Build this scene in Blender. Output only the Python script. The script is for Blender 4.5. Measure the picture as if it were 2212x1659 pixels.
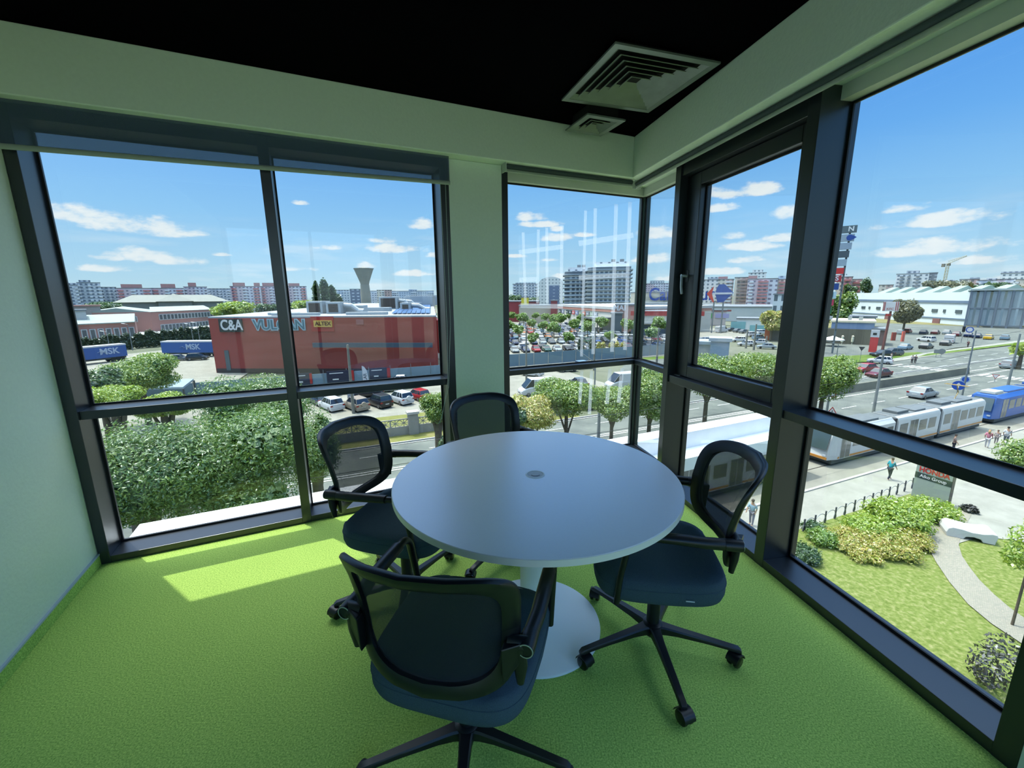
import bpy, bmesh, math, random
from math import sin, cos, tan, pi, radians as R, hypot, atan2
from mathutils import Vector as V, Matrix
import numpy as np

for _o in list(bpy.data.objects): bpy.data.objects.remove(_o)
scene = bpy.context.scene
COL = scene.collection
random.seed(7)

# ------------------------------------------------------------------ camera
FPX, CW, CH = 905.4, 2212.0, 1659.0
PITCH, ROLL, HC = R(11.84), R(-0.54), 1.496
_c, _s = cos(PITCH), sin(PITCH)
FW = V((0, _c, -_s)); _r = V((1, 0, 0)); _u = V((0, _s, _c))
RT = _r*cos(ROLL) + _u*sin(ROLL); UP = -_r*sin(ROLL) + _u*cos(ROLL)
cam_data = bpy.data.cameras.new('camera')
cam_data.sensor_fit = 'HORIZONTAL'; cam_data.sensor_width = 36
cam_data.lens = FPX/CW*36; cam_data.clip_start = .05; cam_data.clip_end = 6000
cam = bpy.data.objects.new('camera', cam_data); COL.objects.link(cam)
cam.matrix_world = Matrix(((RT.x, UP.x, -FW.x, 0), (RT.y, UP.y, -FW.y, 0), (RT.z, UP.z, -FW.z, HC), (0, 0, 0, 1)))
scene.camera = cam
scene.view_settings.view_transform = 'Standard'; scene.view_settings.look = 'None'
scene.view_settings.exposure = 0.0; scene.view_settings.gamma = 1.0
scene.view_settings.use_curve_mapping = False

# survey helpers: turn a bearing seen in the photograph into a place in the world
GZ = -12.5                                    # street level, the room is on an upper floor
def ray(px, py): return FW + RT*((px-CW/2)/FPX) - UP*((py-CH/2)/FPX)
def G(px, py, z=GZ):
    d = ray(px, py); t = (z-HC)/d.z; return V((d.x*t, d.y*t, z))
def AT(px, py, dist):
    d = ray(px, py); t = dist/hypot(d.x, d.y); return V((d.x*t, d.y*t, HC+d.z*t))
def HZ(px, py, p): return AT(px, py, hypot(p[0], p[1])).z

# room axes: window wall A (left/back) and window wall B (right) meet at 76 degrees
aA, aB = R(65.54), R(-10.73)
C0 = V((1.0713, 3.7292, 0))
dA = V((sin(aA), cos(aA), 0)); nA = V((cos(aA), -sin(aA), 0))
dB = V((-sin(aB), -cos(aB), 0)); nB = V((-cos(aB), sin(aB), 0))
def PW(w, s, o, z=0.0):
    d, n = (dA, nA) if w == 'A' else (dB, nB)
    return C0 + d*s + n*o + V((0, 0, z))
def inter(oA, oB):
    a, b, c, d = nA.x, nA.y, nB.x, nB.y; det = a*d-b*c
    return V((C0.x+(oA*d-b*oB)/det, C0.y+(a*oB-c*oA)/det, 0))

# ------------------------------------------------------------------ sun and sky
SUN_H = (dA*.388 + nA*.612).normalized(); SUN_EL = R(68.3)
sun_dir = V((SUN_H.x*cos(SUN_EL), SUN_H.y*cos(SUN_EL), -sin(SUN_EL)))
sd = bpy.data.lights.new('sun', 'SUN'); sd.energy = 9.5; sd.angle = R(.55); sd.color = (1, .97, .90)
so = bpy.data.objects.new('sun', sd); COL.objects.link(so)
so.rotation_euler = sun_dir.to_track_quat('-Z', 'Y').to_euler(); so.location = (-20, 30, 60)

def lin(c):
    c = c/255.0
    return c/12.92 if c <= .04045 else ((c+.055)/1.055)**2.4
def rgb(r, g, b): return (lin(r), lin(g), lin(b), 1)

HAZE, GLOW = 3.3, 9.0
def make_world():
    w = bpy.data.worlds.new('sky'); scene.world = w; w.use_nodes = True
    nt = w.node_tree; nt.nodes.clear(); N = nt.nodes.new; L = nt.links.new
    def M(op, a, b=None, c=None, clamp=False):
        n = N('ShaderNodeMath'); n.operation = op; n.use_clamp = clamp
        for i, v in enumerate((a, b, c)):
            if v is None: continue
            if isinstance(v, (int, float)): n.inputs[i].default_value = v
            else: L(v, n.inputs[i])
        return n.outputs[0]
    tc = N('ShaderNodeTexCoord'); sp = N('ShaderNodeSeparateXYZ'); L(tc.outputs['Generated'], sp.inputs[0])
    x, y, z = sp.outputs
    az = M('ARCTAN2', x, y); el = M('ARCSINE', z)
    ramp = N('ShaderNodeValToRGB'); cr = ramp.color_ramp
    L(M('MULTIPLY_ADD', el, 1/1.6, .1, True), ramp.inputs[0])
    st = [(0.0, (120, 135, 130)), (.092, (150, 170, 175)), (.102, (196, 226, 240)), (.135, (178, 219, 246)), (.20, (146, 203, 250)), (.27, (112, 180, 249)), (.36, (82, 155, 242)), (.44, (84, 152, 236)), (.56, (170, 200, 236)), (1, (206, 218, 232))]
    cr.elements[0].position = st[0][0]; cr.elements[0].color = rgb(*st[0][1])
    cr.elements[1].position = st[-1][0]; cr.elements[1].color = rgb(*st[-1][1])
    for p, c in st[1:-1]:
        e = cr.elements.new(p); e.color = rgb(*c)
    # cumulus: centre bearing, half width, half height
    clouds = [(165, 462, 62, 16), (265, 478, 70, 20), (345, 487, 66, 20), (400, 500, 40, 9), (240, 552, 34, 10), (318, 550, 62, 16), (370, 560, 60, 12), (232, 578, 48, 8), (480, 549, 20, 5), (650, 437, 20, 6), (706, 533, 34, 8),
              (908, 481, 27, 14), (826, 517, 34, 9), (850, 534, 62, 14), (640, 580, 40, 7), (790, 572, 26, 8), (893, 590, 40, 8), (940, 551, 20, 7),
              (1148, 467, 34, 11), (1165, 483, 44, 8), (1203, 494, 14, 7), (1202, 512, 38, 11), (1120, 552, 28, 5), (1190, 560, 22, 5), (1212, 596, 26, 10), (1265, 506, 24, 6), (1425, 500, 44, 16), (1415, 556, 40, 13), (1440, 600, 40, 7),
              (1545, 414, 30, 13), (1580, 418, 28, 11), (1636, 405, 40, 15), (1568, 446, 34, 10), (1580, 508, 28, 9), (1700, 456, 36, 16), (1610, 530, 60, 12), (1690, 512, 40, 10), (1610, 560, 40, 8), (1560, 585, 50, 9),
              (1960, 448, 50, 10), (2060, 468, 110, 15), (2000, 478, 90, 10), (2060, 526, 90, 15), (1960, 540, 80, 12), (2120, 560, 80, 9), (2180, 600, 70, 8),
              (520, 640, 0, 0)]
    noi = N('ShaderNodeTexNoise'); noi.inputs['Scale'].default_value = 17; noi.inputs['Detail'].default_value = 9; noi.inputs['Roughness'].default_value = .62
    mp = N('ShaderNodeMapping'); mp.inputs['Scale'].default_value = (1, 1, 2.2); L(tc.outputs['Generated'], mp.inputs[0]); L(mp.outputs[0], noi.inputs[0])
    n1 = noi.outputs[0]
    acc = None
    for (px, py, hw, hh) in clouds:
        if hw == 0: continue
        d = ray(px, py).normalized(); a0 = atan2(d.x, d.y); e0 = math.asin(d.z)
        k = (905*(1+d.x*d.x*.9))
        wx, wy = hw/k*1.15, hh/905*1.15
        dx = M('MULTIPLY', M('SUBTRACT', az, a0), 1/wx); dy = M('MULTIPLY', M('SUBTRACT', el, e0-wy*.25), 1/wy)
        # flat base: the lower half falls off faster
        dyl = M('MULTIPLY', M('MINIMUM', dy, 0.0), 1.8); dy2 = M('ADD', M('MAXIMUM', dy, 0.0), dyl)
        f = M('SUBTRACT', 1.0, M('ADD', M('MULTIPLY', dx, dx), M('MULTIPLY', dy2, dy2)))
        acc = f if acc is None else M('MAXIMUM', acc, f)
    acc = M('MAXIMUM', acc, -1.0)
    dens = M('ADD', acc, M('MULTIPLY', M('SUBTRACT', n1, .5), 3.6))
    mr = N('ShaderNodeMapRange'); mr.interpolation_type = 'SMOOTHSTEP'; L(dens, mr.inputs[0]); mr.inputs[1].default_value = .1; mr.inputs[2].default_value = 1.0
    # thin streaks low over the horizon
    n2 = N('ShaderNodeTexNoise'); n2.inputs['Scale'].default_value = 6; n2.inputs['Detail'].default_value = 7
    mp2 = N('ShaderNodeMapping'); mp2.inputs['Scale'].default_value = (1, 1, 7); L(tc.outputs['Generated'], mp2.inputs[0]); L(mp2.outputs[0], n2.inputs[0])
    band = N('ShaderNodeMapRange'); L(el, band.inputs[0]); band.inputs[1].default_value = .17; band.inputs[2].default_value = .02
    s2 = N('ShaderNodeMapRange'); L(n2.outputs[0], s2.inputs[0]); s2.inputs[1].default_value = .5; s2.inputs[2].default_value = .75
    thin = M('MULTIPLY', M('MULTIPLY', band.outputs[0], s2.outputs[0]), .75)
    dd = M('MAXIMUM', mr.outputs[0], thin, clamp=True)
    up = M('GREATER_THAN', el, 0.0); dd = M('MULTIPLY', dd, up)
    mx = N('ShaderNodeMix'); mx.data_type = 'RGBA'; L(dd, mx.inputs[0]); L(ramp.outputs[0], mx.inputs[6])
    sh = N('ShaderNodeMix'); sh.data_type = 'RGBA'; L(n1, sh.inputs[0]); sh.inputs[6].default_value = rgb(214, 232, 246); sh.inputs[7].default_value = (1.0, 1.0, 1.0, 1)
    L(sh.outputs[2], mx.inputs[7])
    # the sky is brighter overhead (thin high haze) and around the sun
    hz = N('ShaderNodeMapRange'); hz.interpolation_type = 'SMOOTHSTEP'; L(el, hz.inputs[0]); hz.inputs[1].default_value = .42; hz.inputs[2].default_value = .85; hz.inputs[3].default_value = 1.0; hz.inputs[4].default_value = HAZE
    dt = N('ShaderNodeVectorMath'); dt.operation = 'DOT_PRODUCT'; L(tc.outputs['Generated'], dt.inputs[0]); dt.inputs[1].default_value = tuple(-sun_dir)
    ang = M('ARCCOSINE', M('MINIMUM', dt.outputs['Value'], .99999)); gl = M('EXPONENT', M('MULTIPLY', M('MULTIPLY', ang, ang), -1/(R(24)**2)))
    gm = M('MULTIPLY', gl, GLOW); cb = N('ShaderNodeCombineColor'); L(gm, cb.inputs[0]); L(gm, cb.inputs[1]); L(M('MULTIPLY', gm, .95), cb.inputs[2])
    sc = N('ShaderNodeVectorMath'); sc.operation = 'SCALE'; L(mx.outputs[2], sc.inputs[0]); L(hz.outputs[0], sc.inputs['Scale'])
    ad = N('ShaderNodeVectorMath'); ad.operation = 'ADD'; L(sc.outputs[0], ad.inputs[0]); L(cb.outputs[0], ad.inputs[1])
    bg = N('ShaderNodeBackground'); bg.inputs[1].default_value = 2.0; L(ad.outputs[0], bg.inputs[0])
    out = N('ShaderNodeOutputWorld'); L(bg.outputs[0], out.inputs[0])
make_world()

# ------------------------------------------------------------------ materials
_mats = {}
DIM = 1.0
def mat(name, col, rough=.6, metal=0.0, var=0.0, scale=20.0, bump=0.0, spec=.5, trans=0.0, detail=4, obj_coord=True, stretch=None):
    """plain procedural surface: noise-driven colour variation and bump"""
    if name in _mats: return _mats[name]
    m = bpy.data.materials.new(name); m.use_nodes = True; nt = m.node_tree
    b = nt.nodes['Principled BSDF']; c = rgb(*col) if max(col) > 1.5 else (*col, 1)
    c = (c[0]*DIM, c[1]*DIM, c[2]*DIM, 1)
    b.inputs['Base Color'].default_value = c; b.inputs['Roughness'].default_value = rough
    b.inputs['Metallic'].default_value = metal; b.inputs['Specular IOR Level'].default_value = spec
    if var or bump:
        tc = nt.nodes.new('ShaderNodeTexCoord'); n = nt.nodes.new('ShaderNodeTexNoise')
        n.inputs['Scale'].default_value = scale; n.inputs['Detail'].default_value = detail
        src = tc.outputs['Object']
        if stretch:
            mp = nt.nodes.new('ShaderNodeMapping'); mp.inputs['Scale'].default_value = stretch
            nt.links.new(src, mp.inputs[0]); src = mp.outputs[0]
        nt.links.new(src, n.inputs[0])
        if var:
            mr = nt.nodes.new('ShaderNodeMapRange'); nt.links.new(n.outputs[0], mr.inputs[0])
            mr.inputs[1].default_value = .3; mr.inputs[2].default_value = .7; mr.inputs[3].default_value = 1-var; mr.inputs[4].default_value = 1+var
            mx = nt.nodes.new('ShaderNodeVectorMath'); mx.operation = 'SCALE'; mx.inputs[0].default_value = c[:3]
            nt.links.new(mr.outputs[0], mx.inputs['Scale']); nt.links.new(mx.outputs[0], b.inputs['Base Color'])
        if bump:
            bp = nt.nodes.new('ShaderNodeBump'); bp.inputs['Strength'].default_value = bump; bp.inputs['Distance'].default_value = .01
            nt.links.new(n.outputs[0], bp.inputs['Height']); nt.links.new(bp.outputs[0], b.inputs['Normal'])
    _mats[name] = m; return m

def glass_mat(name, tint=(.985, .995, .99), ior=1.52, rough=0.0):
    """architectural glass: clear transmission plus fresnel mirror reflection"""
    m = bpy.data.materials.new(name); m.use_nodes = True; nt = m.node_tree; nt.nodes.clear()
    N = nt.nodes.new; t = N('ShaderNodeBsdfTransparent'); t.inputs[0].default_value = (*tint, 1)
    g = N('ShaderNodeBsdfGlossy'); g.inputs['Roughness'].default_value = rough
    f = N('ShaderNodeFresnel'); ge = N('ShaderNodeNewGeometry'); q = N('ShaderNodeMix'); q.inputs[2].default_value = ior; q.inputs[3].default_value = 1/ior
    nt.links.new(ge.outputs['Backfacing'], q.inputs[0]); nt.links.new(q.outputs[0], f.inputs[0])
    mx = N('ShaderNodeMixShader'); o = N('ShaderNodeOutputMaterial')
    nt.links.new(f.outputs[0], mx.inputs[0]); nt.links.new(t.outputs[0], mx.inputs[1]); nt.links.new(g.outputs[0], mx.inputs[2]); nt.links.new(mx.outputs[0], o.inputs[0])
    _mats[name] = m; return m

def sheer_mat(name, col, alpha, rough=.7):
    """open weave fabric: lets part of the light through"""
    m = bpy.data.materials.new(name); m.use_nodes = True; nt = m.node_tree
    b = nt.nodes['Principled BSDF']; b.inputs['Base Color'].default_value = rgb(*col); b.inputs['Roughness'].default_value = rough
    b.inputs['Alpha'].default_value = alpha; _mats[name] = m; return m

def leaf_mat(name, c1, c2, c3):
    m = bpy.data.materials.new(name); m.use_nodes = True; nt = m.node_tree; nt.nodes.clear()
    N = nt.nodes.new; L = nt.links.new
    ge = N('ShaderNodeNewGeometry'); r = N('ShaderNodeValToRGB')
    L(ge.outputs['Random Per Island'], r.inputs[0])
    k = .66; q1, q2, q3 = [tuple(x*k for x in rgb(*c)[:3])+(1,) for c in (c1, c2, c3)]
    r.color_ramp.elements[0].color = q1; r.color_ramp.elements[1].color = q3
    e = r.color_ramp.elements.new(.5); e.color = q2
    d = N('ShaderNodeBsdfDiffuse'); t = N('ShaderNodeBsdfTranslucent'); g = N('ShaderNodeBsdfGlossy'); g.inputs['Roughness'].default_value = .42
    L(r.outputs[0], d.inputs[0]); L(r.outputs[0], t.inputs[0]); g.inputs[0].default_value = (.8, .85, .9, 1)
    a = N('ShaderNodeMixShader'); a.inputs[0].default_value = .38; L(d.outputs[0], a.inputs[1]); L(t.outputs[0], a.inputs[2])
    b = N('ShaderNodeMixShader'); b.inputs[0].default_value = .07; L(a.outputs[0], b.inputs[1]); L(g.outputs[0], b.inputs[2])
    o = N('ShaderNodeOutputMaterial'); L(b.outputs[0], o.inputs[0]); _mats[name] = m; return m

# ------------------------------------------------------------------ mesh tools
class MB:
    def __init__(s): s.v = []; s.f = []; s.m = []; s.mi = 0
    def add(s, vs, fs):
        o = len(s.v); s.v += [tuple(p) for p in vs]; s.f += [tuple(i+o for i in f) for f in fs]; s.m += [s.mi]*len(fs); return s
    def box(s, x0, y0, z0, x1, y1, z1, M=None):
        vs = [V((x, y, z)) for z in (z0, z1) for y in (y0, y1) for x in (x0, x1)]
        if M: vs = [M @ p for p in vs]
        return s.add(vs, [(0, 2, 3, 1), (4, 5, 7, 6), (0, 1, 5, 4), (2, 6, 7, 3), (0, 4, 6, 2), (1, 3, 7, 5)])
    def hexa(s, b, t):   # 4 bottom points, 4 top points
        return s.add(list(b)+list(t), [(3, 2, 1, 0), (4, 5, 6, 7), (0, 1, 5, 4), (1, 2, 6, 5), (2, 3, 7, 6), (3, 0, 4, 7)])
    def prism(s, pts, z0, z1):
        n = len(pts); vs = [(p[0], p[1], z0) for p in pts]+[(p[0], p[1], z1) for p in pts]
        return s.add(vs, [tuple(range(n-1, -1, -1)), tuple(range(n, 2*n))]+[(i, (i+1) % n, n+(i+1) % n, n+i) for i in range(n)])
    def rings(s, rs, cap=True, close=True):
        n = len(rs[0]); vs = [p for r in rs for p in r]; fs = []
        for k in range(len(rs)-1):
            for i in range(n if close else n-1):
                j = (i+1) % n; fs.append((k*n+i, k*n+j, (k+1)*n+j, (k+1)*n+i))
        if cap: fs += [tuple(range(n-1, -1, -1)), tuple((len(rs)-1)*n+i for i in range(n))]
        return s.add(vs, fs)
    def lathe(s, prof, n=32, c=(0, 0, 0), ax=2):
        rs = []
        for (r, z) in prof:
            ring = []
            for i in range(n):
                a = 2*pi*i/n; p = (r*cos(a), r*sin(a), z)
                if ax == 0: p = (z, p[0], p[1])
                if ax == 1: p = (p[1], z, p[0])
                ring.append((p[0]+c[0], p[1]+c[1], p[2]+c[2]))
            rs.append(ring)
        return s.rings(rs)
    def tube(s, pts, r, n=10, cap=True):
        pts = [V(p) for p in pts]; rs = []; up = None
        for i, p in enumerate(pts):
            t = (pts[min(i+1, len(pts)-1)]-pts[max(i-1, 0)]).normalized()
            if up is None: up = V((0, 0, 1)) if abs(t.z) < .9 else V((1, 0, 0))
            a = t.cross(up).normalized(); b = a.cross(t).normalized(); up = b
            rr = r[i] if isinstance(r, (list, tuple)) else r
            rx, ry = rr if isinstance(rr, tuple) else (rr, rr)
            rs.append([p + a*(rx*cos(2*pi*k/n)) + b*(ry*sin(2*pi*k/n)) for k in range(n)])
        return s.rings(rs, cap)
    def quad(s, a, b, c, d): return s.add([a, b, c, d], [(0, 1, 2, 3)])
    def wbox(s, w, s0, s1, o0, o1, z0, z1):  # box in window-wall coordinates
        P = [PW(w, a, b) for a, b in ((s0, o0), (s1, o0), (s1, o1), (s0, o1))]
        return s.hexa([(p.x, p.y, z0) for p in P], [(p.x, p.y, z1) for p in P])
    def build(s, name, m, parent=None, smooth=False, loc=None, bevel=0, seg=2):
        me = bpy.data.meshes.new(name); me.from_pydata(s.v, [], s.f)
        ms = m if isinstance(m, (list, tuple)) else [m]
        for x in ms: me.materials.append(x)
        if len(ms) > 1: me.polygons.foreach_set('material_index', s.m)
        bm = bmesh.new(); bm.from_mesh(me); bmesh.ops.recalc_face_normals(bm, faces=bm.faces); bm.to_mesh(me); bm.free()
        o = bpy.data.objects.new(name, me); COL.objects.link(o)
        if parent: o.parent = parent
        if loc: o.location = loc
        if bevel:
            bv = o.modifiers.new('bevel', 'BEVEL'); bv.width = bevel; bv.segments = seg; bv.limit_method = 'ANGLE'; bv.angle_limit = R(40)
        if smooth:
            me.polygons.foreach_set('use_smooth', [True]*len(me.polygons))
            if smooth != 'all':
                try: me.set_sharp_from_angle(angle=R(smooth if isinstance(smooth, (int, float)) and smooth is not True else 42))
                except Exception: pass
        return o

def tag(o, label=None, cat=None, group=None, kind=None):
    if label: o['label'] = label
    if cat: o['category'] = cat
    if group: o['group'] = group
    if kind: o['kind'] = kind
    return o
def empty(name, loc=(0, 0, 0), rz=0, label=None, cat=None, group=None, kind=None):
    o = bpy.data.objects.new(name, None); COL.objects.link(o); o.location = loc; o.rotation_euler = (0, 0, rz)
    o.empty_display_size = .2
    return tag(o, label, cat, group, kind)
def kids(o): return [c for c in COL.objects if c.parent == o]
def dup(o, parent=None, kidmap=None):
    c = o.copy(); COL.objects.link(c)
    if parent: c.parent = parent
    for k in (kidmap[o.name] if kidmap and o.name in kidmap else list(o.children)): dup(k, c)
    return c
def bez(p0, p1, p2, n=6):
    p0, p1, p2 = V(p0), V(p1), V(p2)
    return [p0*(1-t)**2 + p1*2*t*(1-t) + p2*t*t for t in [i/n for i in range(n+1)]]
def text(name, body, m, origin, xdir, zdir, size, parent=None, depth=.02, align='CENTER', wide=1.0, bold=0.0):
    """raised lettering: origin is the middle of the line, xdir the reading direction"""
    cu = bpy.data.curves.new(name, 'FONT'); cu.body = body; cu.size = size; cu.extrude = depth; cu.align_x = align; cu.align_y = 'CENTER'; cu.offset = bold
    t = bpy.data.objects.new('tmp', cu); COL.objects.link(t)
    me = bpy.data.meshes.new_from_object(t.evaluated_get(bpy.context.evaluated_depsgraph_get()))
    bpy.data.objects.remove(t); me.name = name
    xd, zd = V(xdir).normalized(), V(zdir).normalized(); nd = xd.cross(zd)
    Mx = Matrix(((xd.x*wide, zd.x, nd.x, origin[0]), (xd.y*wide, zd.y, nd.y, origin[1]), (xd.z*wide, zd.z, nd.z, origin[2]), (0, 0, 0, 1)))
    me.transform(Mx); me.materials.clear(); me.materials.append(m)
    o = bpy.data.objects.new(name, me); COL.objects.link(o)
    if parent: o.parent = parent
    return o
def P_on(parent, p):   # world point -> child coordinates of an unrotated empty
    return V(p)-V(parent.location)

# ------------------------------------------------------------------ room shell
M_wall = mat('painted_plaster', (214, 226, 212), .85, var=.02, scale=60, bump=.15)
M_ceil = mat('black_ceiling_paint', (2, 2, 5), .95, spec=.02)
M_frame = mat('anthracite_aluminium', (15, 25, 33), .33, spec=.9, var=.05, scale=30)
M_gasket = mat('black_rubber', (8, 10, 12), .6)
M_glass = glass_mat('solar_control_glass', (.70, .715, .71))
M_clear = glass_mat('added_clear_glass', (.99, .995, .99))
M_ltframe = mat('pale_metal_panel', (190, 196, 190), .5)
M_black = mat('black_plastic', (16, 19, 23), .38, spec=.5)
M_bar = mat('blind_rail_paint', (150, 160, 150), .5)

def carpet():
    m = bpy.data.materials.new('green_carpet'); m.use_nodes = True; nt = m.node_tree; N = nt.nodes.new; L = nt.links.new
    b = nt.nodes['Principled BSDF']; b.inputs['Roughness'].default_value = 1; b.inputs['Specular IOR Level'].default_value = .05
    tc = N('ShaderNodeTexCoord'); n = N('ShaderNodeTexNoise'); n.inputs['Scale'].default_value = 170; n.inputs['Detail'].default_value = 5; n.inputs['Roughness'].default_value = .7
    v = N('ShaderNodeTexVoronoi'); v.inputs['Scale'].default_value = 300
    n3 = N('ShaderNodeTexNoise'); n3.inputs['Scale'].default_value = 2.5
    for k in (n, v, n3): L(tc.outputs['Object'], k.inputs[0])
    r = N('ShaderNodeValToRGB'); L(n.outputs[0], r.inputs[0])
    r.color_ramp.elements[0].position = .32; r.color_ramp.elements[0].color = rgb(112, 158, 66)
    r.color_ramp.elements[1].position = .68; r.color_ramp.elements[1].color = rgb(214, 238, 130)
    mx = N('ShaderNodeMix'); mx.data_type = 'RGBA'; mx.blend_type = 'MULTIPLY'; mx.inputs[0].default_value = .35; L(r.outputs[0], mx.inputs[6])
    r2 = N('ShaderNodeValToRGB'); r2.color_ramp.elements[0].color = (.72, .8, .7, 1); r2.color_ramp.elements[1].color = (1.1, 1.1, 1, 1); L(n3.outputs[0], r2.inputs[0]); L(r2.outputs[0], mx.inputs[7])
    L(mx.outputs[2], b.inputs['Base Color'])
    a = N('ShaderNodeMath'); a.operation = 'ADD'; L(n.outputs[0], a.inputs[0]); L(v.outputs[0], a.inputs[1])
    bp = N('ShaderNodeBump'); bp.inputs['Strength'].default_value = .35; bp.inputs['Distance'].default_value = .002; L(a.outputs[0], bp.inputs['Height']); L(bp.outputs[0], b.inputs['Normal'])
    return m
M_carpet = carpet()
LW = -3.80                                   # left wall in wall-A coordinates
def plan(*ps): return [(p.x, p.y) for p in ps]
ROOM = plan(PW('A', LW-.2, -.24), inter(-.24, -.24), PW('B', 5.6, -.24), PW('A', -1.0, 5.3), PW('A', LW-.2, 5.3))
FL = plan(PW('A', LW-.2, -.20), inter(-.20, -.20), PW('B', 5.6, -.20), PW('A', -1.0, 5.3), PW('A', LW-.2, 5.3))
tag(MB().prism(FL, -.02, 0).build('floor', M_carpet), kind='structure')
tag(MB().prism(ROOM, -.45, -.021).build('trim_1', M_wall), kind='structure')
tag(MB().prism(ROOM, 2.70, 2.95).build('ceiling', M_ceil), kind='structure')
b = MB().wbox('A', LW-.2, LW, -.20, 5.3, 0.0, 2.699); tag(b.build('wall_left', M_wall), kind='structure')
# unseen windows added behind the camera for daylight: wall B and the room end
tag(MB().wbox('B', 2.735, 3.12, -.20, 0, 0.001, 2.40).build('wall_right', M_wall), kind='structure')
tag(MB().wbox('A', -1.633, -1.244, -.20, 0.0, 0.001, 2.40).build('wall_far', M_wall), kind='structure')
bk = [inter(.10, .13)]
tag(MB().prism(plan(PW('A', LW, .10), inter(.10, .13), inter(-.22, -.22), PW('A', LW, -.22)), 2.402, 2.699).build('trim_2', M_wall, bevel=.006), kind='structure')
tag(MB().prism(plan(inter(.10, .13), PW('B', 5.5, .13), PW('B', 5.5, -.22), inter(-.22, -.22)), 2.402, 2.699).build('trim_3', M_wall, bevel=.006), kind='structure')
# carpet turned up against the left wall, with a pale edge strip
tag(MB().wbox('A', LW, LW+.008, .0, 5.0, .001, .062).build('baseboard_left', M_carpet), kind='structure')
tag(MB().wbox('A', LW, LW+.011, .0, 5.0, .062, .071).build('trim_4', mat('pale_edge_strip', (170, 185, 195), .5)), kind='structure')
tag(MB().box(-.012, -.002, -.02, .012, .002, .02).build('trim_5', mat('scuff', (90, 100, 100), .9)), kind='structure')
o = bpy.data.objects['trim_5']; p = PW('A', LW+.001, 1.35, .42); o.location = p; o.scale = (.25, .6, .8); o.rotation_euler = (0, .3, math.atan2(nA.y, nA.x))

def frame_set(name, w, s0, s1, posts, rails, parts=(), dep=(-.21, 0.0)):
    root = empty(name, kind='structure')
    m = MB()
    for a, b_ in posts: m.wbox(w, a, b_, dep[0], dep[1], 0.0, 2.401)
    for z0, z1, o0, o1, a, b_ in rails: m.wbox(w, a, b_, o0, o1, z0, z1)
    m.build('window_frame', M_frame, root, bevel=.002)
    return root
def pane(root, w, s0, s1, z0, z1, o=-.17, th=.012, gm=None):
    MB().wbox(w, s0, s1, o-th, o, z0, z1).build('glass_pane', gm or M_glass, root)
    g = MB(); e = .011
    for a, b_, c, d in ((s0, s0+e, z0, z1), (s1-e, s1, z0, z1), (s0+e, s1-e, z0, z0+e), (s0+e, s1-e, z1-e, z1)):
        g.wbox(w, a, b_, o+.0005, o+.009, c, d)
    g.build('gasket', M_gasket, root)
# window_1: two bays left of the column
w1 = frame_set('window_1', 'A', -3.79, -1.633, [(-3.797, -3.747), (-2.745, -2.69), (-1.694, -1.6335)],
    [(0.001, .042, -.205, -.001, -3.747, -2.745), (0.001, .042, -.205, -.001, -2.69, -1.694), (.857, .904, -.2, -.02, -3.747, -2.745), (.857, .904, -.2, -.02, -2.69, -1.694), (2.34, 2.40, -.2, -.001, -3.747, -2.745), (2.34, 2.40, -.2, -.001, -2.69, -1.694)])
for a, b_ in ((-3.746, -2.746), (-2.689, -1.695)):
    pane(w1, 'A', a, b_, .043, .856); pane(w1, 'A', a, b_, .905, 2.339)
# window_2: bay right of the column up to the glazed corner
gc = .2165
w2 = frame_set('window_2', 'A', -1.244, .2, [(-1.2435, -1.195)],
    [(0.001, .042, -.205, -.001, -1.195, -.03), (.862, .905, -.21, -.10, -1.195, gc-.03)])
m = MB().prism(plan(PW('A', -.03, -.001), inter(-.001, -.001), inter(-.205, -.205), PW('A', -.03, -.205)), .001, .042).build('sill_corner', M_frame, w2)
MB().wbox('A', -1.195, -.02, -.20, -.12, 2.338, 2.401).build('head_panel', M_ltframe, w2)
pane(w2, 'A', -1.194, gc-.032, .043, .861); pane(w2, 'A', -1.194, gc-.032, .906, 2.337)
# window_3: narrow corner light, opening sash and its lower light
w3 = frame_set('window_3', 'B', -.2, 1.683, [(.54, .602), (1.617, 1.683)],
    [(0.001, .042, -.205, -.001, .05, .54), (0.001, .042, -.205, -.001, .602, 1.617), (.862, .905, -.21, -.10, -gc+.03, .54), (.845, .90, -.2, -.012, .602, 1.617), (2.30, 2.40, -.2, -.012, .602, 1.617)])
c0, c1 = inter(-.14, -.14), inter(-.225, -.225)
m = MB().prism(plan(PW('A', gc-.03, -.150), inter(-.150, -.150), PW('B', -gc+.03, -.150), PW('B', -gc+.03, -.21), inter(-.21, -.21), PW('A', gc-.03, -.21)), .0005, 2.40).build('corner_post', mat('dark_green_steel', (52, 66, 62), .35), w3, bevel=.003)
MB().prism(plan(inter(-.001, -.001), PW('B', .05, -.001), PW('B', .05, -.205), inter(-.205, -.205)), .001, .042).build('sill_corner', M_frame, w3)
MB().wbox('B', -.02, .54, -.20, -.12, 2.338, 2.401).build('head_panel', M_ltframe, w3)
pane(w3, 'B', -gc+.032, .539, .043, .861); pane(w3, 'B', -gc+.032, .539, .906, 2.337)
pane(w3, 'B', .603, 1.616, .043, .844)
sash = empty('sash', kind='structure'); sash.parent = w3
for k, (a, b_, z0, z1) in enumerate(((.602, .70, .90, 2.30), (1.50, 1.617, .90, 2.30), (.70, 1.50, .90, .995), (.70, 1.50, 2.20, 2.30))):
    pass
m = MB()
SO = -.065
for a, b_, z0, z1 in ((.606, .745, .905, 2.297), (1.535, 1.613, .905, 2.297), (.745, 1.535, .905, .99), (.745, 1.535, 2.215, 2.297)):
    m.wbox('B', a, b_, -.15, SO, z0, z1)
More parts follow.
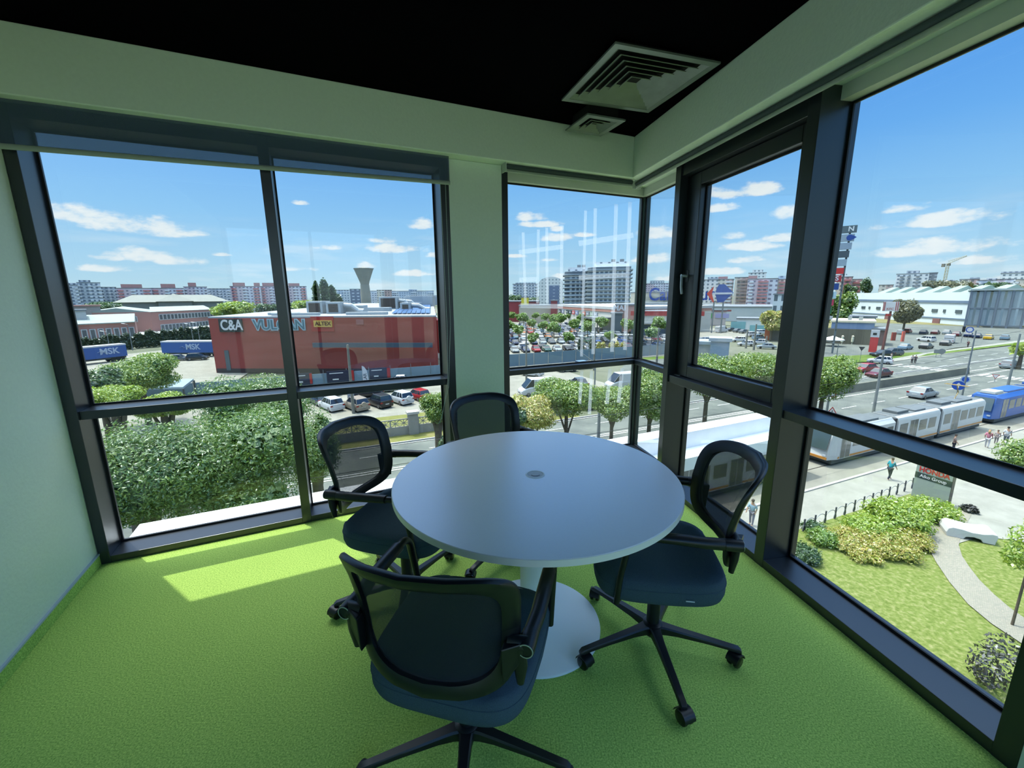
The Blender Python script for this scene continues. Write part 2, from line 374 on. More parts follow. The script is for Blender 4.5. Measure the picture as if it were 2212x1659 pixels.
m.build('sash_frame', M_frame, sash, bevel=.004)
pane(sash, 'B', .746, 1.534, .991, 2.214, o=-.115)
hp = PW('B', .675, SO, 1.60)
M_handle = mat('satin_silver', (190, 195, 195), .35, metal=.6)
h = MB(); 
def on(s, o_, z): return PW('B', s, o_, z)
h.tube([on(.668, SO, 1.625), on(.668, SO+.05, 1.627)], .011, 10); h.tube([on(.668, SO+.045, 1.627), on(.682, SO+.052, 1.55), on(.695, SO+.052, 1.50)], [(.012, .008)]*3, 10)
h.build('window_handle', M_handle, sash, smooth=True)
h = MB().wbox('B', .655, .682, SO, SO+.006, 1.585, 1.665); h.build('handle_plate', M_frame, sash, bevel=.002)
MB().wbox('B', .61, .66, SO-.005, SO+.012, .893, .904).wbox('B', 1.585, 1.605, SO-.005, SO+.012, .893, .904).build('hinge_cap', M_handle, sash)
# window_4: large light beside the right wall
w4 = frame_set('window_4', 'B', 1.683, 2.735, [(2.673, 2.7345)],
    [(0.001, .05, -.205, -.001, 1.683, 2.673), (.866, .91, -.2, -.01, 1.683, 2.673)])
MB().wbox('B', 1.683, 2.673, -.20, -.10, 2.34, 2.401).build('head_panel', M_ltframe, w4)
pane(w4, 'B', 1.684, 2.672, .051, .865); pane(w4, 'B', 1.684, 2.672, .911, 2.339)
w5 = frame_set('added_window_1', 'B', 3.12, 5.6, [(3.1205, 3.17), (4.30, 4.355), (5.5, 5.6)], [(0.001, .05, -.205, -.001, 3.17, 5.5), (2.34, 2.40, -.2, -.01, 3.17, 5.5)])  # added window, out of view, for extra daylight
pane(w5, 'B', 3.171, 4.299, .051, 2.339, gm=M_clear); pane(w5, 'B', 4.356, 5.499, .051, 2.339, gm=M_clear)
w6 = empty('added_window_2', kind='structure'); m = MB()  # added glazed end behind the camera, lets in more daylight
for a, b_ in ((-3.8, -3.74), (-2.55, -2.50), (-1.25, -1.15)): m.wbox('A', a, b_, 5.0, 5.12, .001, 2.698)
m.wbox('A', -3.74, -1.25, 5.0, 5.12, .001, .05); m.wbox('A', -3.74, -1.25, 5.0, 5.12, 2.62, 2.698); m.build('window_frame', M_frame, w6)  # frame of the added glazed end
MB().wbox('A', -3.74, -2.55, 5.05, 5.062, .05, 2.62).wbox('A', -2.50, -1.25, 5.05, 5.062, .05, 2.62).build('glass_pane', M_clear, w6)  # panes of the added glazed end
MB().prism(plan(PW('A', -.02, -.12), inter(-.12, -.12), PW('B', -.02, -.12), PW('B', -.02, -.20), inter(-.20, -.20), PW('A', -.02, -.20)), 2.338, 2.4005).build('head_panel', M_ltframe, w2)
# faint pale translucent strips on the corner pane
M_strip = bpy.data.materials.new('pale_translucent'); M_strip.use_nodes = True; _n = M_strip.node_tree; _n.nodes.clear()
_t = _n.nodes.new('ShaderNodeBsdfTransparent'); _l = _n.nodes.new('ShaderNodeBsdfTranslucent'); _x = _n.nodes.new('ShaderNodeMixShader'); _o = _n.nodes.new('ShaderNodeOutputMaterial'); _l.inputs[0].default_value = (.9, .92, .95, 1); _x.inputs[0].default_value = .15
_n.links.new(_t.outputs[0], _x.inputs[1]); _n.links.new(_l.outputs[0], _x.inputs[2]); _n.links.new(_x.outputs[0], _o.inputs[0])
def lay_strips(root, w, quads, o):
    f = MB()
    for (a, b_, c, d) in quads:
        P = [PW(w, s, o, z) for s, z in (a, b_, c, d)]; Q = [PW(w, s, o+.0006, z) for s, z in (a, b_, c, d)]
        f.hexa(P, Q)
    f.build('pale_strip', M_strip, root)
def on_pane(px, py, w='A', o=-.1695):
    d = ray(px, py); n = nA if w == 'A' else nB; d0 = C0+n*o; o_ = V((0, 0, HC)); t = (d0-o_).dot(n)/d.dot(n); X = o_+d*t
    return ((X-C0).dot(dA if w == 'A' else dB), X.z)
def strip(x0, y0, x1, y1, wd, w='A'):
    L_ = hypot(x1-x0, y1-y0); nx, ny = -(y1-y0)/L_*wd/2, (x1-x0)/L_*wd/2
    return [on_pane(x0+nx, y0+ny, w), on_pane(x1+nx, y1+ny, w), on_pane(x1-nx, y1-ny, w), on_pane(x0-nx, y0-ny, w)]
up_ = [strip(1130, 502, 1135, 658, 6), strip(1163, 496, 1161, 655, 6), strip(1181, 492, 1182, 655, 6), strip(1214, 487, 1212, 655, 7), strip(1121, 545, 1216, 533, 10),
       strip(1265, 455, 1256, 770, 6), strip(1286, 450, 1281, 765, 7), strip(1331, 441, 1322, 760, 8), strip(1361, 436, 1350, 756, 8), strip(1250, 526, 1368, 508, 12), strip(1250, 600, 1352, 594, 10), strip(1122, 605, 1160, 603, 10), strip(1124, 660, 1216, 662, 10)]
lay_strips(w2, 'A', up_, -.1695)
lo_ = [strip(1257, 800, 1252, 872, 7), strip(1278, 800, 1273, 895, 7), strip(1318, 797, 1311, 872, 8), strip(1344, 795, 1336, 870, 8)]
lay_strips(w2, 'A', lo_, -.1692)

# parapet coping of our own building below window_1
lp = MB(); lp.wbox('A', -3.84, 3.2, -.70, -.50, -.45, -.10); lp.wbox('A', -3.84, 3.2, -.50, -.26, -.45, -.30)
tag(lp.build('trim_6', mat('white_coping', (225, 228, 230), .6, var=.04, scale=6)), kind='structure')

# ------------------------------------------------------------------ roller blinds
M_sheer = sheer_mat('screen_fabric', (70, 88, 112), .66)
bl = empty('roller_blind', PW('A', -2.7, .04, 2.40), label='dark screen roller blind let down a hand below the head of the left window', cat='blind')
def RB(root, mb, name, m_, **k):
    L0 = root.location; mb.v = [(x-L0.x, y-L0.y, z-L0.z) for x, y, z in mb.v]; return mb.build(name, m_, root, **k)
f = MB(); a, b_ = PW('A', -3.788, .045), PW('A', -1.64, .045)
f.hexa([(a.x, a.y, 2.205), (b_.x, b_.y, 2.245), (b_.x+nA.x*.001, b_.y+nA.y*.001, 2.245), (a.x+nA.x*.001, a.y+nA.y*.001, 2.205)],
       [(a.x, a.y, 2.401), (b_.x, b_.y, 2.401), (b_.x+nA.x*.001, b_.y+nA.y*.001, 2.401), (a.x+nA.x*.001, a.y+nA.y*.001, 2.401)])
RB(bl, f, 'screen_fabric', M_sheer)
f = MB(); a, b_ = PW('A', -3.792, .045, 2.196), PW('A', -1.637, .045, 2.238)
f.tube([a, b_], [(.006, .013), (.006, .013)], 12); RB(bl, f, 'bottom_rail', M_bar, smooth=True)
f = MB(); c1_ = [PW('A', -1.70, .02, 2.38), PW('A', -1.695, .02, 1.9), PW('A', -1.69, .02, 1.3), PW('A', -1.70, .02, .9), PW('A', -1.76, .03, .62), PW('A', -1.79, .035, .585), PW('A', -1.775, .035, .60), PW('A', -1.70, .03, .85), PW('A', -1.668, .03, 1.3), PW('A', -1.665, .03, 2.38)]
f.tube(c1_, .0016, 6)
for i in range(len(c1_)-1):
    p, q = c1_[i], c1_[i+1]; n_ = max(1, int((q-p).length/.012))
    for k in range(n_):
        c = p.lerp(q, k/n_); f.add([c+V(d)*.0032 for d in ((1, 0, 0), (-1, 0, 0), (0, 1, 0), (0, -1, 0), (0, 0, 1), (0, 0, -1))], [(0, 2, 4), (2, 1, 4), (1, 3, 4), (3, 0, 4), (2, 0, 5), (1, 2, 5), (3, 1, 5), (0, 3, 5)])
RB(bl, f, 'bead_chain', mat('bead_chain_plastic', (150, 165, 160), .4))
for w, s0, s1, lab in (('A', -1.24, -.12, 'rolled-up pale roller blind tucked over the narrow window beside the white column'), ('B', .04, 4.6, 'long rolled-up pale roller blind running above the right-hand windows')):
    rb = empty('roller_blind', PW(w, (s0+s1)/2, .04, 2.38), label=lab, cat='blind')
    RB(rb, MB().tube([PW(w, s0, .045, 2.383), PW(w, s1, .045, 2.383)], .017, 14), 'fabric_roll', mat('rolled_fabric', (60, 72, 76), .8), smooth=True)
    RB(rb, MB().tube([PW(w, s0, .050, 2.357), PW(w, s1, .050, 2.357)], [(.008, .011)]*2, 12), 'bottom_rail', M_bar, smooth=True)
    RB(rb, MB().wbox(w, s0-.006, s0, .01, .085, 2.345, 2.4015), 'bracket', M_ltframe)

# ------------------------------------------------------------------ ceiling diffusers
M_vent = mat('dusty_aluminium', (118, 128, 122), .42, metal=.35, var=.12, scale=9)
M_void = mat('duct_dark', (6, 7, 8), .9)
def diffuser(lab, cs, co, half, n, z, rot, rim):
    c = PW('A', cs, co, z); ang = atan2(dA.y, dA.x)+rot
    root = empty('air_diffuser', c, ang, lab, 'air vent', None)
    def sq(h, z_): return [(-h, -h, z_), (h, -h, z_), (h, h, z_), (-h, h, z_)]
    m = MB().rings([sq(half-rim, .015), sq(half-rim, 0), sq(half, 0), sq(half, .010), sq(half-rim*.4, .018)], cap=False)
    m.build('rim', M_vent, root)
    MB().box(-half+rim*.5, -half+rim*.5, .024, half-rim*.5, half-rim*.5, .027).build('duct_back', M_void, root)
    x = half-rim
    for k in range(n):
        h0 = x*(1-(k+.62)/(n+.35)); h1 = h0+x/(n+.35)*.74
        m = MB().rings([sq(h1, .0015), sq(h1-.0022, -.0005), sq(h0, .021), sq(h0+.003, .022), sq(h1+.001, .0035)], cap=False)
        m.build('louvre', M_vent, root)
    hc = x*(1-(n-.38+.0)/(n+.35))*.9
    return root, half
r_, h_ = diffuser('large square air diffuser of nested louvres in the black ceiling', -.759, .803, .312, 6, 2.672, R(-7), .036)
r_, h_ = diffuser('small square air diffuser hanging close to the corner of the bulkhead', -.70, .34, .145, 3, 2.615, R(-3), .04)
MB().box(-.11, -.11, .0275, .11, .11, .0845).build('duct_box', M_void, r_)

# ------------------------------------------------------------------ round table
TX, TY = .0971, 1.6928
tb = empty('round_table', (TX, TY, 0), 0, 'round white meeting table on a disc foot, centre of the four chairs', 'table')
M_top = mat('white_laminate', (240, 240, 242), .33, var=.012, scale=120, spec=1.0)
for _m in (M_top,):
    _b = _m.node_tree.nodes['Principled BSDF']; _b.inputs['Coat Weight'].default_value = 1; _b.inputs['Coat IOR'].default_value = 2.5; _b.inputs['Coat Roughness'].default_value = .34
M_edge = mat('table_edge_band', (226, 226, 220), .5); M_pw = mat('white_powder_coat', (240, 244, 244), .42, spec=.8)
MB().lathe([(.0001, .7405), (.5975, .7405), (.5985, .7395)], 128).build('tabletop', M_top, tb, smooth=30)
MB().lathe([(.5985, .7394), (.6, .738), (.6, .716), (.598, .7145), (.0001, .7145)], 128).build('edge_band', M_edge, tb, smooth=30)
g = MB().lathe([(.0345, .7406), (.0345, .7425), (.0385, .7432), (.042, .7418), (.042, .7406)], 40); g.build('cable_port_ring', M_pw, tb, smooth=30)
g = MB().lathe([(.0001, .7406), (.0001, .7416), (.0335, .7416), (.0335, .7406)], 40); g.build('cable_port_lid', mat('port_lid', (205, 208, 210), .5), tb)
g = MB(); g.tube([(-.018, -.010, .7421), (-.009, -.0185, .7421), (.009, -.0185, .7421), (.018, -.010, .7421)], .0012, 6); g.build('lid_slot', mat('slot_shadow', (70, 75, 80), .7), tb)
MB().lathe([(.0675, .013), (.0675, .714)], 48).build('column', M_pw, tb, smooth=30)
MB().lathe([(.0001, .0125), (.294, .0125), (.299, .010), (.30, .006), (.30, .001), (.0001, .001)], 96).build('base_disc', M_pw, tb, smooth=30)
MB().lathe([(.12, .7), (.12, .7143), (.0001, .7143), (.0001, .7)], 32).build('mounting_plate', M_pw, tb)

# ------------------------------------------------------------------ swivel chairs
M_seat = mat('slate_blue_fabric', (66, 84, 96), .95, var=.18, scale=420, bump=.25, spec=.1)
M_mesh = sheer_mat('chair_back_mesh', (20, 28, 36), .84, .8)
def sell(a, b_, n, t):
    c, s_ = cos(t), sin(t); e = 2.0/n
    return a*math.copysign(abs(c)**e, c), b_*math.copysign(abs(s_)**e, s_)
def back_y(x, z):
    u = (z-.54)/.35
    return -.262 - .075*u*u + .012*sin(pi*min(max(u, 0), 1)) + .075*(x/.22)**2
def make_chair(name='office_chair'):
    root = empty(name)
    # seat cushion
    rs = []
    for sc, z in ((.84, .384), (.93, .385), (.975, .393), (1.0, .415), (1.0, .452), (.985, .466), (.95, .474), (.80, .479), (.4, .481)):
        ring = []
        for k in range(64):
            x, y = sell(.25, .245, 4.4, 2*pi*k/64); y *= sc; x *= sc
            x *= 1.0 - .05*(-y/.23 if y < 0 else 0)
            ring.append((x, y+.018, z + (.006 if abs(x) > .15 and z > .46 else 0) - (.018*max(0, (y-.12)/.11)**2 if z > .44 else 0)))
        rs.append(ring)
    seat = MB().rings(rs).build('seat', M_seat, root, smooth=60)
    m = MB(); m.tube([(x*(1.0-(.05*(-y/.23) if y < 0 else 0)), y+.018, .449) for x, y in [sell(.25, .245, 4.4, 2*pi*k/64) for k in range(65)]], .0022, 6)
    m.build('seam_piping', M_seat, seat)
    # backrest ring
    n = 72; rs = [[] for _ in range(n)]
    zc, hb = .705, .183
    for k in range(n):
        t = 2*pi*k/n
        xo, zo = sell(.232, hb, 5.6, t); xi, zi = sell(.232-.040, hb-.044, 5.0, t)
        wv = 1+.05*(zo/hb)
        for (u, v) in ((0, -.3), (.06, -.85), (.3, -1), (.7, -1), (.97, -.7), (1, 0), (.97, .7), (.7, 1), (.3, 1), (.06, .85), (0, .3)):
            x = (xo*(1-u)+xi*u)*wv; z = zo*(1-u)+zi*u + zc + .018*(1-(x/.232)**2)*(1 if zo > 0 else -.8)
            y = back_y(x, z)+v*.0125
            rs[k].append((x, y, z))
    rs.append(rs[0]); MB().rings(rs, cap=False).build('backrest_frame', M_black, root, smooth=50)
    m = MB(); nu, nv = 20, 16; vs = []; fs = []
    for j in range(nv+1):
        for i in range(nu+1):
            # squircle disc mapping
            a, b_ = -1+2*i/nu, -1+2*j/nv
            xi, zi = a*(.232-.037), b_*(hb-.040)
            k = (abs(a)**5+abs(b_)**5)**(1/5) if (a or b_) else 1; kk = max(abs(a), abs(b_))/k if k else 1
            x, z = xi*kk, zi*kk; x *= 1+.05*(z/hb); z = z+zc+.018*(1-(x/.232)**2)*(b_)
            vs.append((x, back_y(x, z)+.004, z))
    for j in range(nv):
        for i in range(nu): q = j*(nu+1)+i; fs.append((q, q+1, q+nu+2, q+nu+1))
    m.add(vs, fs); m.build('back_mesh', M_mesh, root, smooth='all')
    # armrests
    for s in (-1, 1):
        arm = MB()
        arm.tube([(s*.240, -.20, .658), (s*.252, -.165, .660), (s*.258, -.10, .664), (s*.258, .0, .670), (s*.257, .075, .672)], [(.018, .02), (.020, .021), (.021, .020), (.0215, .018), (.021, .017)], 14)
        arm.tube([(s*.205, -.205, .662), (s*.235, -.205, .662), (s*.252, -.198, .660)], [(.018, .024), (.019, .023), (.020, .022)], 12)
        a_ = arm.build('armrest', M_black, root, smooth=60)
        MB().lathe([(.0001, -.008), (.0205, -.008), (.0215, 0), (.0215, .05), (.0001, .05)], 24, (s*.252, -.212, .660), 1).build('pivot_boss', M_black, a_, smooth=40)
        _r = MB().lathe([(.0165, -.0095), (.0192, -.0095), (.0192, -.008), (.0165, -.008)], 28, (s*.252, -.212, .660), 1); _r.f = _r.f[:-2]; _r.m = _r.m[:-2]; _r.build('pivot_ring', M_handle, a_, smooth=40)
        # gusset down to the frame
        MB().hexa([(s*.198, -.235, .56), (s*.256, -.212, .645), (s*.256, -.192, .645), (s*.198, -.205, .56)], [(s*.196, -.245, .672), (s*.250, -.215, .678), (s*.250, -.195, .678), (s*.196, -.215, .672)]).build('gusset', M_black, a_, bevel=.004)
        MB().tube([(s*.232, -.212, .66), (s*.236, -.205, .60), (s*.234, -.20, .545)], [(.012, .020), (.013, .018), (.009, .010)], 10).build('lug', M_black, a_, smooth=60)
        t = MB(); pts = [V((s*.257, .06, .670))]+bez((s*.257, .09, .672), (s*.258, .145, .675), (s*.256, .155, .62), 6)+[V((s*.250, .175, .50)), V((s*.245, .185, .385))]
        t.tube(pts, [(.015, .013)]+[(.014, .012)]*7+[(.012, .011), (.011, .011)], 12)
        t.tube([(s*.245, .185, .392), (s*.20, .17, .372), (s*.10, .13, .368)], .011, 10)
        t.build('arm_support', M_black, a_, smooth=60)
    MB().box(-.09, -.12, .335, .09, .16, .387).build('tilt_mechanism', M_black, root, bevel=.012)
    m = MB().tube([(.08, .02, .365), (.20, .03, .36), (.235, .03, .355)], [.005, .005, (.012, .006)], 8); m.build('tilt_lever', M_black, root, smooth=60)
    MB().lathe([(.014, .30), (.014, .345), (.0001, .345)], 20).lathe([(.0265, .10), (.0265, .31), (.0001, .31)], 24).build('gas_column', M_black, root, smooth=40)
    hub = MB().lathe([(.0001, .058), (.030, .058), (.038, .072), (.040, .115), (.030, .122), (.0001, .122)], 24).build('base_hub', M_black, root, smooth=40)
    for k in range(5):
        a = R(-90+72*k)
        u = V((cos(a), sin(a), 0)); w_ = V((-sin(a), cos(a), 0)); rs = []
        for r, z0, z1, hw in ((.025, .072, .114, .026), (.05, .074, .112, .021), (.10, .076, .106, .018), (.22, .071, .093, .0155), (.30, .064, .084, .014), (.335, .058, .080, .0135), (.347, .056, .070, .011)):
            c = u*r
            rs.append([c-w_*hw*.75+V((0, 0, z1)), c-w_*hw+V((0, 0, z1-.006)), c-w_*hw+V((0, 0, z0+.004)), c-w_*hw*.6+V((0, 0, z0)), c+w_*hw*.6+V((0, 0, z0)), c+w_*hw+V((0, 0, z0+.004)), c+w_*hw+V((0, 0, z1-.006)), c+w_*hw*.75+V((0, 0, z1))])
        L_ = MB().rings(rs).build('base_leg', M_black, root, smooth=35)
        ca = a+R((37, -60, 110, 20, -130)[k]); cd = V((cos(ca), sin(ca), 0)); cw = V((-sin(ca), cos(ca), 0))
        c = u*.333+cd*.012
        cs = MB().tube([u*.333+V((0, 0, .045)), u*.333+V((0, 0, .066))], .007, 10)
        # hood over the twin wheels
        ring = []
        for t in range(9):
            an = pi*t/8; q = c+cd*(.031*cos(an))+V((0, 0, .031+.026*sin(an))); ring.append([q-cw*.0235, q+cw*.0235, q+cw*.0235+V((0, 0, .003)), q-cw*.0235+V((0, 0, .003))])
        cs.rings(ring)
        cst = cs.build('caster', M_black, L_, smooth=40)
        for sg in (-1, 1):
            rr = []
            for (wr, off) in ((.0001, .006), (.021, .006), (.0265, .008), (.0275, .012), (.0265, .019), (.022, .0225), (.0001, .0225)):
                rr.append([c+cw*(sg*off)+cd*(wr*cos(2*pi*q/20))+V((0, 0, .0277+wr*sin(2*pi*q/20))) for q in range(20)])
            MB().rings(rr).build('caster_wheel', mat('gloss_black', (10, 11, 13), .15), cst, smooth=40) if False else cs_wheels.append((rr, L_))
    return root
cs_wheels = []
def finish_wheels():
    for rr, L_ in cs_wheels: MB().rings(rr).build('caster_wheel', mat('gloss_black', (10, 11, 13), .15), L_, smooth=40)
    cs_wheels.clear()
ch = make_chair(); finish_wheels()
chairs = [(-.160, 1.132, 75, 'black mesh office chair nearest the camera with its back turned', 1.0),
          (.598, 1.560, 171, 'black mesh office chair at the right side of the round table', 1.0),
          (-.540, 1.880, -14, 'black mesh office chair at the left side of the table beside the sun patch', 1.0),
          (-.035, 2.265, -54, 'black mesh office chair behind the table against the white column', 1.0)]
for i, (x, y, hd, lab, _k) in enumerate(chairs):
    c = ch if i == 0 else dup(ch)
    c.location = (x, y, 0); c.rotation_euler = (0, 0, R(hd-90)); tag(c, lab, 'chair', 'swivel chairs around the round table')
    for k in c.children:
        if k.name.startswith('base_leg'): k.rotation_euler = (0, 0, R(((0, 0, 6, 38)[i]-(hd-90)) % 72))
    if i == 1:
        st = [k for k in c.children if k.name.startswith('seat')][0]
        MB().box(-.2535, -.085, .424, -.2495, -.055, .427).build('fabric_tag', mat('white_tag', (210, 215, 215), .7), st)

# ================================================================== OUTSIDE
TH = R(23); UD = V((cos(TH), sin(TH), 0)); VD = V((-sin(TH), cos(TH), 0))    # boulevard axes
def W2(u, v, z=0.0): p = UD*u+VD*v; return V((p.x, p.y, GZ+z))
def UV(p): p = V((p[0], p[1], 0)); return p.dot(UD), p.dot(VD)
DIM = .56
ALB = .36
def al(c): q = rgb(*c); return (q[0]*ALB, q[1]*ALB, q[2]*ALB*.94, 1)
def gmat(name, c1, c2, scale, rough=.95, c3=None, detail=6, lo=.35, hi=.65, bump=0):
    m = bpy.data.materials.new(name); m.use_nodes = True; nt = m.node_tree; N = nt.nodes.new; L = nt.links.new
    b = nt.nodes['Principled BSDF']; b.inputs['Roughness'].default_value = rough; b.inputs['Specular IOR Level'].default_value = .2
    tc = N('ShaderNodeTexCoord'); n = N('ShaderNodeTexNoise'); n.inputs['Scale'].default_value = scale; n.inputs['Detail'].default_value = detail; n.inputs['Roughness'].default_value = .65
    L(tc.outputs['Object'], n.inputs[0]); r = N('ShaderNodeValToRGB'); L(n.outputs[0], r.inputs[0])
    r.color_ramp.elements[0].position = lo; r.color_ramp.elements[0].color = al(c1); r.color_ramp.elements[1].position = hi; r.color_ramp.elements[1].color = al(c2)
    if c3: e = r.color_ramp.elements.new((lo+hi)/2); e.color = al(c3)
    L(r.outputs[0], b.inputs['Base Color']); _mats[name] = m; return m
M_asph = gmat('asphalt', (134, 142, 140), (168, 174, 168), .35, detail=9)
M_conc = gmat('pale_concrete', (188, 186, 174), (214, 212, 200), .5, detail=9)
M_pave = gmat('paving', (200, 200, 190), (222, 222, 212), .8, detail=9)
M_dry = gmat('dry_grass', (150, 154, 84), (196, 186, 128), .5, c3=(168, 172, 96), detail=10)
M_grass = gmat('roadside_grass', (104, 142, 52), (164, 180, 92), .6, c3=(128, 160, 68), detail=10)
M_base = gmat('city_ground', (112, 128, 92), (176, 176, 160), .02, detail=12)
M_field = gmat('waste_ground', (150, 148, 96), (206, 196, 160), .06, c3=(170, 164, 104), detail=10)
M_white = mat('road_paint', (236, 238, 232), .8)
def ground(name, pts, z, m, lab=None):
    o = MB(); o.add([(p.x, p.y, GZ+z) for p in pts]+[(p.x, p.y, GZ+z-.04) for p in pts], [tuple(range(len(pts)))]); 
    return tag(o.build(name, m), kind='structure')
def uvrect(name, u0, u1, v0, v1, z, m): return ground(name, [W2(u0, v0), W2(u1, v0), W2(u1, v1), W2(u0, v1)], z, m)
ground('ground', [V((-2600, -300, 0)), V((3000, -300, 0)), V((3000, 3200, 0)), V((-2600, 3200, 0))], -.10, M_base)
uvrect('boulevard', -150, 300, 26.6, 40.2, .0, M_asph)
ground('boulevard_wide', [W2(58, 40.1), W2(300, 40.1), W2(300, 50.5), W2(128, 49.4), W2(92, 47), W2(62, 44)], .005, M_asph)
uvrect('tram_bed', -150, 300, 17.6, 25.2, -.02, M_conc)
uvrect('sidewalk', -150, 200, 6.0, 17.5, .04, M_pave)
uvrect('green_strip', -150, 300, 25.2, 26.5, .03, M_grass)
uvrect('verge', -150, 26, 40.4, 42.7, .02, M_dry)
uvrect('verge_far', -150, 40, 43.1, 50.4, .02, M_dry)
uvrect('car_park', -45, 40, 50.4, 72.0, .01, M_conc)
uvrect('verge_hoarding', -45, 78, 72.0, 75.3, .03, M_grass)
ground('car_park_mall', [W2(22, 75.4), W2(80, 75.4), W2(150, 110), W2(140, 240), W2(60, 240), W2(22, 120)], .01, M_conc)
ground('yard', [G(120, 830), G(470, 850), G(560, 790), G(560, 735), G(130, 780)], .02, M_conc)
ground('side_street', [W2(40, 40.2), W2(62, 40.2), W2(76, 62), W2(72, 76), W2(60, 75.5), W2(46, 60)], .02, M_asph)
ground('forecourt', [G(1700, 790), G(1860, 772), G(1990, 768), G(2060, 752), G(2330, 726), G(2330, 708), G(1950, 704), G(1700, 712)], .025, M_asph)
ground('grass_island', [W2(78, 57), W2(104, 49), W2(126, 50.5), W2(128, 53.5), W2(110, 56.5), W2(96, 59)], .05, M_grass)
ground('footway_far', [W2(100, 47.6), W2(200, 52.6), W2(200, 54.9), W2(126, 51.8), W2(104, 49.4)], .07, M_pave)
ground('grass_far', [W2(118, 49.2), W2(240, 51.6), W2(240, 53.2), W2(126, 50.9)], .09, M_grass)
ground('waste_ground', [G(1700, 711), G(1950, 703), G(2330, 707), G(2330, 664), G(1700, 672)], .03, M_field)
ground('far_road', [G(1880, 697), G(2330, 714), G(2330, 722), G(1880, 704)], .06, M_asph)
# near garden
def lawn_mat(name, c1, c2, c3):
    m = gmat(name, c1, c2, 5.0, c3=c3, detail=12, lo=.32, hi=.68); nt = m.node_tree; b = nt.nodes['Principled BSDF']
    n = [x for x in nt.nodes if x.type == 'TEX_NOISE'][0]; bp = nt.nodes.new('ShaderNodeBump'); bp.inputs['Strength'].default_value = .8; bp.inputs['Distance'].default_value = .05
    nt.links.new(n.outputs[0], bp.inputs['Height']); nt.links.new(bp.outputs[0], b.inputs['Normal']); return m
M_lawn = lawn_mat('lawn', (124, 148, 62), (206, 206, 142), (160, 178, 92))
ground('garden_lawn', [W2(-30, -12), W2(40, -12), W2(44, 6), W2(36.5, 14.2), W2(22, 14.4), W2(-30, 13.6)], .08, M_lawn)
ground('plaza', [G(2062, 1050), G(2300, 1010), G(2600, 1150), G(2330, 1190), G(2120, 1162), G(2060, 1180), G(2000, 1165)], .11, M_pave)
def brickpath():
    m = bpy.data.materials.new('block_paving'); m.use_nodes = True; nt = m.node_tree; N = nt.nodes.new; L = nt.links.new
    b = nt.nodes['Principled BSDF']; b.inputs['Roughness'].default_value = .9; tc = N('ShaderNodeTexCoord'); br = N('ShaderNodeTexBrick'); L(tc.outputs['Object'], br.inputs[0])
    br.inputs['Scale'].default_value = 5; br.inputs['Color1'].default_value = rgb(144, 138, 124); br.inputs['Color2'].default_value = rgb(126, 124, 112); br.inputs['Mortar'].default_value = rgb(100, 98, 84); br.inputs['Mortar Size'].default_value = .03
    L(br.outputs[0], b.inputs['Base Color']); return m
lft = [(2002, 1095), (1995, 1120), (1994, 1150), (2003, 1185), (2022, 1220), (2050, 1262), (2090, 1310), (2140, 1352), (2212, 1400), (2330, 1470)]
rgt = [(2100, 1110), (2075, 1160), (2070, 1182), (2077, 1205), (2092, 1228), (2115, 1258), (2145, 1288), (2180, 1318), (2240, 1360), (2380, 1440)]
o = MB(); n_ = len(lft); o.add([(*G(*p).xy, GZ+.13) for p in lft]+[(*G(*p).xy, GZ+.13) for p in rgt], [(i, i+1, n_+i+1, n_+i) for i in range(n_-1)]); tag(o.build('garden_path', brickpath()), kind='structure')

# road paint
m = MB()
def dash(u0, u1, v, w=.14, z=.03): p = [W2(u0, v-w/2, z), W2(u1, v-w/2, z), W2(u1, v+w/2, z), W2(u0, v+w/2, z)]; m.quad(*p)
for k in range(-20, 40):
    dash(k*6.2+1.2, k*6.2+4.2, 30.1)
    dash(k*6.2+1.2, k*6.2+4.2, 37.6, z=.03)
    if k > 8: dash(k*6.2+1.2, k*6.2+4.2, 41.0); dash(k*6.2+1.2, k*6.2+4.2, 44.4)
dash(-140, 62, 33.7, .18); dash(-140, 62, 34.15, .18); dash(61, 290, 33.7, .2); dash(100, 290, 36.0, .2); dash(-140, 290, 26.9, .16); dash(-140, 290, 17.5, .25, .06); dash(-140, 290, 39.9, .16)
for k in range(7): dash(100.5, 104, 27.6+k*.95, .5)
for k in range(10): dash(100, 103.6, 36.8+k*.95, .5)
for k in range(8): dash(66+k*.4, 70+k*.4, 41+k*.8, .45)
tag(m.build('road_marking', M_white), kind='structure')
m = MB()
for v in (19.9, 21.35, 22.9, 24.35): m.hexa([W2(-150, v-.04, -.02), W2(300, v-.04, -.02), W2(300, v+.04, -.02), W2(-150, v+.04, -.02)], [W2(-150, v-.04, .0), W2(300, v-.04, .0), W2(300, v+.04, .0), W2(-150, v+.04, .0)])
tag(m.build('tram_rails', mat('rail_steel', (110, 104, 98), .4, metal=.5)), kind='structure')
m = MB()
for v in (17.45, 26.55, 40.3): m.hexa([W2(-150, v-.09, -.02), W2(300, v-.09, -.02), W2(300, v+.09, -.02), W2(-150, v+.09, -.02)], [W2(-150, v-.09, .12), W2(300, v-.09, .12), W2(300, v+.09, .12), W2(-150, v+.09, .12)])
tag(m.build('kerb', mat('kerb_stone', (205, 203, 195), .9)), kind='structure')

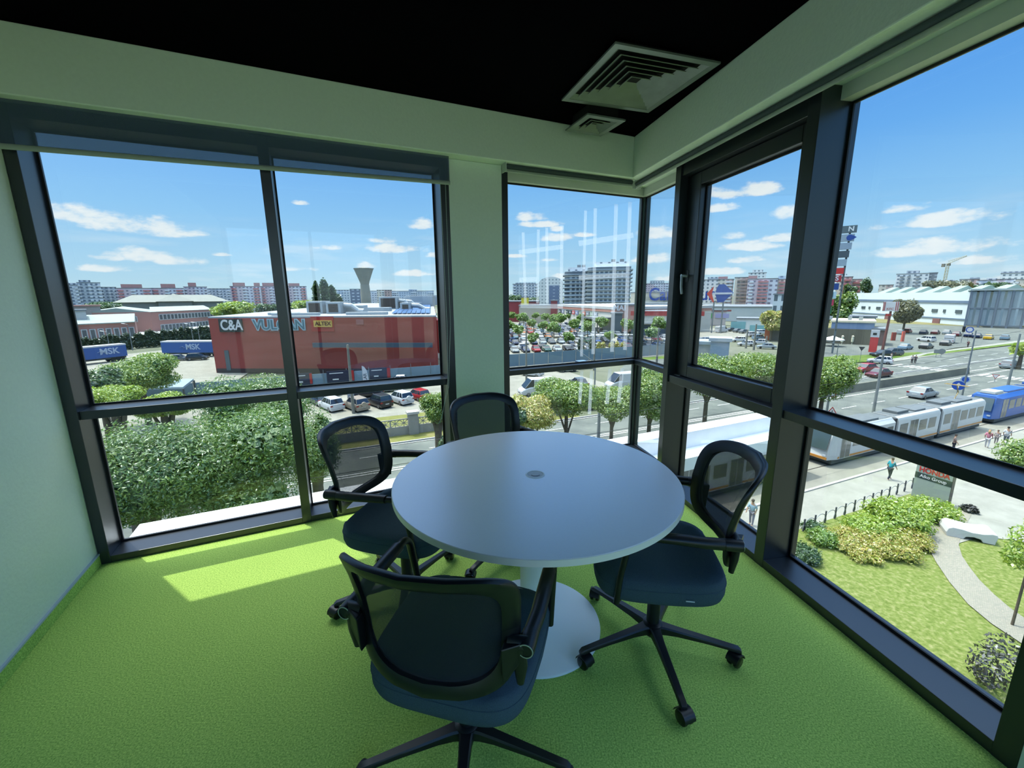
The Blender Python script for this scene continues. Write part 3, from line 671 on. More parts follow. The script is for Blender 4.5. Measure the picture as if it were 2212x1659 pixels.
# ------------------------------------------------------------------ foliage
def mesh_np(name, co, faces4, mats, midx=None):
    me = bpy.data.meshes.new(name); n = len(co); nf = len(faces4)
    me.vertices.add(n); me.vertices.foreach_set('co', co.astype(np.float32).ravel())
    me.loops.add(nf*4); me.loops.foreach_set('vertex_index', faces4.astype(np.int32).ravel())
    me.polygons.add(nf); me.polygons.foreach_set('loop_start', np.arange(0, nf*4, 4, dtype=np.int32)); me.polygons.foreach_set('loop_total', np.full(nf, 4, dtype=np.int32))
    for x in mats: me.materials.append(x)
    if midx is not None: me.polygons.foreach_set('material_index', midx.astype(np.int32))
    me.update(); me.validate(); return me
def leaves(lobes, n, L_, wr=.45, seed=1, droop=.0, inner=.55):
    """lobes: (cx,cy,cz,rx,ry,rz); returns a leaf cloud of folded-free rhombic leaves"""
    g = np.random.default_rng(seed); lb = np.array(lobes, float); ar = (lb[:, 3]*lb[:, 4]+lb[:, 4]*lb[:, 5]+lb[:, 3]*lb[:, 5]); k = g.choice(len(lb), n, p=ar/ar.sum())
    d = g.normal(size=(n, 3)); d /= np.linalg.norm(d, axis=1)[:, None]
    # clumpy shell
    fr = np.sin(d[:, 0]*7+k)*np.sin(d[:, 1]*6+k*2)*np.sin(d[:, 2]*7+k*3)
    r = inner + (1.03-inner)*g.random(n)**.45 + .10*fr
    c = lb[k, :3]+d*lb[k, 3:]*r[:, None]
    nn = d*.8+g.normal(size=(n, 3))*.55+np.array([0, 0, .35]); nn /= np.linalg.norm(nn, axis=1)[:, None]
    t = g.normal(size=(n, 3)); t[:, 2] -= droop; t -= nn*(t*nn).sum(1)[:, None]; t /= np.linalg.norm(t, axis=1)[:, None]; b = np.cross(nn, t)
    s = L_*(.65+.7*g.random(n))[:, None]
    co = np.stack([c-t*s*.5, c+b*s*wr*.5, c+t*s*.5, c-b*s*wr*.5], 1).reshape(-1, 3)
    return co
def trunk_mb(h, r, branches=(), lean=(0, 0)):
    m = MB(); m.tube([(0, 0, 0), (lean[0]*.3, lean[1]*.3, h*.35), (lean[0]*.7, lean[1]*.7, h*.7), (lean[0], lean[1], h)], [r*1.15, r, r*.85, r*.5], 9)
    for (z0, x, y, z1, rr) in branches:
        f = z0/h; a = V((lean[0]*f, lean[1]*f, z0)); e = V((x, y, z1)); m.tube([a, a.lerp(e, .5)+V((0, 0, .1*(z1-z0))), e], [rr, rr*.75, rr*.4], 7)
    return m
M_bark = mat('bark', (112, 100, 84), .95, var=.25, scale=6, bump=.5)
LM = dict(ash=leaf_mat('ash_leaves', (70, 112, 48), (112, 150, 66), (150, 176, 84)), street=leaf_mat('plane_leaves', (84, 128, 40), (132, 166, 58), (178, 196, 84)),
          lot=leaf_mat('young_maple_leaves', (92, 136, 44), (130, 168, 60), (160, 186, 80)), dark=leaf_mat('dark_leaves', (52, 88, 48), (84, 118, 62), (116, 144, 78)),
          olive=leaf_mat('olive_leaves', (84, 92, 56), (122, 122, 74), (152, 146, 92)), thuja=leaf_mat('thuja_leaves', (40, 66, 36), (62, 90, 46), (86, 108, 58)),
          lime=leaf_mat('lime_leaves', (128, 164, 36), (164, 196, 60), (196, 212, 84)), gold=leaf_mat('gold_leaves', (150, 170, 52), (196, 196, 84), (226, 196, 120)),
          purple=leaf_mat('dark_purple_leaves', (44, 46, 42), (66, 64, 56), (90, 84, 70)))
def tree(name, lab, base, lobes, n, L_, lm, trunk=(3, .15), br=(), lean=(0, 0), group=None, cat='tree', seed=1, wr=.45, droop=0., core=.72, rz=0):
    root = empty(name, base, rz, lab, cat, group)
    co = leaves(lobes, n, L_, wr, seed, droop); f = np.arange(len(co)).reshape(-1, 4); mi = np.zeros(len(f))
    if core:   # larger leaf sprays inside the crown
        ci = leaves([(a, b, c, rx*.62, ry*.62, rz_*.62) for (a, b, c, rx, ry, rz_) in lobes], max(60, n//5), L_*2.6, .8, seed+5, droop, .3); o_ = len(co)
        f2 = np.arange(len(ci)).reshape(-1, 4)+o_; co = np.vstack([co, ci]); f = np.vstack([f, f2])
    me = mesh_np('foliage', co, f, [LM[lm]]); o = bpy.data.objects.new('foliage', me); COL.objects.link(o); o.parent = root
    if trunk: trunk_mb(trunk[0], trunk[1], br, lean).build('trunk', M_bark, root, smooth=50)
    return root
def lobes_round(cz, R_, H_, k=7, seed=0, spread=.55):
    g = random.Random(seed); L_ = [(0, 0, cz, R_*.75, R_*.75, H_*.8)]
    for i in range(k):
        a = 2*pi*i/k+g.uniform(-.3, .3); q = g.uniform(.8, 1.15)*spread
        L_.append((R_*q*cos(a), R_*q*sin(a), cz+g.uniform(-.45, .5)*H_, R_*.5*g.uniform(.8, 1.15), R_*.5*g.uniform(.8, 1.15), H_*.5*g.uniform(.8, 1.1)))
    return L_
# big ash trees filling the lower left window (px centre, px base, dist)
def crown_at(px, py_top, px_w, dist, hb, **k): pass
def big(lab, px, dist, ytop, ybot, wpx, n, L_, seed, lm='ash', rel=None, tr=.3, **kw):
    top = AT(px, ytop, dist); bot = AT(px, ybot, dist); base = V((top.x, top.y, GZ)); d = ray(px, ytop); dep = dist/hypot(d.x, d.y)*1.0
    rad = wpx/2*dep/905; zc = (top.z+bot.z)/2-GZ; hh = (top.z-bot.z)/2
    lb = lobes_round(zc, rad, hh, 9, seed)
    return tree('leafy_tree', lab, base, lb, n, L_, lm, (zc+hh*.3, tr), [(zc*.55, rad*.5, .2, zc+hh*.3, tr*.5), (zc*.6, -rad*.5, -.3, zc+hh*.2, tr*.5), (zc*.6, .2, rad*.4, zc+hh*.4, tr*.4)], seed=seed, **kw)
big('large ash tree filling the middle of the lower left pane', 450, 21, 872, 1150, 400, 52000, .135, 11, wr=.34, droop=.6)
big('large ash tree at the far left of the lower left pane', 270, 20, 880, 1165, 240, 28000, .135, 12, wr=.34, droop=.6)
big('ash tree rising behind the mullion above the crossbar, in front of the red shop wall', 545, 26, 800, 1010, 230, 32000, .135, 13, wr=.34, droop=.6)
big('ash tree right of the left mullion, hanging over the road', 668, 23, 880, 1060, 110, 12000, .13, 14, wr=.34, droop=.6)
big('yellow-green tree top just above the crossbar at the far left', 235, 33, 832, 900, 110, 11000, .14, 15, lm='lime', wr=.4)
big('yellow-green tree top in front of the tin shed', 345, 34, 846, 905, 100, 11000, .14, 16, lm='lime', wr=.4)
big('round olive-green tree standing between the blue trailers', 292, 62, 762, 852, 150, 16000, .24, 17, lm='street', wr=.45)
big('dark leafy tree low at the far left edge of the upper left pane', 205, 50, 790, 870, 90, 4000, .3, 18, lm='dark')
big('small street tree by the concrete fence, left of the white column', 942, 30, 838, 925, 70, 7000, .14, 19, lm='street')
big('bush at the foot of the column beside the road', 965, 27, 925, 985, 40, 1200, .18, 20, lm='dark')
# row of street trees along the boulevard
big('street tree in the narrow corner window, left of the glazed corner', 1225, 30, 815, 905, 150, 17000, .17, 21, lm='street', tr=.16)
big('street tree with brownish dry crown beside the parked van', 1150, 27, 850, 935, 105, 10000, .15, 22, lm='gold', tr=.14)
big('low green tree at the left edge of the corner window', 1112, 26, 875, 925, 60, 2200, .2, 29, lm='dark', tr=.1)
big('street tree seen through the glazed corner', 1325, 34, 830, 905, 110, 12000, .17, 23, lm='street', tr=.16)
big('forked street tree right of the glazed corner post', 1410, 35, 790, 915, 130, 17000, .17, 24, lm='street', tr=.17)
big('street tree on the left of the opening sash', 1535, 43, 760, 865, 150, 16000, .20, 25, lm='street', tr=.2)
big('street tree on the right of the opening sash', 1650, 48, 752, 860, 150, 16000, .20, 26, lm='street', tr=.2)
big('street tree left of the tram beside the wide mullion', 1790, 52, 765, 878, 125, 16000, .21, 27, lm='street', tr=.2)
# median distance
big('tall dark green tree behind the sign pylon', 1818, 190, 628, 706, 55, 3500, .9, 31, lm='street', core=.85)
big('tall olive tree in front of the white warehouse', 1964, 200, 642, 705, 52, 3500, .9, 32, lm='olive', core=.8)
big('light green tree in front of the grey mall wing', 1672, 150, 668, 715, 54, 2600, .8, 33, lm='gold', core=.8)
big('bright yellow-green tree left of the red shopping hall', 500, 190, 648, 690, 85, 3500, 1.0, 34, lm='lime', core=.85)
big('grey-green tree behind the red shopping hall', 575, 200, 654, 690, 50, 1800, 1.0, 35, lm='dark', core=.85)
for i, (px, yt, w) in enumerate(((680, 606, 9), (697, 592, 13), (716, 608, 12), (731, 632, 11))):
    big(['slim poplar, leftmost of the poplar group', 'tallest poplar of the group left of the water tower', 'poplar right of the tallest poplar', 'short poplar at the right end of the poplar group'][i], px, 260+i*6, yt, 672, w, 1500, 1.4, 40+i, lm='dark', core=.85, group='poplars beyond the red shopping hall')
for i, (px, yt, yb, w, dd, lm_) in enumerate(((225, 650, 668, 70, 420, 'dark'), (300, 655, 670, 60, 400, 'lime'), (345, 654, 670, 70, 380, 'lime'), (660, 650, 674, 60, 300, 'lime'), (625, 652, 672, 50, 330, 'dark'), (800, 655, 664, 90, 400, 'dark'), (880, 650, 660, 70, 420, 'dark'), (1112, 635, 665, 30, 420, 'dark'), (1150, 638, 668, 50, 420, 'dark'), (1220, 642, 672, 50, 480, 'dark'),
      (1740, 655, 680, 60, 330, 'olive'), (1875, 594, 636, 22, 420, 'dark'), (2018, 604, 634, 42, 430, 'olive'), (2065, 604, 634, 60, 400, 'olive'), (2105, 612, 634, 40, 410, 'dark'), (2150, 608, 640, 46, 420, 'dark'), (2200, 612, 650, 46, 300, 'olive'), (1838, 614, 640, 24, 420, 'dark'), (2212, 745, 765, 30, 120, 'lime'))):
    nm = dict(dark='dark green', lime='bright green', olive='olive')[lm_]
    where = ['below the grey apartment blocks at the far left', 'behind the pink factory hall', 'behind the pink factory, beside the hipped roof', 'right of the left mullion, near the poplars', 'below the pink apartment blocks left of the mullion', 'at the foot of the water tower', 'low on the horizon right of the water tower', 'at the left edge of the narrow corner window', 'under the strip of blocks in the corner window', 'beside the arched block',
             'behind the wide mullion', 'standing alone left of the white tower block', 'under the white tower block', 'over the warehouse saw-tooth roofs', 'behind the warehouse roofs, right of the crane', 'above the grey frame wall', 'at the right edge beyond the grey wall', 'right of the sign pylon', 'roadside, at the right edge of the frame'][i]
    big(nm+' tree '+where, px, dd, yt, yb, w, 900 if w < 60 else 1500, 1.5 if dd > 200 else .7, 60+i, lm=lm_, core=.88)
# near garden planting
def bush(lab, px, py, w, h, n, L_, lm, seed, name='shrub', lobes=None, core=.5):
    n = int(n*1.7)
    b = G(px, py); d = hypot(b.x, b.y); rad = w/2*b.length/905*.95
    lb = lobes or [(0, 0, h*.5, rad*.8, rad*.8, h*.55)]+[(rad*.6*cos(a), rad*.6*sin(a), h*.42, rad*.5, rad*.5, h*.45) for a in (0, 1.3, 2.5, 3.8, 5)]
    return tree(name, lab, b+V((0, 0, .08)), lb, n, L_, lm, None, seed=seed, cat='shrub', core=core)
bush('large bright green shrub in front of the grey roadside sign', 1935, 1140, 90, 1.7, 2600, .16, 'lime', 81)
bush('bright green shrub at the right end of the planting bed', 2010, 1120, 70, 1.2, 2000, .15, 'lime', 82)
bush('yellow-green shrub in the middle of the planting bed', 1880, 1160, 80, 1.1, 2000, .15, 'lime', 83)
bush('pink-tinged golden shrub, middle of the bed', 1915, 1190, 90, .9, 2200, .13, 'gold', 84)
bush('golden shrub left of the middle of the bed', 1840, 1180, 80, .8, 1800, .13, 'gold', 85)
bush('low golden shrub at the front of the bed', 1860, 1205, 60, .6, 1000, .12, 'gold', 86)
bush('golden shrub nearest the curved path', 1965, 1178, 60, .8, 1300, .13, 'gold', 87)
bush('small golden shrub alone on the lawn edge', 1912, 1205, 36, .7, 500, .13, 'gold', 88)
bush('fresh green shrub at the left end of the bed', 1775, 1175, 50, .8, 1000, .12, 'lot', 89)
bush('dark green shrub in the corner by the window frame', 1735, 1210, 56, .8, 1300, .11, 'dark', 90)
bush('bluish green shrub behind the hoop fence', 1757, 1150, 40, .6, 700, .12, 'dark', 91)
bush('small dark plant right of the grey sign', 2092, 1108, 22, .5, 200, .12, 'purple', 92)
b = G(2185, 1355)
tree('young_tree', 'thin young tree with lime foliage by the curved path', b+V((0, 0, .08)), [(0, 0, 3.7, .8, .8, 1.0), (.25, .1, 4.6, .5, .5, .6), (-.35, .1, 3.2, .5, .5, .5), (.5, 0, 3.3, .5, .5, .5)], 1500, .17, 'lime', (4.6, .045), seed=95, core=0)
b = G(2140, 1490)
tree('shrub', 'dark purple-leaved shrub at the lower right corner of the lawn', b+V((0, 0, .08)), [(0, 0, .9, .75, .75, .8), (.3, .2, 1.5, .5, .5, .5), (-.35, 0, .8, .5, .5, .6)], 700, .16, 'purple', (1.2, .03), seed=96, cat='shrub', core=0)
b = G(2190, 1020)
tree('shrub', 'green shrub on the platform at the right edge of the frame', G(2195, 1010), [(0, 0, 1.2, 1.5, 1.5, 1.2), (1.2, 0, 1.3, 1.2, 1.2, 1.2), (-.7, -.4, .9, 1.0, 1.0, .9)], 2600, .2, 'street', None, seed=97, cat='shrub')

# ------------------------------------------------------------------ cars
M_cglass = mat('car_glass', (34, 46, 58), .12, spec=.8); M_tyre = mat('tyre', (22, 22, 24), .85); M_rim = mat('wheel_rim', (150, 152, 155), .35, metal=.7)
M_hl = mat('headlamp', (215, 222, 228), .15); M_tl = mat('tail_lamp', (170, 20, 18), .25); M_plate = mat('number_plate', (225, 228, 225), .5); M_chrome = mat('grille', (40, 42, 45), .4)
PAINT = dict(white=(232, 236, 238), silver=(176, 186, 190), grey=(104, 112, 118), black=(26, 30, 36), blue=(34, 72, 140), navy=(26, 44, 84), red=(178, 30, 34), maroon=(112, 26, 36), green=(30, 84, 62), beige=(176, 164, 146), yellow=(236, 190, 30), lightblue=(136, 168, 190), teal=(60, 110, 124), orange=(214, 120, 30))
def paint(c): return mat('car_paint_'+c, PAINT[c], .28, spec=.6)
# side profile: (x, z of deck/bonnet line) and glasshouse (x0,x1,x2,x3 at belt/roof)
CARS = dict(sedan=dict(L=4.5, W=1.76, H=1.46, deck=[(0, .55), (.05, .86), (.75, .95), (2.9, .93), (3.1, .90), (4.2, .74), (4.46, .60), (4.5, .45)], gh=(.55, 1.15, 2.45, 3.25)),
            hatch=dict(L=4.0, W=1.72, H=1.50, deck=[(0, .5), (.04, .92), (.3, .98), (2.7, .93), (2.9, .90), (3.75, .76), (3.97, .6), (4.0, .42)], gh=(.12, .45, 2.2, 3.0)),
            suv=dict(L=4.2, W=1.80, H=1.68, deck=[(0, .55), (.03, 1.02), (.3, 1.08), (2.8, 1.04), (3.0, 1.02), (3.9, .90), (4.17, .72), (4.2, .5)], gh=(.12, .42, 2.4, 3.15)),
            van=dict(L=5.3, W=2.0, H=2.4, deck=[(0, .6), (.02, 1.3), (.1, 1.35), (4.0, 1.30), (4.3, 1.2), (5.0, 1.0), (5.26, .75), (5.3, .5)], gh=(.05, .15, 3.75, 4.75)))
def car_parts(kind):
    K = CARS[kind]; L_, W_, H_ = K['L'], K['W']/2, K['H']; body = MB(); rs = []
    for i, (x, zt) in enumerate(K['deck']):
        w = W_*(.90 if i in (0, len(K['deck'])-1) else .97 if i in (1, len(K['deck'])-2) else 1.0); zb = .22 if 0 < i < len(K['deck'])-1 else .30
        rs.append([(x-L_/2, -w*.93, zb), (x-L_/2, -w, zb+.14), (x-L_/2, -w, zt-.14), (x-L_/2, -w*.93, zt-.02), (x-L_/2, -w*.80, zt), (x-L_/2, w*.80, zt), (x-L_/2, w*.93, zt-.02), (x-L_/2, w, zt-.14), (x-L_/2, w, zb+.14), (x-L_/2, w*.93, zb)])
    body.rings(rs)
    a0, a1, a2, a3 = [x-L_/2 for x in K['gh']]; zb = .90 if kind in ('sedan', 'hatch') else 1.02 if kind == 'suv' else 1.27; wt = W_*.76 if kind != 'van' else W_*.88
    gl = MB().hexa([(a0, -W_*.93, zb), (a3, -W_*.91, zb-.02), (a3, W_*.91, zb-.02), (a0, W_*.93, zb)], [(a1, -wt, H_-.05), (a2, -wt, H_-.05), (a2, wt, H_-.05), (a1, wt, H_-.05)])
    roof = MB().hexa([(a1-.03, -wt-.012, H_-.075), (a2+.04, -wt-.012, H_-.075), (a2+.04, wt+.012, H_-.075), (a1-.03, wt+.012, H_-.075)], [(a1+.06, -wt+.08, H_), (a2-.04, -wt+.08, H_), (a2-.04, wt-.08, H_), (a1+.06, wt-.08, H_)])
    zz = H_-.06; e = .012
    def pil(x0, x1, s, w0=.05):   # pillar strip on the glasshouse side
        y0 = s*(W_*.92+e); y1 = s*(wt+e); roof.hexa([(x0-w0, y0, zb-.03), (x0+w0, y0, zb-.03), (x0+w0, y0-s*.03, zb-.03), (x0-w0, y0-s*.03, zb-.03)], [(x1-w0, y1, zz), (x1+w0, y1, zz), (x1+w0, y1-s*.03, zz), (x1-w0, y1-s*.03, zz)])
    for s in (-1, 1):
        pil(a0+.05, a1+.04, s, .07 if kind != 'sedan' else .05); pil(a3-.05, a2-.03, s, .035); m_ = (a0+a3)/2+.08; pil(m_, (a1+a2)/2+.05, s, .04)
        if kind in ('suv', 'hatch'): pil(a0+.75, a1+.62, s, .05)
    if kind == 'van': roof.box(a0+.02, -W_*.985, zb-.06, a2-.35, W_*.985, H_-.07)
    wx = (.165*L_+.02-L_/2+.05, L_*.80-L_/2+.02); wr = .31 if kind != 'suv' else .345
    return body, gl, roof, wx, wr, K
def wheel_mb(x, y, r, s):
    t = MB(); t.mi = 0; t.lathe([(.0001, -.10), (r*.86, -.10), (r, -.07), (r, .07), (r*.86, .10), (.0001, .10)], 18, (x, y, r), 1)
    t.mi = 1; t.lathe([(.0001, -.108), (r*.62, -.108), (r*.66, -.10)] if s < 0 else [(r*.66, .10), (r*.62, .108), (.0001, .108)], 10, (x, y, r), 1); return t
def near_car(kind, colour, loc, rz, lab, group=None, spare=None, cat='car', name=None):
    body, gl, roof, wx, wr, K = car_parts(kind); L_, W_ = K['L'], K['W']/2
    root = empty(name or ('van' if kind == 'van' else 'car'), (loc[0], loc[1], GZ+.03), rz, lab, cat, group); P = paint(colour)
    body.build('body', P, root, smooth=28); gl.build('windows', M_cglass, root); roof.build('roof', P, root, bevel=.02)
    for x in wx:
        for s in (-1, 1): wheel_mb(x, s*(W_-.10), wr, s).build('wheel', [M_tyre, M_rim], root, smooth=30)
    for s in (-1, 1):
        MB().box(L_/2-.12, s*W_*.86-.16, .60, L_/2-.005, s*W_*.86+.10*s, .74).build('headlamp', M_hl, root); MB().box(-L_/2-.004, s*W_*.84-.14, .74, -L_/2+.10, s*W_*.84+.14, .90).build('tail_lamp', M_tl, root)
        MB().box(.55*1, s*(W_+.02)-.07, .95, .72, s*(W_+.02)+.07, 1.06).build('wing_mirror', P, root)
    MB().box(-L_/2-.012, -.26, .55, -L_/2+.02, .26, .66).build('number_plate', M_plate, root); MB().box(L_/2-.03, -.42, .38, L_/2+.004, .42, .52).build('grille', M_chrome, root)
    if spare: MB().lathe([(.0001, -.12), (.30, -.12), (.33, -.08), (.33, .04), (.0001, .04)], 22, (0, 0, 0), 0).build('spare_wheel', paint(spare), root, smooth=30).location = (-L_/2-.10, .0, .98)
    if kind == 'suv':
        for s in (-1, 1): MB().tube([(-1.3, s*.60, K['H']+.03), (.5, s*.60, K['H']+.03)], .018, 6).build('roof_rail', M_rim, root)
    return root
_cm = {}
def far_car(kind, colour, p, rz, lab, group):
    key = (kind, colour)
    if key not in _cm:
        body, gl, roof, wx, wr, K = car_parts(kind); m = MB()
        for q, mi in ((body, 0), (roof, 0), (gl, 1)): m.mi = mi; m.add(q.v, q.f)
        for x in wx:
            for s in (-1, 1): m.mi = 2; m.lathe([(.0001, -.10), (wr, -.10), (wr, .10), (.0001, .10)], 12, (x, s*(K['W']/2-.10), wr), 1)
        m.mi = 3; m.box(K['L']/2-.1, -K['W']*.42, .6, K['L']/2-.004, -K['W']*.25, .74); m.box(K['L']/2-.1, K['W']*.25, .6, K['L']/2-.004, K['W']*.42, .74)
        o = m.build('car', [paint(colour), M_cglass, M_tyre, M_hl], smooth=28); me = o.data; bpy.data.objects.remove(o); _cm[key] = me
    o = bpy.data.objects.new('car', _cm[key]); COL.objects.link(o); o.location = (p[0], p[1], GZ+.03); o.rotation_euler = (0, 0, rz); tag(o, lab, 'car', group); return o
def heading(u, v): d = UD*u+VD*v; return atan2(d.y, d.x)
# first row in the near car park, tails to the road
nose = heading(-.38, .92)
for (px, py, kind, c, sp, lab) in ((716, 884, 'suv', 'white', None, 'white estate car at the left end of the front car-park row'), (770, 884, 'suv', 'beige', 'beige', 'beige off-roader with a spare wheel, behind the lamp pole'), (820, 877, 'suv', 'black', None, 'dark grey hatchback between the beige and the white off-roader'), (865, 870, 'suv', 'white', 'white', 'white off-roader with a spare wheel on its tail door'), (903, 862, 'hatch', 'red', None, 'red hatchback at the right end of the front row')):
    p = G(px, py); near_car(kind, c, p, nose, lab, 'cars parked in the front row of the near car park', sp)
for (px, py, kind, c, lab, hd) in ((690, 872, 'hatch', 'navy', 'dark blue car half hidden by foliage at the left end of the car park', nose), (700, 858, 'suv', 'black', 'black car under the crossbar, left of the lamp pole', nose+1.6), (795, 857, 'sedan', 'black', 'black saloon parked sideways behind the front row', heading(-1, .1)), (745, 850, 'sedan', 'grey', 'grey saloon just below the crossbar', heading(-1, .1)), (835, 846, 'hatch', 'silver', 'silver car partly behind the crossbar', heading(1, 0)), (880, 838, 'hatch', 'grey', 'grey car at the right, under the crossbar', heading(1, 0)), (860, 830, 'sedan', 'white', 'white saloon just above the crossbar by the flag', heading(-1, .2)),
      (690, 828, 'sedan', 'silver', 'silver saloon above the crossbar near the left mullion', heading(-1, .2))):
    near_car(kind, c, G(px, py), hd, lab)
near_car('van', 'white', G(1160, 852), heading(-1, .12), 'white panel van parked below the crossbar of the corner window', cat='van')
near_car('hatch', 'white', G(1150, 812), nose+.2, 'white hatchback in front of the grey hoarding')
near_car('sedan', 'grey', G(1250, 835), heading(.2, 1), 'dark saloon under the crossbar, middle of the corner window')
near_car('sedan', 'black', G(1290, 880), heading(1, -.1), 'black car behind the corner street trees')
near_car('van', 'white', G(1345, 838), heading(-1, .1), 'white box van left of the glazed corner post', cat='van')
near_car('van', 'white', G(1410, 828), heading(1, .1), 'white box truck right of the glazed corner post', cat='van')
near_car('hatch', 'lightblue', G(1262, 795), heading(1, 0), 'blue roofed car on the grass before the hoarding')
near_car('hatch', 'lightblue', G(1225, 802), heading(1, 0), 'pale blue car just over the crossbar of the corner window')
near_car('sedan', 'silver', G(1992, 858), heading(1, .02), 'silver saloon driving on the boulevard, beside the tram')
near_car('sedan', 'maroon', G(1897, 814), heading(-1, .05), 'dark red saloon driving away beyond the median wall')
near_car('hatch', 'red', G(1867, 803), heading(-1, .1), 'red hatchback at the turn by the street tree')
near_car('hatch', 'white', G(1900, 785), heading(-.4, 1), 'white hatchback waiting behind the red ones')
near_car('hatch', 'silver', G(2180, 795), heading(1, .02), 'silver hatchback on the boulevard near the right edge')
near_car('suv', 'grey', G(1925, 768), heading(-1, .4), 'grey van-like car turning at the junction')
near_car('sedan', 'black', G(1905, 770), heading(-1, .4), 'dark saloon at the junction behind the pedestrians')
for i, (px, py, kind, c, hd, w) in enumerate(((1955, 755, 'sedan', 'lightblue', heading(1, .1), 'beside the grass island'), (2000, 753, 'sedan', 'black', heading(1, .1), 'right of the light blue saloon'), (2042, 746, 'sedan', 'black', heading(1, .2), 'by the forecourt exit'), (2000, 738, 'suv', 'white', heading(.3, 1), 'near the white delivery van'), (2066, 726, 'sedan', 'maroon', heading(1, .2), 'behind the delivery van'),
      (2092, 728, 'sedan', 'navy', heading(1, .2), 'left of the yellow sports car'), (2110, 730, 'sedan', 'navy', heading(1, .2), 'touching the yellow sports car'), (2135, 733, 'sedan', 'yellow', heading(1, .2), 'low and bright on the forecourt'), (2170, 734, 'hatch', 'lightblue', heading(1, .2), 'with its bonnet up at the right'), (1995, 722, 'hatch', 'navy', heading(1, .2), 'in the back row of the forecourt'), (2020, 722, 'sedan', 'maroon', heading(1, .2), 'in the back row behind the van'), (2045, 722, 'sedan', 'silver', heading(1, .2), 'at the right of the back row'),
      (1945, 722, 'hatch', 'silver', heading(1, .2), 'behind the red totem posts'), (1960, 719, 'hatch', 'red', heading(1, .2), 'near the dark red totem'))):
    far_car(kind, c, G(px, py), hd, f'{c} {kind} on the far forecourt, {w}'.replace('lightblue', 'light blue'), 'cars on the forecourt beyond the boulevard')
v_ = near_car('van', 'white', G(2050, 741), heading(1, .3), 'white delivery van with a red diamond mark on the forecourt', cat='van')
MB().add([(.2, -1.012, 1.7), (.75, -1.012, 1.35), (1.3, -1.012, 1.7), (.75, -1.012, 2.05), (.2, -1.02, 1.7), (.75, -1.02, 1.35), (1.3, -1.02, 1.7), (.75, -1.02, 2.05)], [(0, 1, 2, 3), (7, 6, 5, 4)]).build('diamond_mark', mat('sign_red', (196, 36, 36), .5), v_)
for i, (px, py, kind, c, hd, w) in enumerate(((1595, 738, 'hatch', 'white', 3.0, 'left of the dark poles'), (1610, 747, 'hatch', 'white', 2.8, 'nearest the white container'), (1640, 744, 'hatch', 'white', 2.9, 'between the dark poles'), (1625, 727, 'suv', 'white', .2, 'in front of the pavilion'), (1645, 722, 'suv', 'white', .2, 'right of the pavilion door'), (1595, 718, 'sedan', 'grey', .3, 'in the line behind the pavilion kerb'), (1608, 720, 'sedan', 'grey', .3, 'second in the line at the pavilion kerb'), (1580, 716, 'sedan', 'black', .3, 'at the head of the pavilion kerb line'),
      (1655, 753, 'sedan', 'silver', 2.7, 'just above the sash trees'), (1515, 740, 'hatch', 'silver', .2, 'behind the pale cabin, left'), (1530, 739, 'hatch', 'silver', .2, 'behind the pale cabin, right'), (1640, 734, 'suv', 'lightblue', .2, 'by the orange shop panel'))):
    far_car(kind, c, G(px, py), hd, f'{c} {kind} seen through the opening sash, {w}'.replace('lightblue', 'light blue'), 'cars seen through the sash')
near_car('van', 'white', G(1558, 718), heading(1, .1), 'white box van parked before the green shop sign', cat='van')
for i, (px, py, kind, c, hd, w) in enumerate(((388, 779, 'sedan', 'grey', 0.2, 'left of the pair'), (428, 778, 'suv', 'black', .2, 'right of the pair, against the hall'))):
    near_car(kind, c, G(px, py), hd+.1, f'{c} car parked before the blue trailer, {w}')
for i, (px, py, c) in enumerate(((652, 812, 'white'), (668, 812, 'silver'), (742, 812, 'navy'), (826, 806, 'navy'), (690, 815, 'black'))):
    near_car('hatch', c, G(px, py-14)+V((0, 0, 0)), heading(.1, -1), f'{c} car showing over the hoarding, '+['leftmost', 'second from the left', 'behind the lamp pole', 'right of the flag', 'between the silver and navy ones'][i])
# mall car park
O2 = G(1105, 764); O2b = G(1350, 757); cu = (O2b-O2).normalized(); cv = V((-cu.y, cu.x, 0)); rnd = random.Random(3)
ORD = ['front', 'second', 'third', 'fourth', 'fifth', 'sixth', 'seventh', 'eighth', 'ninth', 'tenth', 'eleventh', 'twelfth']
cols = ['white']*7+['silver']*7+['grey']*3+['black']*3+['blue']*2+['navy']*3+['red', 'maroon', 'teal', 'green', 'beige', 'lightblue', 'orange']
def onum(n):
    return f'{n}{"th" if 10 <= n % 100 <= 20 else {1: "st", 2: "nd", 3: "rd"}.get(n % 10, "th")}'
rowd = [2.4, 8.2, 19.5, 25.3, 36.6, 42.4, 53.7, 59.5, 70.8, 76.6, 88, 94]
ncar = 0
for r, dv in enumerate(rowd):
    k = 0
    for i in range(-6, 60):
        p = O2+cu*(i*2.75+1.2)+cv*dv
        a = ray(1090, 700); b_ = ray(1462, 720); az = atan2(p.x, p.y)
        if not (atan2(a.x, a.y) < az < atan2(b_.x, b_.y)): continue
        if i*2.75 > 60+dv*.62: continue
        if rnd.random() < .13 or (i % 9 == 4 and r % 2): continue
        k += 1; ncar += 1
        kind = rnd.choice(['sedan', 'hatch', 'hatch', 'suv']); c = rnd.choice(cols)
        if r == 0 and k < 9: kind, c = (('hatch', 'silver'), ('hatch', 'navy'), ('hatch', 'red'), ('sedan', 'green'), ('sedan', 'silver'), ('suv', 'black'), ('sedan', 'white'), ('sedan', 'grey'))[k-1]
        far_car(kind, c, p, atan2(-cv.y, -cv.x) + (0 if (r % 2 == 0) else pi)+rnd.uniform(-.04, .04), f'{c} {kind} in the {ORD[r]} row of the mall car park, {onum(k)} from the left'.replace('lightblue', 'light blue'), 'cars in the mall car park')
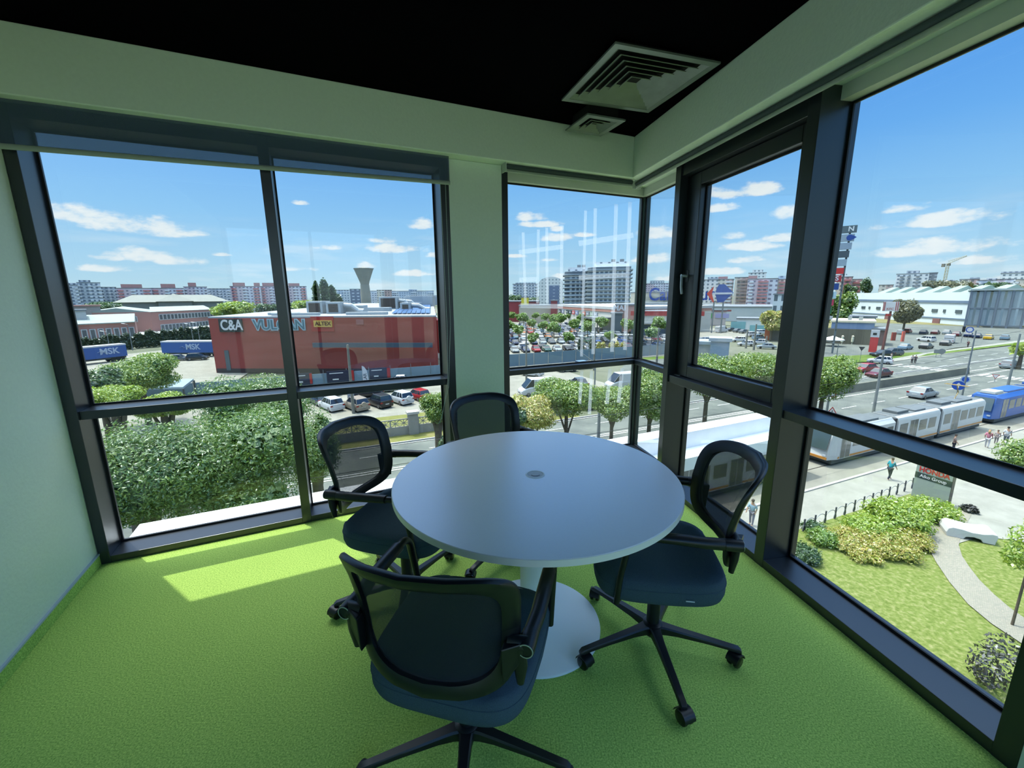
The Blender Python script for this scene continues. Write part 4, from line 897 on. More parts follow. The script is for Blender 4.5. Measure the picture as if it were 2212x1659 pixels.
# young trees between the rows: three models, copied
models = []
tn = 0
for r, dv in enumerate((5.3, 22.4, 39.5, 56.6, 73.7, 91, 108)):
    k = 0
    for i in range(12):
        p = O2+cu*(i*11.5+rnd.uniform(-2, 2)+5)+cv*(dv+rnd.uniform(-.8, .8)); a = ray(1090, 700); b_ = ray(1450, 720); az = atan2(p.x, p.y)
        if not (atan2(a.x, a.y) < az < atan2(b_.x, b_.y)) or i*11.5 > 60+dv*.55: continue
        k += 1; tn += 1; lab = f'young maple in the {ORD[r]} strip of the mall car park, {onum(k)} from the left'
        if len(models) < 3:
            t = tree('car_park_tree', lab, (p.x, p.y, GZ), lobes_round(3.5, 1.6, 1.4, 5, tn), 900, .42, 'lot', (2.6, .09), seed=tn, group='young trees in the mall car park', core=.75); models.append(t)
        else:
            t = dup(models[tn % 3]); t.location = (p.x, p.y, GZ); t.rotation_euler = (0, 0, rnd.uniform(0, 6)); t.scale = [rnd.uniform(1.05, 1.6)]*3; tag(t, lab, 'tree', 'young trees in the mall car park')

# ------------------------------------------------------------------ trams
M_tw = mat('tram_white', (226, 230, 226), .35, var=.03, scale=2); M_or = mat('tram_orange', (222, 150, 60), .4); M_roofg = mat('tram_roof_grey', (120, 128, 130), .7, var=.1, scale=2); M_dk = mat('tram_underframe', (84, 90, 90), .7); M_tg = mat('tram_glass', (74, 92, 92), .12, spec=.8); M_bel = mat('bellows', (60, 62, 64), .9); M_bt = mat('tram_blue', (58, 112, 196), .35); M_seatr = mat('warm_interior', (160, 90, 60), .7)
def tram(lab, u0, u1, v0, body, stripe, roofm, sections, front=True, name='tram', trim=True):
    n = len(sections); w = 2.4; root = empty(name, W2(u0, v0), TH, lab, 'tram'); L_ = u1-u0; x = 0; H_ = 3.15
    for k, fr in enumerate(sections):
        l = L_*fr; x0, x1 = x+(.0 if k == 0 else .25), x+l-(.0 if k == n-1 else .25); nose = front and k == 0
        b_ = MB()
        MB().box(x0+(1.0 if k == 0 and front else .1), .42, 3.118, x1-.1, 1.98, 3.15).build('roof_walkway', M_roofg, root)
        prof = [(0, .55), (0, 2.75), (.12, 3.0), (.35, 3.12), (2.05, 3.12), (2.28, 3.0), (2.4, 2.75), (2.4, .55)]
        def ring(xx, k1=0, dz=0): return [(xx, y+(k1 if y < 1.2 else -k1), z+dz) for y, z in prof]
        rs = [ring(x0 + (1.0 if nose else 0)), ring(x1)]
        b_.rings(rs)
        if nose:   # raked cab
            b_ = MB(); R0 = [(x0+.0, .25, .55), (x0-.05, .22, 1.35), (x0+.55, .30, 2.85), (x0+.7, .45, 2.98), (x0+.7, 1.95, 2.98), (x0+.55, 2.10, 2.85), (x0-.05, 2.18, 1.35), (x0+.0, 2.15, .55)]
            R1 = [(x0+1.0, 0, .55), (x0+1.0, 0, 1.4), (x0+1.0, 0, 2.75), (x0+1.0, .35, 3.12), (x0+1.0, 2.05, 3.12), (x0+1.0, 2.4, 2.75), (x0+1.0, 2.4, 1.4), (x0+1.0, 2.4, .55)]
            R2 = [(x1,)+p[1:] for p in R1]; b_.rings([R0, R1, R2])
        sec = b_.build('car_body', body, root, smooth=30)
        MB().box(x0+(.5 if nose else .05), .12, .18, x1-.05, 2.28, .56).build('skirt', M_dk, sec)
        if stripe: MB().box(x0+(1.0 if nose else 0), -.012, .62, x1, 0.004, .78).build('stripe', stripe, sec)
        if nose:
            MB().hexa([(x0-.075, .34, 1.42), (x0-.075, 2.06, 1.42), (x0-.03, 2.06, 1.42), (x0-.03, .34, 1.42)], [(x0+.47, .42, 2.74), (x0+.47, 1.98, 2.74), (x0+.53, 1.98, 2.74), (x0+.53, .42, 2.74)]).build('windscreen', M_tg, sec)
            if stripe: MB().box(x0-.075, .24, .60, x0-.0, 2.16, .80).build('bumper_stripe', stripe, sec)
            for y in (.45, 1.95): MB().box(x0-.09, y-.14, .86, x0-.02, y+.14, 1.0).build('headlamp', M_hl, sec)
        xx = x0+(1.25 if nose else .35); j = 0
        while xx < x1-1.0:
            if (j % 4 == (0 if nose else 1)) and xx < x1-1.6:
                MB().box(xx, -.02, .62, xx+.62, -.004, 2.62).box(xx+.66, -.02, .62, xx+1.28, -.004, 2.62).build('door', M_tg, sec); MB().box(xx-.03, -.026, .60, xx+.0, .0, 2.66).box(xx+.625, -.026, .60, xx+.655, .0, 2.66).box(xx+1.285, -.026, .60, xx+1.315, .0, 2.66).box(xx-.03, -.026, 2.62, xx+1.31, .0, 2.67).build('door_frame', body, sec); xx += 1.6
            else:
                l2 = min(1.25, x1-xx-.25); MB().box(xx, -.014, 1.45, xx+l2, .003, 2.45).build('window', M_tg, sec, bevel=.02); xx += l2+.35
            j += 1
        for q, (rx, rl, ry0, ry1, h, mm) in enumerate(((.9, 1.8, .6, 1.8, .28, M_tw if k == 0 else roofm), (3.4, max(.8, (x1-x0)-5.2), .45, 1.95, .18, roofm))):
            if rx+.4 < x1-x0: MB().box(x0+rx, ry0, 3.12, min(x0+rx+rl, x1-.3), ry1, 3.12+h).build('roof_unit', mm, sec, bevel=.03)
        if k < n-1: MB().box(x1-.02, .14, .5, x1+.52, 2.26, 3.0).build('bellows', M_bel, root)
        x += l
    if trim:
        px_ = L_*.86; m = MB(); m.tube([(px_, 1.2, 3.2), (px_+.6, 1.2, 3.9), (px_+.05, 1.2, 4.7)], .045, 6); m.tube([(px_-.15, .3, 4.72), (px_-.15, 2.1, 4.72)], .03, 6); m.tube([(px_+.2, .3, 4.72), (px_+.2, 2.1, 4.72)], .03, 6); m.tube([(px_-.15, .8, 4.72), (px_+.2, .8, 4.72)], .03, 6); m.tube([(px_-.15, 1.6, 4.72), (px_+.2, 1.6, 4.72)], .03, 6)
        m.build('pantograph', mat('pantograph_yellow', (190, 160, 90), .5), root)
    return root
tram('white tram with an orange stripe and grey roof, stopped beside the platform', 36.3, 61.5, 19.45, M_tw, M_or, M_roofg, (.36, .30, .34))
tram('white tram ahead of the other, mostly hidden by the wide mullion', 12.0, 33.4, 19.45, M_tw, M_or, M_roofg, (.5, .5), front=False, trim=False)
tram('blue tram behind the white one, cut by the right edge of the frame', 64.2, 84, 19.45, M_bt, None, M_bt, (.5, .5), trim=False)

# ------------------------------------------------------------------ people
def skin_obj(name, verts, edges, radii, m, parent, root=0, sub=1):
    me = bpy.data.meshes.new(name); me.from_pydata(verts, edges, []); me.materials.append(m); o = bpy.data.objects.new(name, me); COL.objects.link(o); o.parent = parent
    sk = o.modifiers.new('skin', 'SKIN'); sk.use_smooth_shade = True
    if not me.skin_vertices: me.skin_vertices.new()
    for i, r in enumerate(radii):
        sv = me.skin_vertices[0].data[i]; sv.radius = (r, r) if not isinstance(r, tuple) else r; sv.use_root = (i == root)
    s = o.modifiers.new('sub', 'SUBSURF'); s.levels = s.render_levels = sub
    dg = bpy.context.evaluated_depsgraph_get(); nm = bpy.data.meshes.new_from_object(o.evaluated_get(dg)); nm.polygons.foreach_set('use_smooth', [True]*len(nm.polygons))
    o.modifiers.clear(); old = o.data; o.data = nm; nm.name = name; return o
def person(lab, p, face, shirt, legs, hair, stride=.18, h=1.7, longhair=False, bend=0.0, skin=(205, 160, 130), arm=.1):
    root = empty('person', (p[0], p[1], GZ+.05), face, lab, 'person'); k = h/1.7; S = stride
    hipz = .88; fx = bend
    J = dict(pel=(0, 0, .92), wa=(fx*.3, 0, 1.06), ch=(fx*.8, 0, 1.30), nk=(fx, 0, 1.45), hb=(fx+.01, 0, 1.53), ht=(fx+.02, 0, 1.63),
             hl=(0, .09, .86), kl=(S*.55, .10, .47), al=(S, .10, .08), tl=(S+.15, .10, .035), hr=(0, -.09, .86), kr=(-S*.15, -.10, .47), ar=(-S*.9, -.10, .09), tr=(-S*.9+.14, -.10, .035),
             sl=(fx*.95, .17, 1.39), el=(fx*.9-arm, .215, 1.13), wl=(fx*.9-arm+.12, .20, .90), fl=(fx*.9-arm+.15, .20, .82), sr=(fx*.95, -.17, 1.39), er=(fx*.9+arm, -.215, 1.13), wr=(fx*.9+arm+.15, -.20, .92), fr=(fx*.9+arm+.18, -.21, .84))
    J = {a: tuple(c*k for c in b_) for a, b_ in J.items()}; names = list(J); ix = {a: i for i, a in enumerate(names)}
    E_ = [('pel', 'wa'), ('wa', 'ch'), ('ch', 'nk'), ('nk', 'hb'), ('hb', 'ht'), ('pel', 'hl'), ('hl', 'kl'), ('kl', 'al'), ('al', 'tl'), ('pel', 'hr'), ('hr', 'kr'), ('kr', 'ar'), ('ar', 'tr'), ('ch', 'sl'), ('sl', 'el'), ('el', 'wl'), ('wl', 'fl'), ('ch', 'sr'), ('sr', 'er'), ('er', 'wr'), ('wr', 'fr')]
    rad = dict(pel=.105, wa=.09, ch=.105, nk=.055, hb=.075, ht=.082, hl=.085, kl=.058, al=.04, tl=.035, hr=.085, kr=.058, ar=.04, tr=.035, sl=.055, el=.042, wl=.03, fl=.032, sr=.055, er=.042, wr=.03, fr=.032)
    skin_obj('body', [J[n] for n in names], [(ix[a], ix[b_]) for a, b_ in E_], [rad[n]*k for n in names], mat('skin_%d' % skin[0], skin, .6), root)
    def sub(name, ns, es, f, m):
        ii = {a: i for i, a in enumerate(ns)}; skin_obj(name, [J[n] for n in ns], [(ii[a], ii[b_]) for a, b_ in es], [rad[n]*k*f for n in ns], m, root)
    J2 = dict(J)
    sub('shirt', ['pel', 'wa', 'ch', 'sl', 'el', 'sr', 'er'], [('pel', 'wa'), ('wa', 'ch'), ('ch', 'sl'), ('sl', 'el'), ('ch', 'sr'), ('sr', 'er')], 1.38, mat('cloth_%d_%d_%d' % shirt, shirt, .9))
    sub('trousers', ['pel', 'hl', 'kl', 'al', 'hr', 'kr', 'ar'], [('pel', 'hl'), ('hl', 'kl'), ('kl', 'al'), ('pel', 'hr'), ('hr', 'kr'), ('kr', 'ar')], 1.22, mat('cloth_%d_%d_%d' % legs, legs, .9))
    hm = MB(); c = V(J['ht'])+V((-.012, 0, .012)); rs = []
    for j in range(7):
        th = pi*j/6*.62; rs.append([c+V((.098*sin(th)*cos(2*pi*i/12), .09*sin(th)*sin(2*pi*i/12), .098*cos(th)))*k for i in range(12)])
    hm.rings(rs)
    if longhair: hm.tube([c+V((-.06, 0, .02)), c+V((-.09, 0, -.12)), c+V((-.09, 0, -.26))], [(.07, .05), (.08, .05), (.05, .03)], 8)
    hm.build('hair', mat('hair_%d_%d_%d' % hair, hair, .8), root, smooth='all')
    nz = V(J['ht'])+V((.085, 0, -.04))*k; MB().hexa([nz+V((-.01, -.012, -.012)), nz+V((.012, -.01, -.012)), nz+V((.012, .01, -.012)), nz+V((-.01, .012, -.012))], [nz+V((-.012, -.006, .03)), nz+V((0, -.005, .03)), nz+V((0, .005, .03)), nz+V((-.012, .006, .03))]).build('nose', mat('skin_%d' % skin[0], skin, .6), root)
    return root
fa = atan2
person('person in a turquoise T-shirt and navy trousers walking on the pavement', G(1919, 1037), heading(1, -.25), (30, 170, 184), (30, 38, 64), (70, 52, 40), .22, 1.72, bend=.06)
person('person in a patterned top and dark trousers standing by the tram', G(2057, 978), heading(.3, -1), (150, 130, 124), (44, 46, 60), (60, 44, 36), .05, 1.66)
person('person with long fair hair in a pink top and white trousers', G(2130, 968), heading(1, .1), (222, 140, 160), (222, 222, 226), (200, 160, 110), .12, 1.68, longhair=True)
person('small person in a light top walking behind the one in pink', G(2150, 960), heading(1, .1), (196, 180, 176), (150, 140, 140), (120, 92, 70), .1, 1.35)
person('person in a white shirt with dark hair half hidden by the shrub', G(2170, 962), heading(1, .1), (230, 234, 236), (120, 130, 140), (30, 28, 28), .1, 1.74)
person('person in a pale blue shirt seen low between the chair and the wide mullion', G(1622, 1136), heading(-1, -.2), (176, 208, 226), (150, 150, 156), (84, 70, 60), .08, 1.74, bend=.08)
person('person in a grey top and dark trousers crossing, left of the pair', G(1969, 786), heading(-1, -.3), (180, 176, 180), (28, 28, 36), (40, 34, 30), .15)
person('person in a dark top crossing, right of the pair', G(1976, 786), heading(-1, -.3), (70, 76, 84), (26, 28, 36), (50, 40, 34), .15)
person('person in a pinkish top and pale jeans waiting at the junction', G(1924, 780), heading(-.3, -1), (216, 196, 190), (130, 168, 176), (90, 60, 40), .03)
person('person in a dark maroon top walking on the far footway', G(2090, 751), heading(-1, 0), (90, 44, 60), (60, 40, 50), (40, 30, 30), .18)

# ================================================================== buildings and street furniture
DIM = .95
def D_(px, py): p = G(px, py); return hypot(p.x, p.y)
def facade(name, wall, win, sx, sz, fx=.5, fz=.5, band=None, alt=None):
    """far facade: window grid laid out in the building's own coordinates"""
    if name in _mats: return _mats[name]
    m = bpy.data.materials.new(name); m.use_nodes = True; nt = m.node_tree; N = nt.nodes.new; L = nt.links.new; b = nt.nodes['Principled BSDF']; b.inputs['Roughness'].default_value = .8
    tc = N('ShaderNodeTexCoord'); sp = N('ShaderNodeSeparateXYZ'); L(tc.outputs['Object'], sp.inputs[0])
    def M(op, a, c=None):
        n = N('ShaderNodeMath'); n.operation = op
        for i, v in enumerate((a, c)):
            if v is None: continue
            if isinstance(v, (int, float)): n.inputs[i].default_value = v
            else: L(v, n.inputs[i])
        return n.outputs[0]
    h = M('ADD', sp.outputs[0], M('MULTIPLY', sp.outputs[1], .7))
    gx = M('FRACT', M('MULTIPLY', h, 1/sx)); gz = M('FRACT', M('MULTIPLY', sp.outputs[2], 1/sz))
    w = M('MULTIPLY', M('LESS_THAN', M('ABSOLUTE', M('SUBTRACT', gx, .5)), fx/2), M('LESS_THAN', M('ABSOLUTE', M('SUBTRACT', gz, .5)), fz/2))
    wn = N('ShaderNodeTexWhiteNoise'); wn.noise_dimensions = '2D'; cb = N('ShaderNodeCombineXYZ'); L(M('FLOOR', M('MULTIPLY', h, 1/(sx*(3 if alt else 1)))), cb.inputs[0]); L(M('FLOOR', M('MULTIPLY', sp.outputs[2], 1/(sz if not alt else sz*40))), cb.inputs[1]); L(cb.outputs[0], wn.inputs[0])
    def D(c): q = rgb(*c); return (q[0]*DIM, q[1]*DIM, q[2]*DIM, 1)
    base = N('ShaderNodeMix'); base.data_type = 'RGBA'; base.inputs[6].default_value = D(wall); base.inputs[7].default_value = D(alt or wall); L(M('GREATER_THAN', wn.outputs[0], .5), base.inputs[0]); c = base.outputs[2]
    if band:
        bm_ = N('ShaderNodeMix'); bm_.data_type = 'RGBA'; L(M('LESS_THAN', gz, .22), bm_.inputs[0]); L(c, bm_.inputs[6]); bm_.inputs[7].default_value = D(band); c = bm_.outputs[2]
    mx = N('ShaderNodeMix'); mx.data_type = 'RGBA'; L(w, mx.inputs[0]); L(c, mx.inputs[6]); mx.inputs[7].default_value = D(win); L(mx.outputs[2], b.inputs['Base Color'])
    _mats[name] = m; return m
M_roof = mat('flat_roof', (112, 118, 122), .9, var=.06, scale=.2)
def block(lab, x0, x1, yt, dist, m, depth=16, name='apartment_block', caps=(), balc=(), ang=0.0, roofm=None, cat='building', group=None):
    """slab block whose front spans the bearings px x0..x1 at the given distance"""
    xm = (x0+x1)/2; c = AT(xm, 640, dist); d = V((c.x, c.y, 0)).normalized(); f = V((d.y, -d.x, 0)); h = AT(xm, yt, dist).z-GZ
    a = AT(x0, 640, dist); b_ = AT(x1, 640, dist); w = (V((b_.x, b_.y, 0))-V((a.x, a.y, 0))).length*cos(ang)**.0
    root = empty(name, (c.x, c.y, GZ), atan2(f.y, f.x)+ang, lab, cat, group)
    MB().box(-w/2, 0, 0, w/2, depth, h).build('walls', m, root); MB().box(-w/2-.3, -.3, h, w/2+.3, depth+.3, h+.5).build('roof', roofm or M_roof, root)
    for (p0, p1, dy, mm) in caps:   # raised attic pieces
        xx0, xx1 = -w/2+w*p0, -w/2+w*p1; MB().box(xx0, 1, h+.5, xx1, depth-1, h+.5+dy).build('attic', mm, root)
    for (p0, p1, n, mm, out) in balc:
        for k in range(n):
            z = h*(k+1)/(n+1); MB().box(-w/2+w*p0, -out, z, -w/2+w*p1, 0.0, z+h/(n+1)*.42).build('balcony', mm, root)
    return root
F_grey = facade('facade_grey', (176, 184, 190), (96, 108, 124), 3.4, 3.0, .5, .45, band=(150, 160, 168), alt=(196, 200, 204))
F_pink = facade('facade_pink', (200, 184, 190), (120, 112, 130), 3.4, 3.0, .5, .45, alt=(206, 206, 214))
F_red = mat('attic_terracotta', (176, 130, 128), .8); F_wht = facade('facade_white', (226, 228, 224), (120, 132, 140), 3.6, 3.0, .42, .5); F_blu = facade('facade_blue_grey', (178, 192, 206), (104, 120, 140), 3.2, 3.0, .5, .45, alt=(198, 206, 212))
F_tan = facade('facade_beige', (214, 204, 186), (132, 128, 124), 3.4, 3.0, .48, .5, alt=(196, 168, 160))
M_bal = mat('balcony_white', (214, 218, 220), .7); M_balr = mat('balcony_red', (190, 120, 120), .7)
bw = [(0, .12, 8, M_bal, 1.2), (.45, .58, 8, M_bal, 1.2), (.85, 1, 8, M_bal, 1.2)]; br_ = [(.05, .2, 8, M_balr, 1.2), (.4, .55, 8, M_bal, 1.2), (.75, .95, 8, M_balr, 1.2)]
for (lab, x0, x1, yt, d, m, caps, bl_) in (
    ('grey apartment block with white balconies at the far left edge', 130, 172, 616, 560, F_grey, [(.3, 1, 1.5, F_grey)], bw), ('grey apartment block, tallest on the far left', 172, 222, 611, 565, F_grey, [(.1, .6, 2, F_grey)], bw),
    ('low grey block joining the tall grey one and the pink row', 222, 254, 621, 570, F_grey, [], bw), ('pink and white apartment block, left one of the pink row', 254, 330, 623, 560, F_pink, [(.15, .75, 3.5, F_red)], br_),
    ('pink and white apartment block behind the hipped roof', 330, 400, 623, 565, F_pink, [(.3, .75, 4, F_red)], br_), ('grey-pink apartment block right of the hipped roof', 400, 450, 620, 575, F_pink, [(.2, .55, 4, F_red)], bw),
    ('pale grey block in the gap of the pink row', 450, 500, 624, 600, F_grey, [], bw), ('pink and white apartment block left of the mullion', 500, 565, 619, 540, F_pink, [(.1, .5, 3.5, F_red), (.8, 1, 3.5, F_red)], br_),
    ('pink and white apartment block just behind the mullion', 565, 612, 619, 545, F_pink, [(.1, .7, 3.5, F_red)], br_), ('pinkish block with a roof aerial right of the mullion', 616, 664, 619, 520, F_pink, [(.2, .7, 3, F_red)], br_),
    ('blue-grey block right of the poplars', 728, 758, 627, 560, F_blu, [], bw), ('dark blue office block left of the water tower', 757, 780, 625, 500, facade('facade_navy', (92, 106, 130), (190, 200, 210), 5, 3.4, .5, .3), [], []),
    ('low blue-grey block behind the water tower', 780, 815, 629, 600, F_blu, [], bw), ('cream and brown block right of the water tower', 815, 847, 627, 560, F_tan, [], [(.3, .5, 8, M_bal, 1.2)]), ('long blue-grey block ending the row at the window frame', 847, 938, 629, 620, F_blu, [(.4, .6, 2, F_blu)], bw),
    ('green-grey apartment block at the left of the corner window', 1108, 1162, 614, 480, F_grey, [(.1, .9, 1.2, F_grey)], bw), ('grey strip of blocks seen through the glazed corner', 1384, 1445, 613, 640, F_pink, [(.3, .8, 4, F_grey)], bw),
    ('white block with square windows at the left of the sash', 1516, 1548, 605, 420, F_wht, [(.3, 1, 2, F_grey)], []), ('terracotta and cream block, second in the sash', 1548, 1582, 604, 400, F_tan, [(0, .6, 2, F_red)], [(.5, .9, 9, M_bal, 1.2)]),
    ('tall block with a cream side and brown balconies, middle of the sash', 1584, 1612, 600, 350, F_tan, [], [(.2, 1, 10, mat('balcony_brown', (150, 128, 118), .7), 1.4)]), ('wide pink and blue-grey block with stacked balconies in the sash', 1612, 1676, 603, 345, F_pink, [(.0, .3, 2, F_red)], [(.35, .7, 10, M_balr, 1.3), (.05, .2, 10, M_bal, 1.0)]),
    ('cream block crowning the skyline of the sash', 1612, 1650, 590, 520, F_wht, [(.2, .8, 3, F_wht)], []), ('orange-beige block right of the pink one', 1676, 1708, 604, 350, F_tan, [(0, .5, 2, F_blu)], [(.1, .5, 9, M_balr, 1.2)]), ('stepped white block right of the sign pylon', 1803, 1836, 599, 430, F_tan, [(0, .6, 2, F_wht)], [(.4, .9, 8, M_balr, 1.6)]),
    ('lower beige block between the pylon and the lone tree', 1836, 1857, 604, 440, F_tan, [], [(.1, .9, 7, M_balr, 1.5)]), ('white tower block with columns of curved balconies', 1928, 1998, 592, 520, F_wht, [(.3, .7, 2.5, F_grey)], [(.12, .24, 10, mat('balcony_grey', (128, 134, 138), .7), 2), (.35, .45, 10, mat('balcony_grey', (128, 134, 138), .7), 2), (.62, .72, 10, mat('balcony_grey', (128, 134, 138), .7), 2)]),
    ('dark grey end wing of the white tower block', 1998, 2016, 590, 530, facade('facade_dark_grey', (124, 130, 136), (188, 192, 194), 6, 3, .7, .25), [], []), ('low cream block under the crane', 1895, 1926, 616, 500, F_tan, [], []), ('white and brown flat below the crane jib', 2032, 2056, 608, 480, F_wht, [(0, 1, .8, F_grey)], []), ('cream flat left of the dark green trees', 2066, 2108, 604, 500, F_tan, [(.5, 1, 1, F_grey)], bw),
    ('blue-grey flats behind the warehouse roofs', 2108, 2146, 606, 470, F_blu, [(.4, 1, 1, F_grey)], bw), ('lilac flats left of the long white hotel', 2146, 2182, 604, 460, F_pink, [], bw), ('long white building with small square windows at the right edge', 2150, 2260, 590, 600, F_wht, [(0, 1, 1.2, F_grey)], []), ('low pale flats at the right edge', 2186, 2250, 604, 430, F_tan, [], bw)):
    block(lab, x0, x1, yt, d, m, caps=caps, balc=bl_)

# white twin apartment tower with wrap-round balconies
def curved(lab, x0, x1, yt, d, n, attic):
    c = AT((x0+x1)/2, 640, d); dd = V((c.x, c.y, 0)).normalized(); f = V((dd.y, -dd.x, 0)); a = AT(x0, 640, d); b_ = AT(x1, 640, d); w = hypot(a.x-b_.x, a.y-b_.y); h = AT((x0+x1)/2, yt, d).z-GZ
    root = empty('apartment_tower', (c.x, c.y, GZ), atan2(f.y, f.x), lab, 'building'); D_ = 24; r = 9
    def outline(g): return [(-w/2-g+r*(1-cos(t*pi/12)), -g+r*(1-sin(t*pi/12))) for t in range(7)]+[(w/2+g, -g), (w/2+g, D_), (-w/2-g, D_)]
    MB().prism(outline(0), 0, h).build('walls', facade('facade_tower', (222, 226, 226), (92, 106, 120), 3.3, h/n, .62, .62), root)
    MB().prism(outline(.05), h*(n-1)/n, h-.2).build('dark_storey', mat('cladding_charcoal', (84, 96, 106), .7), root)
    for k in range(1, n): z = h*k/n; MB().prism(outline(1.5), z, z+.35).build('balcony_slab', mat('slab_edge_dark', (88, 96, 104), .7), root); MB().prism(outline(1.42), z+.36, z+1.2).build('balcony_glass', sheer_mat('balcony_glass_%d' % k, (190, 205, 212), .45, .2) if 'balcony_glass_1' not in _mats else _mats['balcony_glass_1'], root)
    MB().box(-w/2+w*.16, 4, h, w/2-w*.04, D_-3, h+attic).build('attic', facade('facade_attic', (206, 212, 214), (110, 120, 130), 6, 4, .3, .3), root)
    for p in (.55, .75): MB().box(-w/2+w*p, 8, h+attic, -w/2+w*p+3, 12, h+attic+2.2).build('roof_hut', M_roof, root)
curved('tall white apartment tower with dark balcony lines, right one of the pair', 1266, 1360, 576, 330, 12, 3.6)
curved('white apartment tower with rounded corner, left one of the pair', 1218, 1268, 586, 350, 10, 3.2)
# arched block
c = AT(1190, 640, 400); dd = V((c.x, c.y, 0)).normalized(); f = V((dd.y, -dd.x, 0)); w = 51/905*c.y*1.0; h0 = AT(1190, 612, 400).z-GZ; h1 = AT(1190, 598, 400).z-GZ
root = empty('arched_block', (c.x, c.y, GZ), atan2(f.y, f.x), 'apartment block with a round arched roof beside the twin towers', 'building')
pts = [(-w/2, 0), (w/2, 0)]+[(w/2*cos(t*pi/12), h0+(h1-h0)*sin(t*pi/12)) for t in range(13)]
m = MB(); n_ = len(pts); m.rings([[(x, 0, z) for x, z in pts], [(x, 16, z) for x, z in pts]]); m.build('walls', facade('facade_arch', (212, 214, 208), (140, 148, 150), 3.2, 3, .4, .45), root)
MB().box(-w*.08, -.4, 2, w*.34, .0, h0-2).build('glazed_bay', facade('facade_bay', (96, 112, 140), (150, 160, 176), 5, 3, .4, .3), root)

DIM = .56
# crane
c = AT(2036, 630, 620); cr = empty('tower_crane', (c.x, c.y, GZ), heading(1, 0), 'pale yellow tower crane on the skyline', 'crane'); hc_ = AT(2036, 572, 620).z-GZ; M_cr = mat('crane_yellow', (226, 214, 170), .6)
m = MB()
for sx in (-.9, .9):
    for sy in (-.9, .9): m.tube([(sx, sy, 0), (sx, sy, hc_)], .22, 5)
k = 0
while k*3 < hc_-3:
    z = k*3; m.tube([(-.9, -.9, z), (.9, -.9, z+3)], .12, 4); m.tube([(.9, .9, z), (-.9, .9, z+3)], .12, 4); m.tube([(-.9, .9, z), (-.9, -.9, z+3)], .12, 4); k += 1
m.build('mast', M_cr, cr); m = MB()
m.tube([(-8, 0, hc_), (0, 0, hc_+1), (34, 0, hc_+9)], .35, 5); m.tube([(0, 0, hc_+3.4), (34, 0, hc_+9.6)], .25, 5)
for q in range(10): m.tube([(q*3.4, 0, hc_+1+q*.8), (q*3.4+1.7, 0, hc_+3.6+q*.75)], .15, 4)
m.build('jib', M_cr, cr); MB().box(-9.5, -1, hc_-2.5, -7, 1, hc_+.6).build('counterweight', mat('crane_grey', (150, 140, 120), .8), cr); MB().box(.5, -1, hc_-1.2, 3.2, 1, hc_+1.2).build('cab', mat('crane_grey', (150, 140, 120), .8), cr)

# water tower
c = G(790, 668); c = AT(790, 640, 300); wt_h = AT(790, 576, 300).z-GZ; wt = empty('water_tower', (c.x, c.y, GZ), 0, 'concrete water tower with a flared funnel head', 'tower'); r0 = 10.5/905*300
m = MB().lathe([(r0*.93, 0), (r0*.90, wt_h*.5), (r0*.80, wt_h*.66)], 20); m.build('shaft', mat('raw_concrete', (168, 166, 150), .9, var=.12, scale=.4), wt, smooth=40)
m = MB().lathe([(r0*.80, wt_h*.66), (r0*.95, wt_h*.72), (r0*1.85, wt_h*.955), (r0*1.9, wt_h*.965), (r0*.4, wt_h*.985), (.01, wt_h)], 8); m.build('tank', mat('raw_concrete', (168, 166, 150), .9), wt)
MB().lathe([(r0*1.93, wt_h*.955), (r0*1.93, wt_h*.965), (.01, wt_h*.966)], 8).build('rim', mat('rim_dark', (110, 110, 104), .9), wt)

# red shopping hall
ZT = -1.75
F1, F2 = G(449, 684, ZT), G(942, 681, ZT); dd = V((F2.x-F1.x, F2.y-F1.y, 0)).normalized(); back = V((ray(932, 640).x, ray(932, 640).y, 0)).normalized()
hall = empty('shopping_hall', (F1.x, F1.y, GZ), 0, 'long brick-red shopping hall with shop signs on its wall', 'building')
def HP(a, b_, z): p = V((F1.x, F1.y, 0))+(V((F2.x, F2.y, 0))-V((F1.x, F1.y, 0)))*a+back*b_; return V((p.x-F1.x, p.y-F1.y, z))
HT = ZT-GZ; DL = 175
M_brick = mat('red_cladding', (172, 72, 62), .75, var=.06, scale=.25); M_brick2 = mat('bright_red_panel', (190, 40, 36), .6)
b4 = [HP(0, 0, 0), HP(1, 0, 0), HP(1, DL, 0), HP(0, DL, 0)]
MB().hexa(b4, [V((p.x, p.y, HT-.3)) for p in b4]).build('walls', M_brick, hall)
MB().hexa([V((p.x, p.y, HT-.31)) for p in b4], [V((p.x, p.y, HT-.02)) for p in b4]).build('roof', mat('roof_membrane', (176, 186, 194), .7, var=.05, scale=.1), hall)
nn = -V((-dd.y, dd.x, 0)); 
if nn.dot(back) > 0: nn = -nn
def WQ(x0, x1, y0, y1, off, th=.12):
    """panel on the hall's front wall given by its outline in the photograph"""
    def wp(px, py):
        d = ray(px, py); t = (V((F1.x, F1.y, 0))-V((0, 0, 0))).dot(nn)/V((d.x, d.y, 0)).dot(nn); return V((d.x*t-F1.x, d.y*t-F1.y, HC+d.z*t-GZ))
    A_, B_, C_, D_ = wp(x0, y1), wp(x1, y1), wp(x1, y0), wp(x0, y0); return MB().hexa([A_+nn*off, B_+nn*off, B_+nn*(off-th), A_+nn*(off-th)], [V((A_.x, A_.y, D_.z))+nn*off, V((B_.x, B_.y, C_.z))+nn*off, V((B_.x, B_.y, C_.z))+nn*(off-th), V((A_.x, A_.y, D_.z))+nn*(off-th)]), (wp((x0+x1)/2, (y0+y1)/2))
def wsize(px, n_): return n_/905*V((F1.x, F1.y, 0)).length
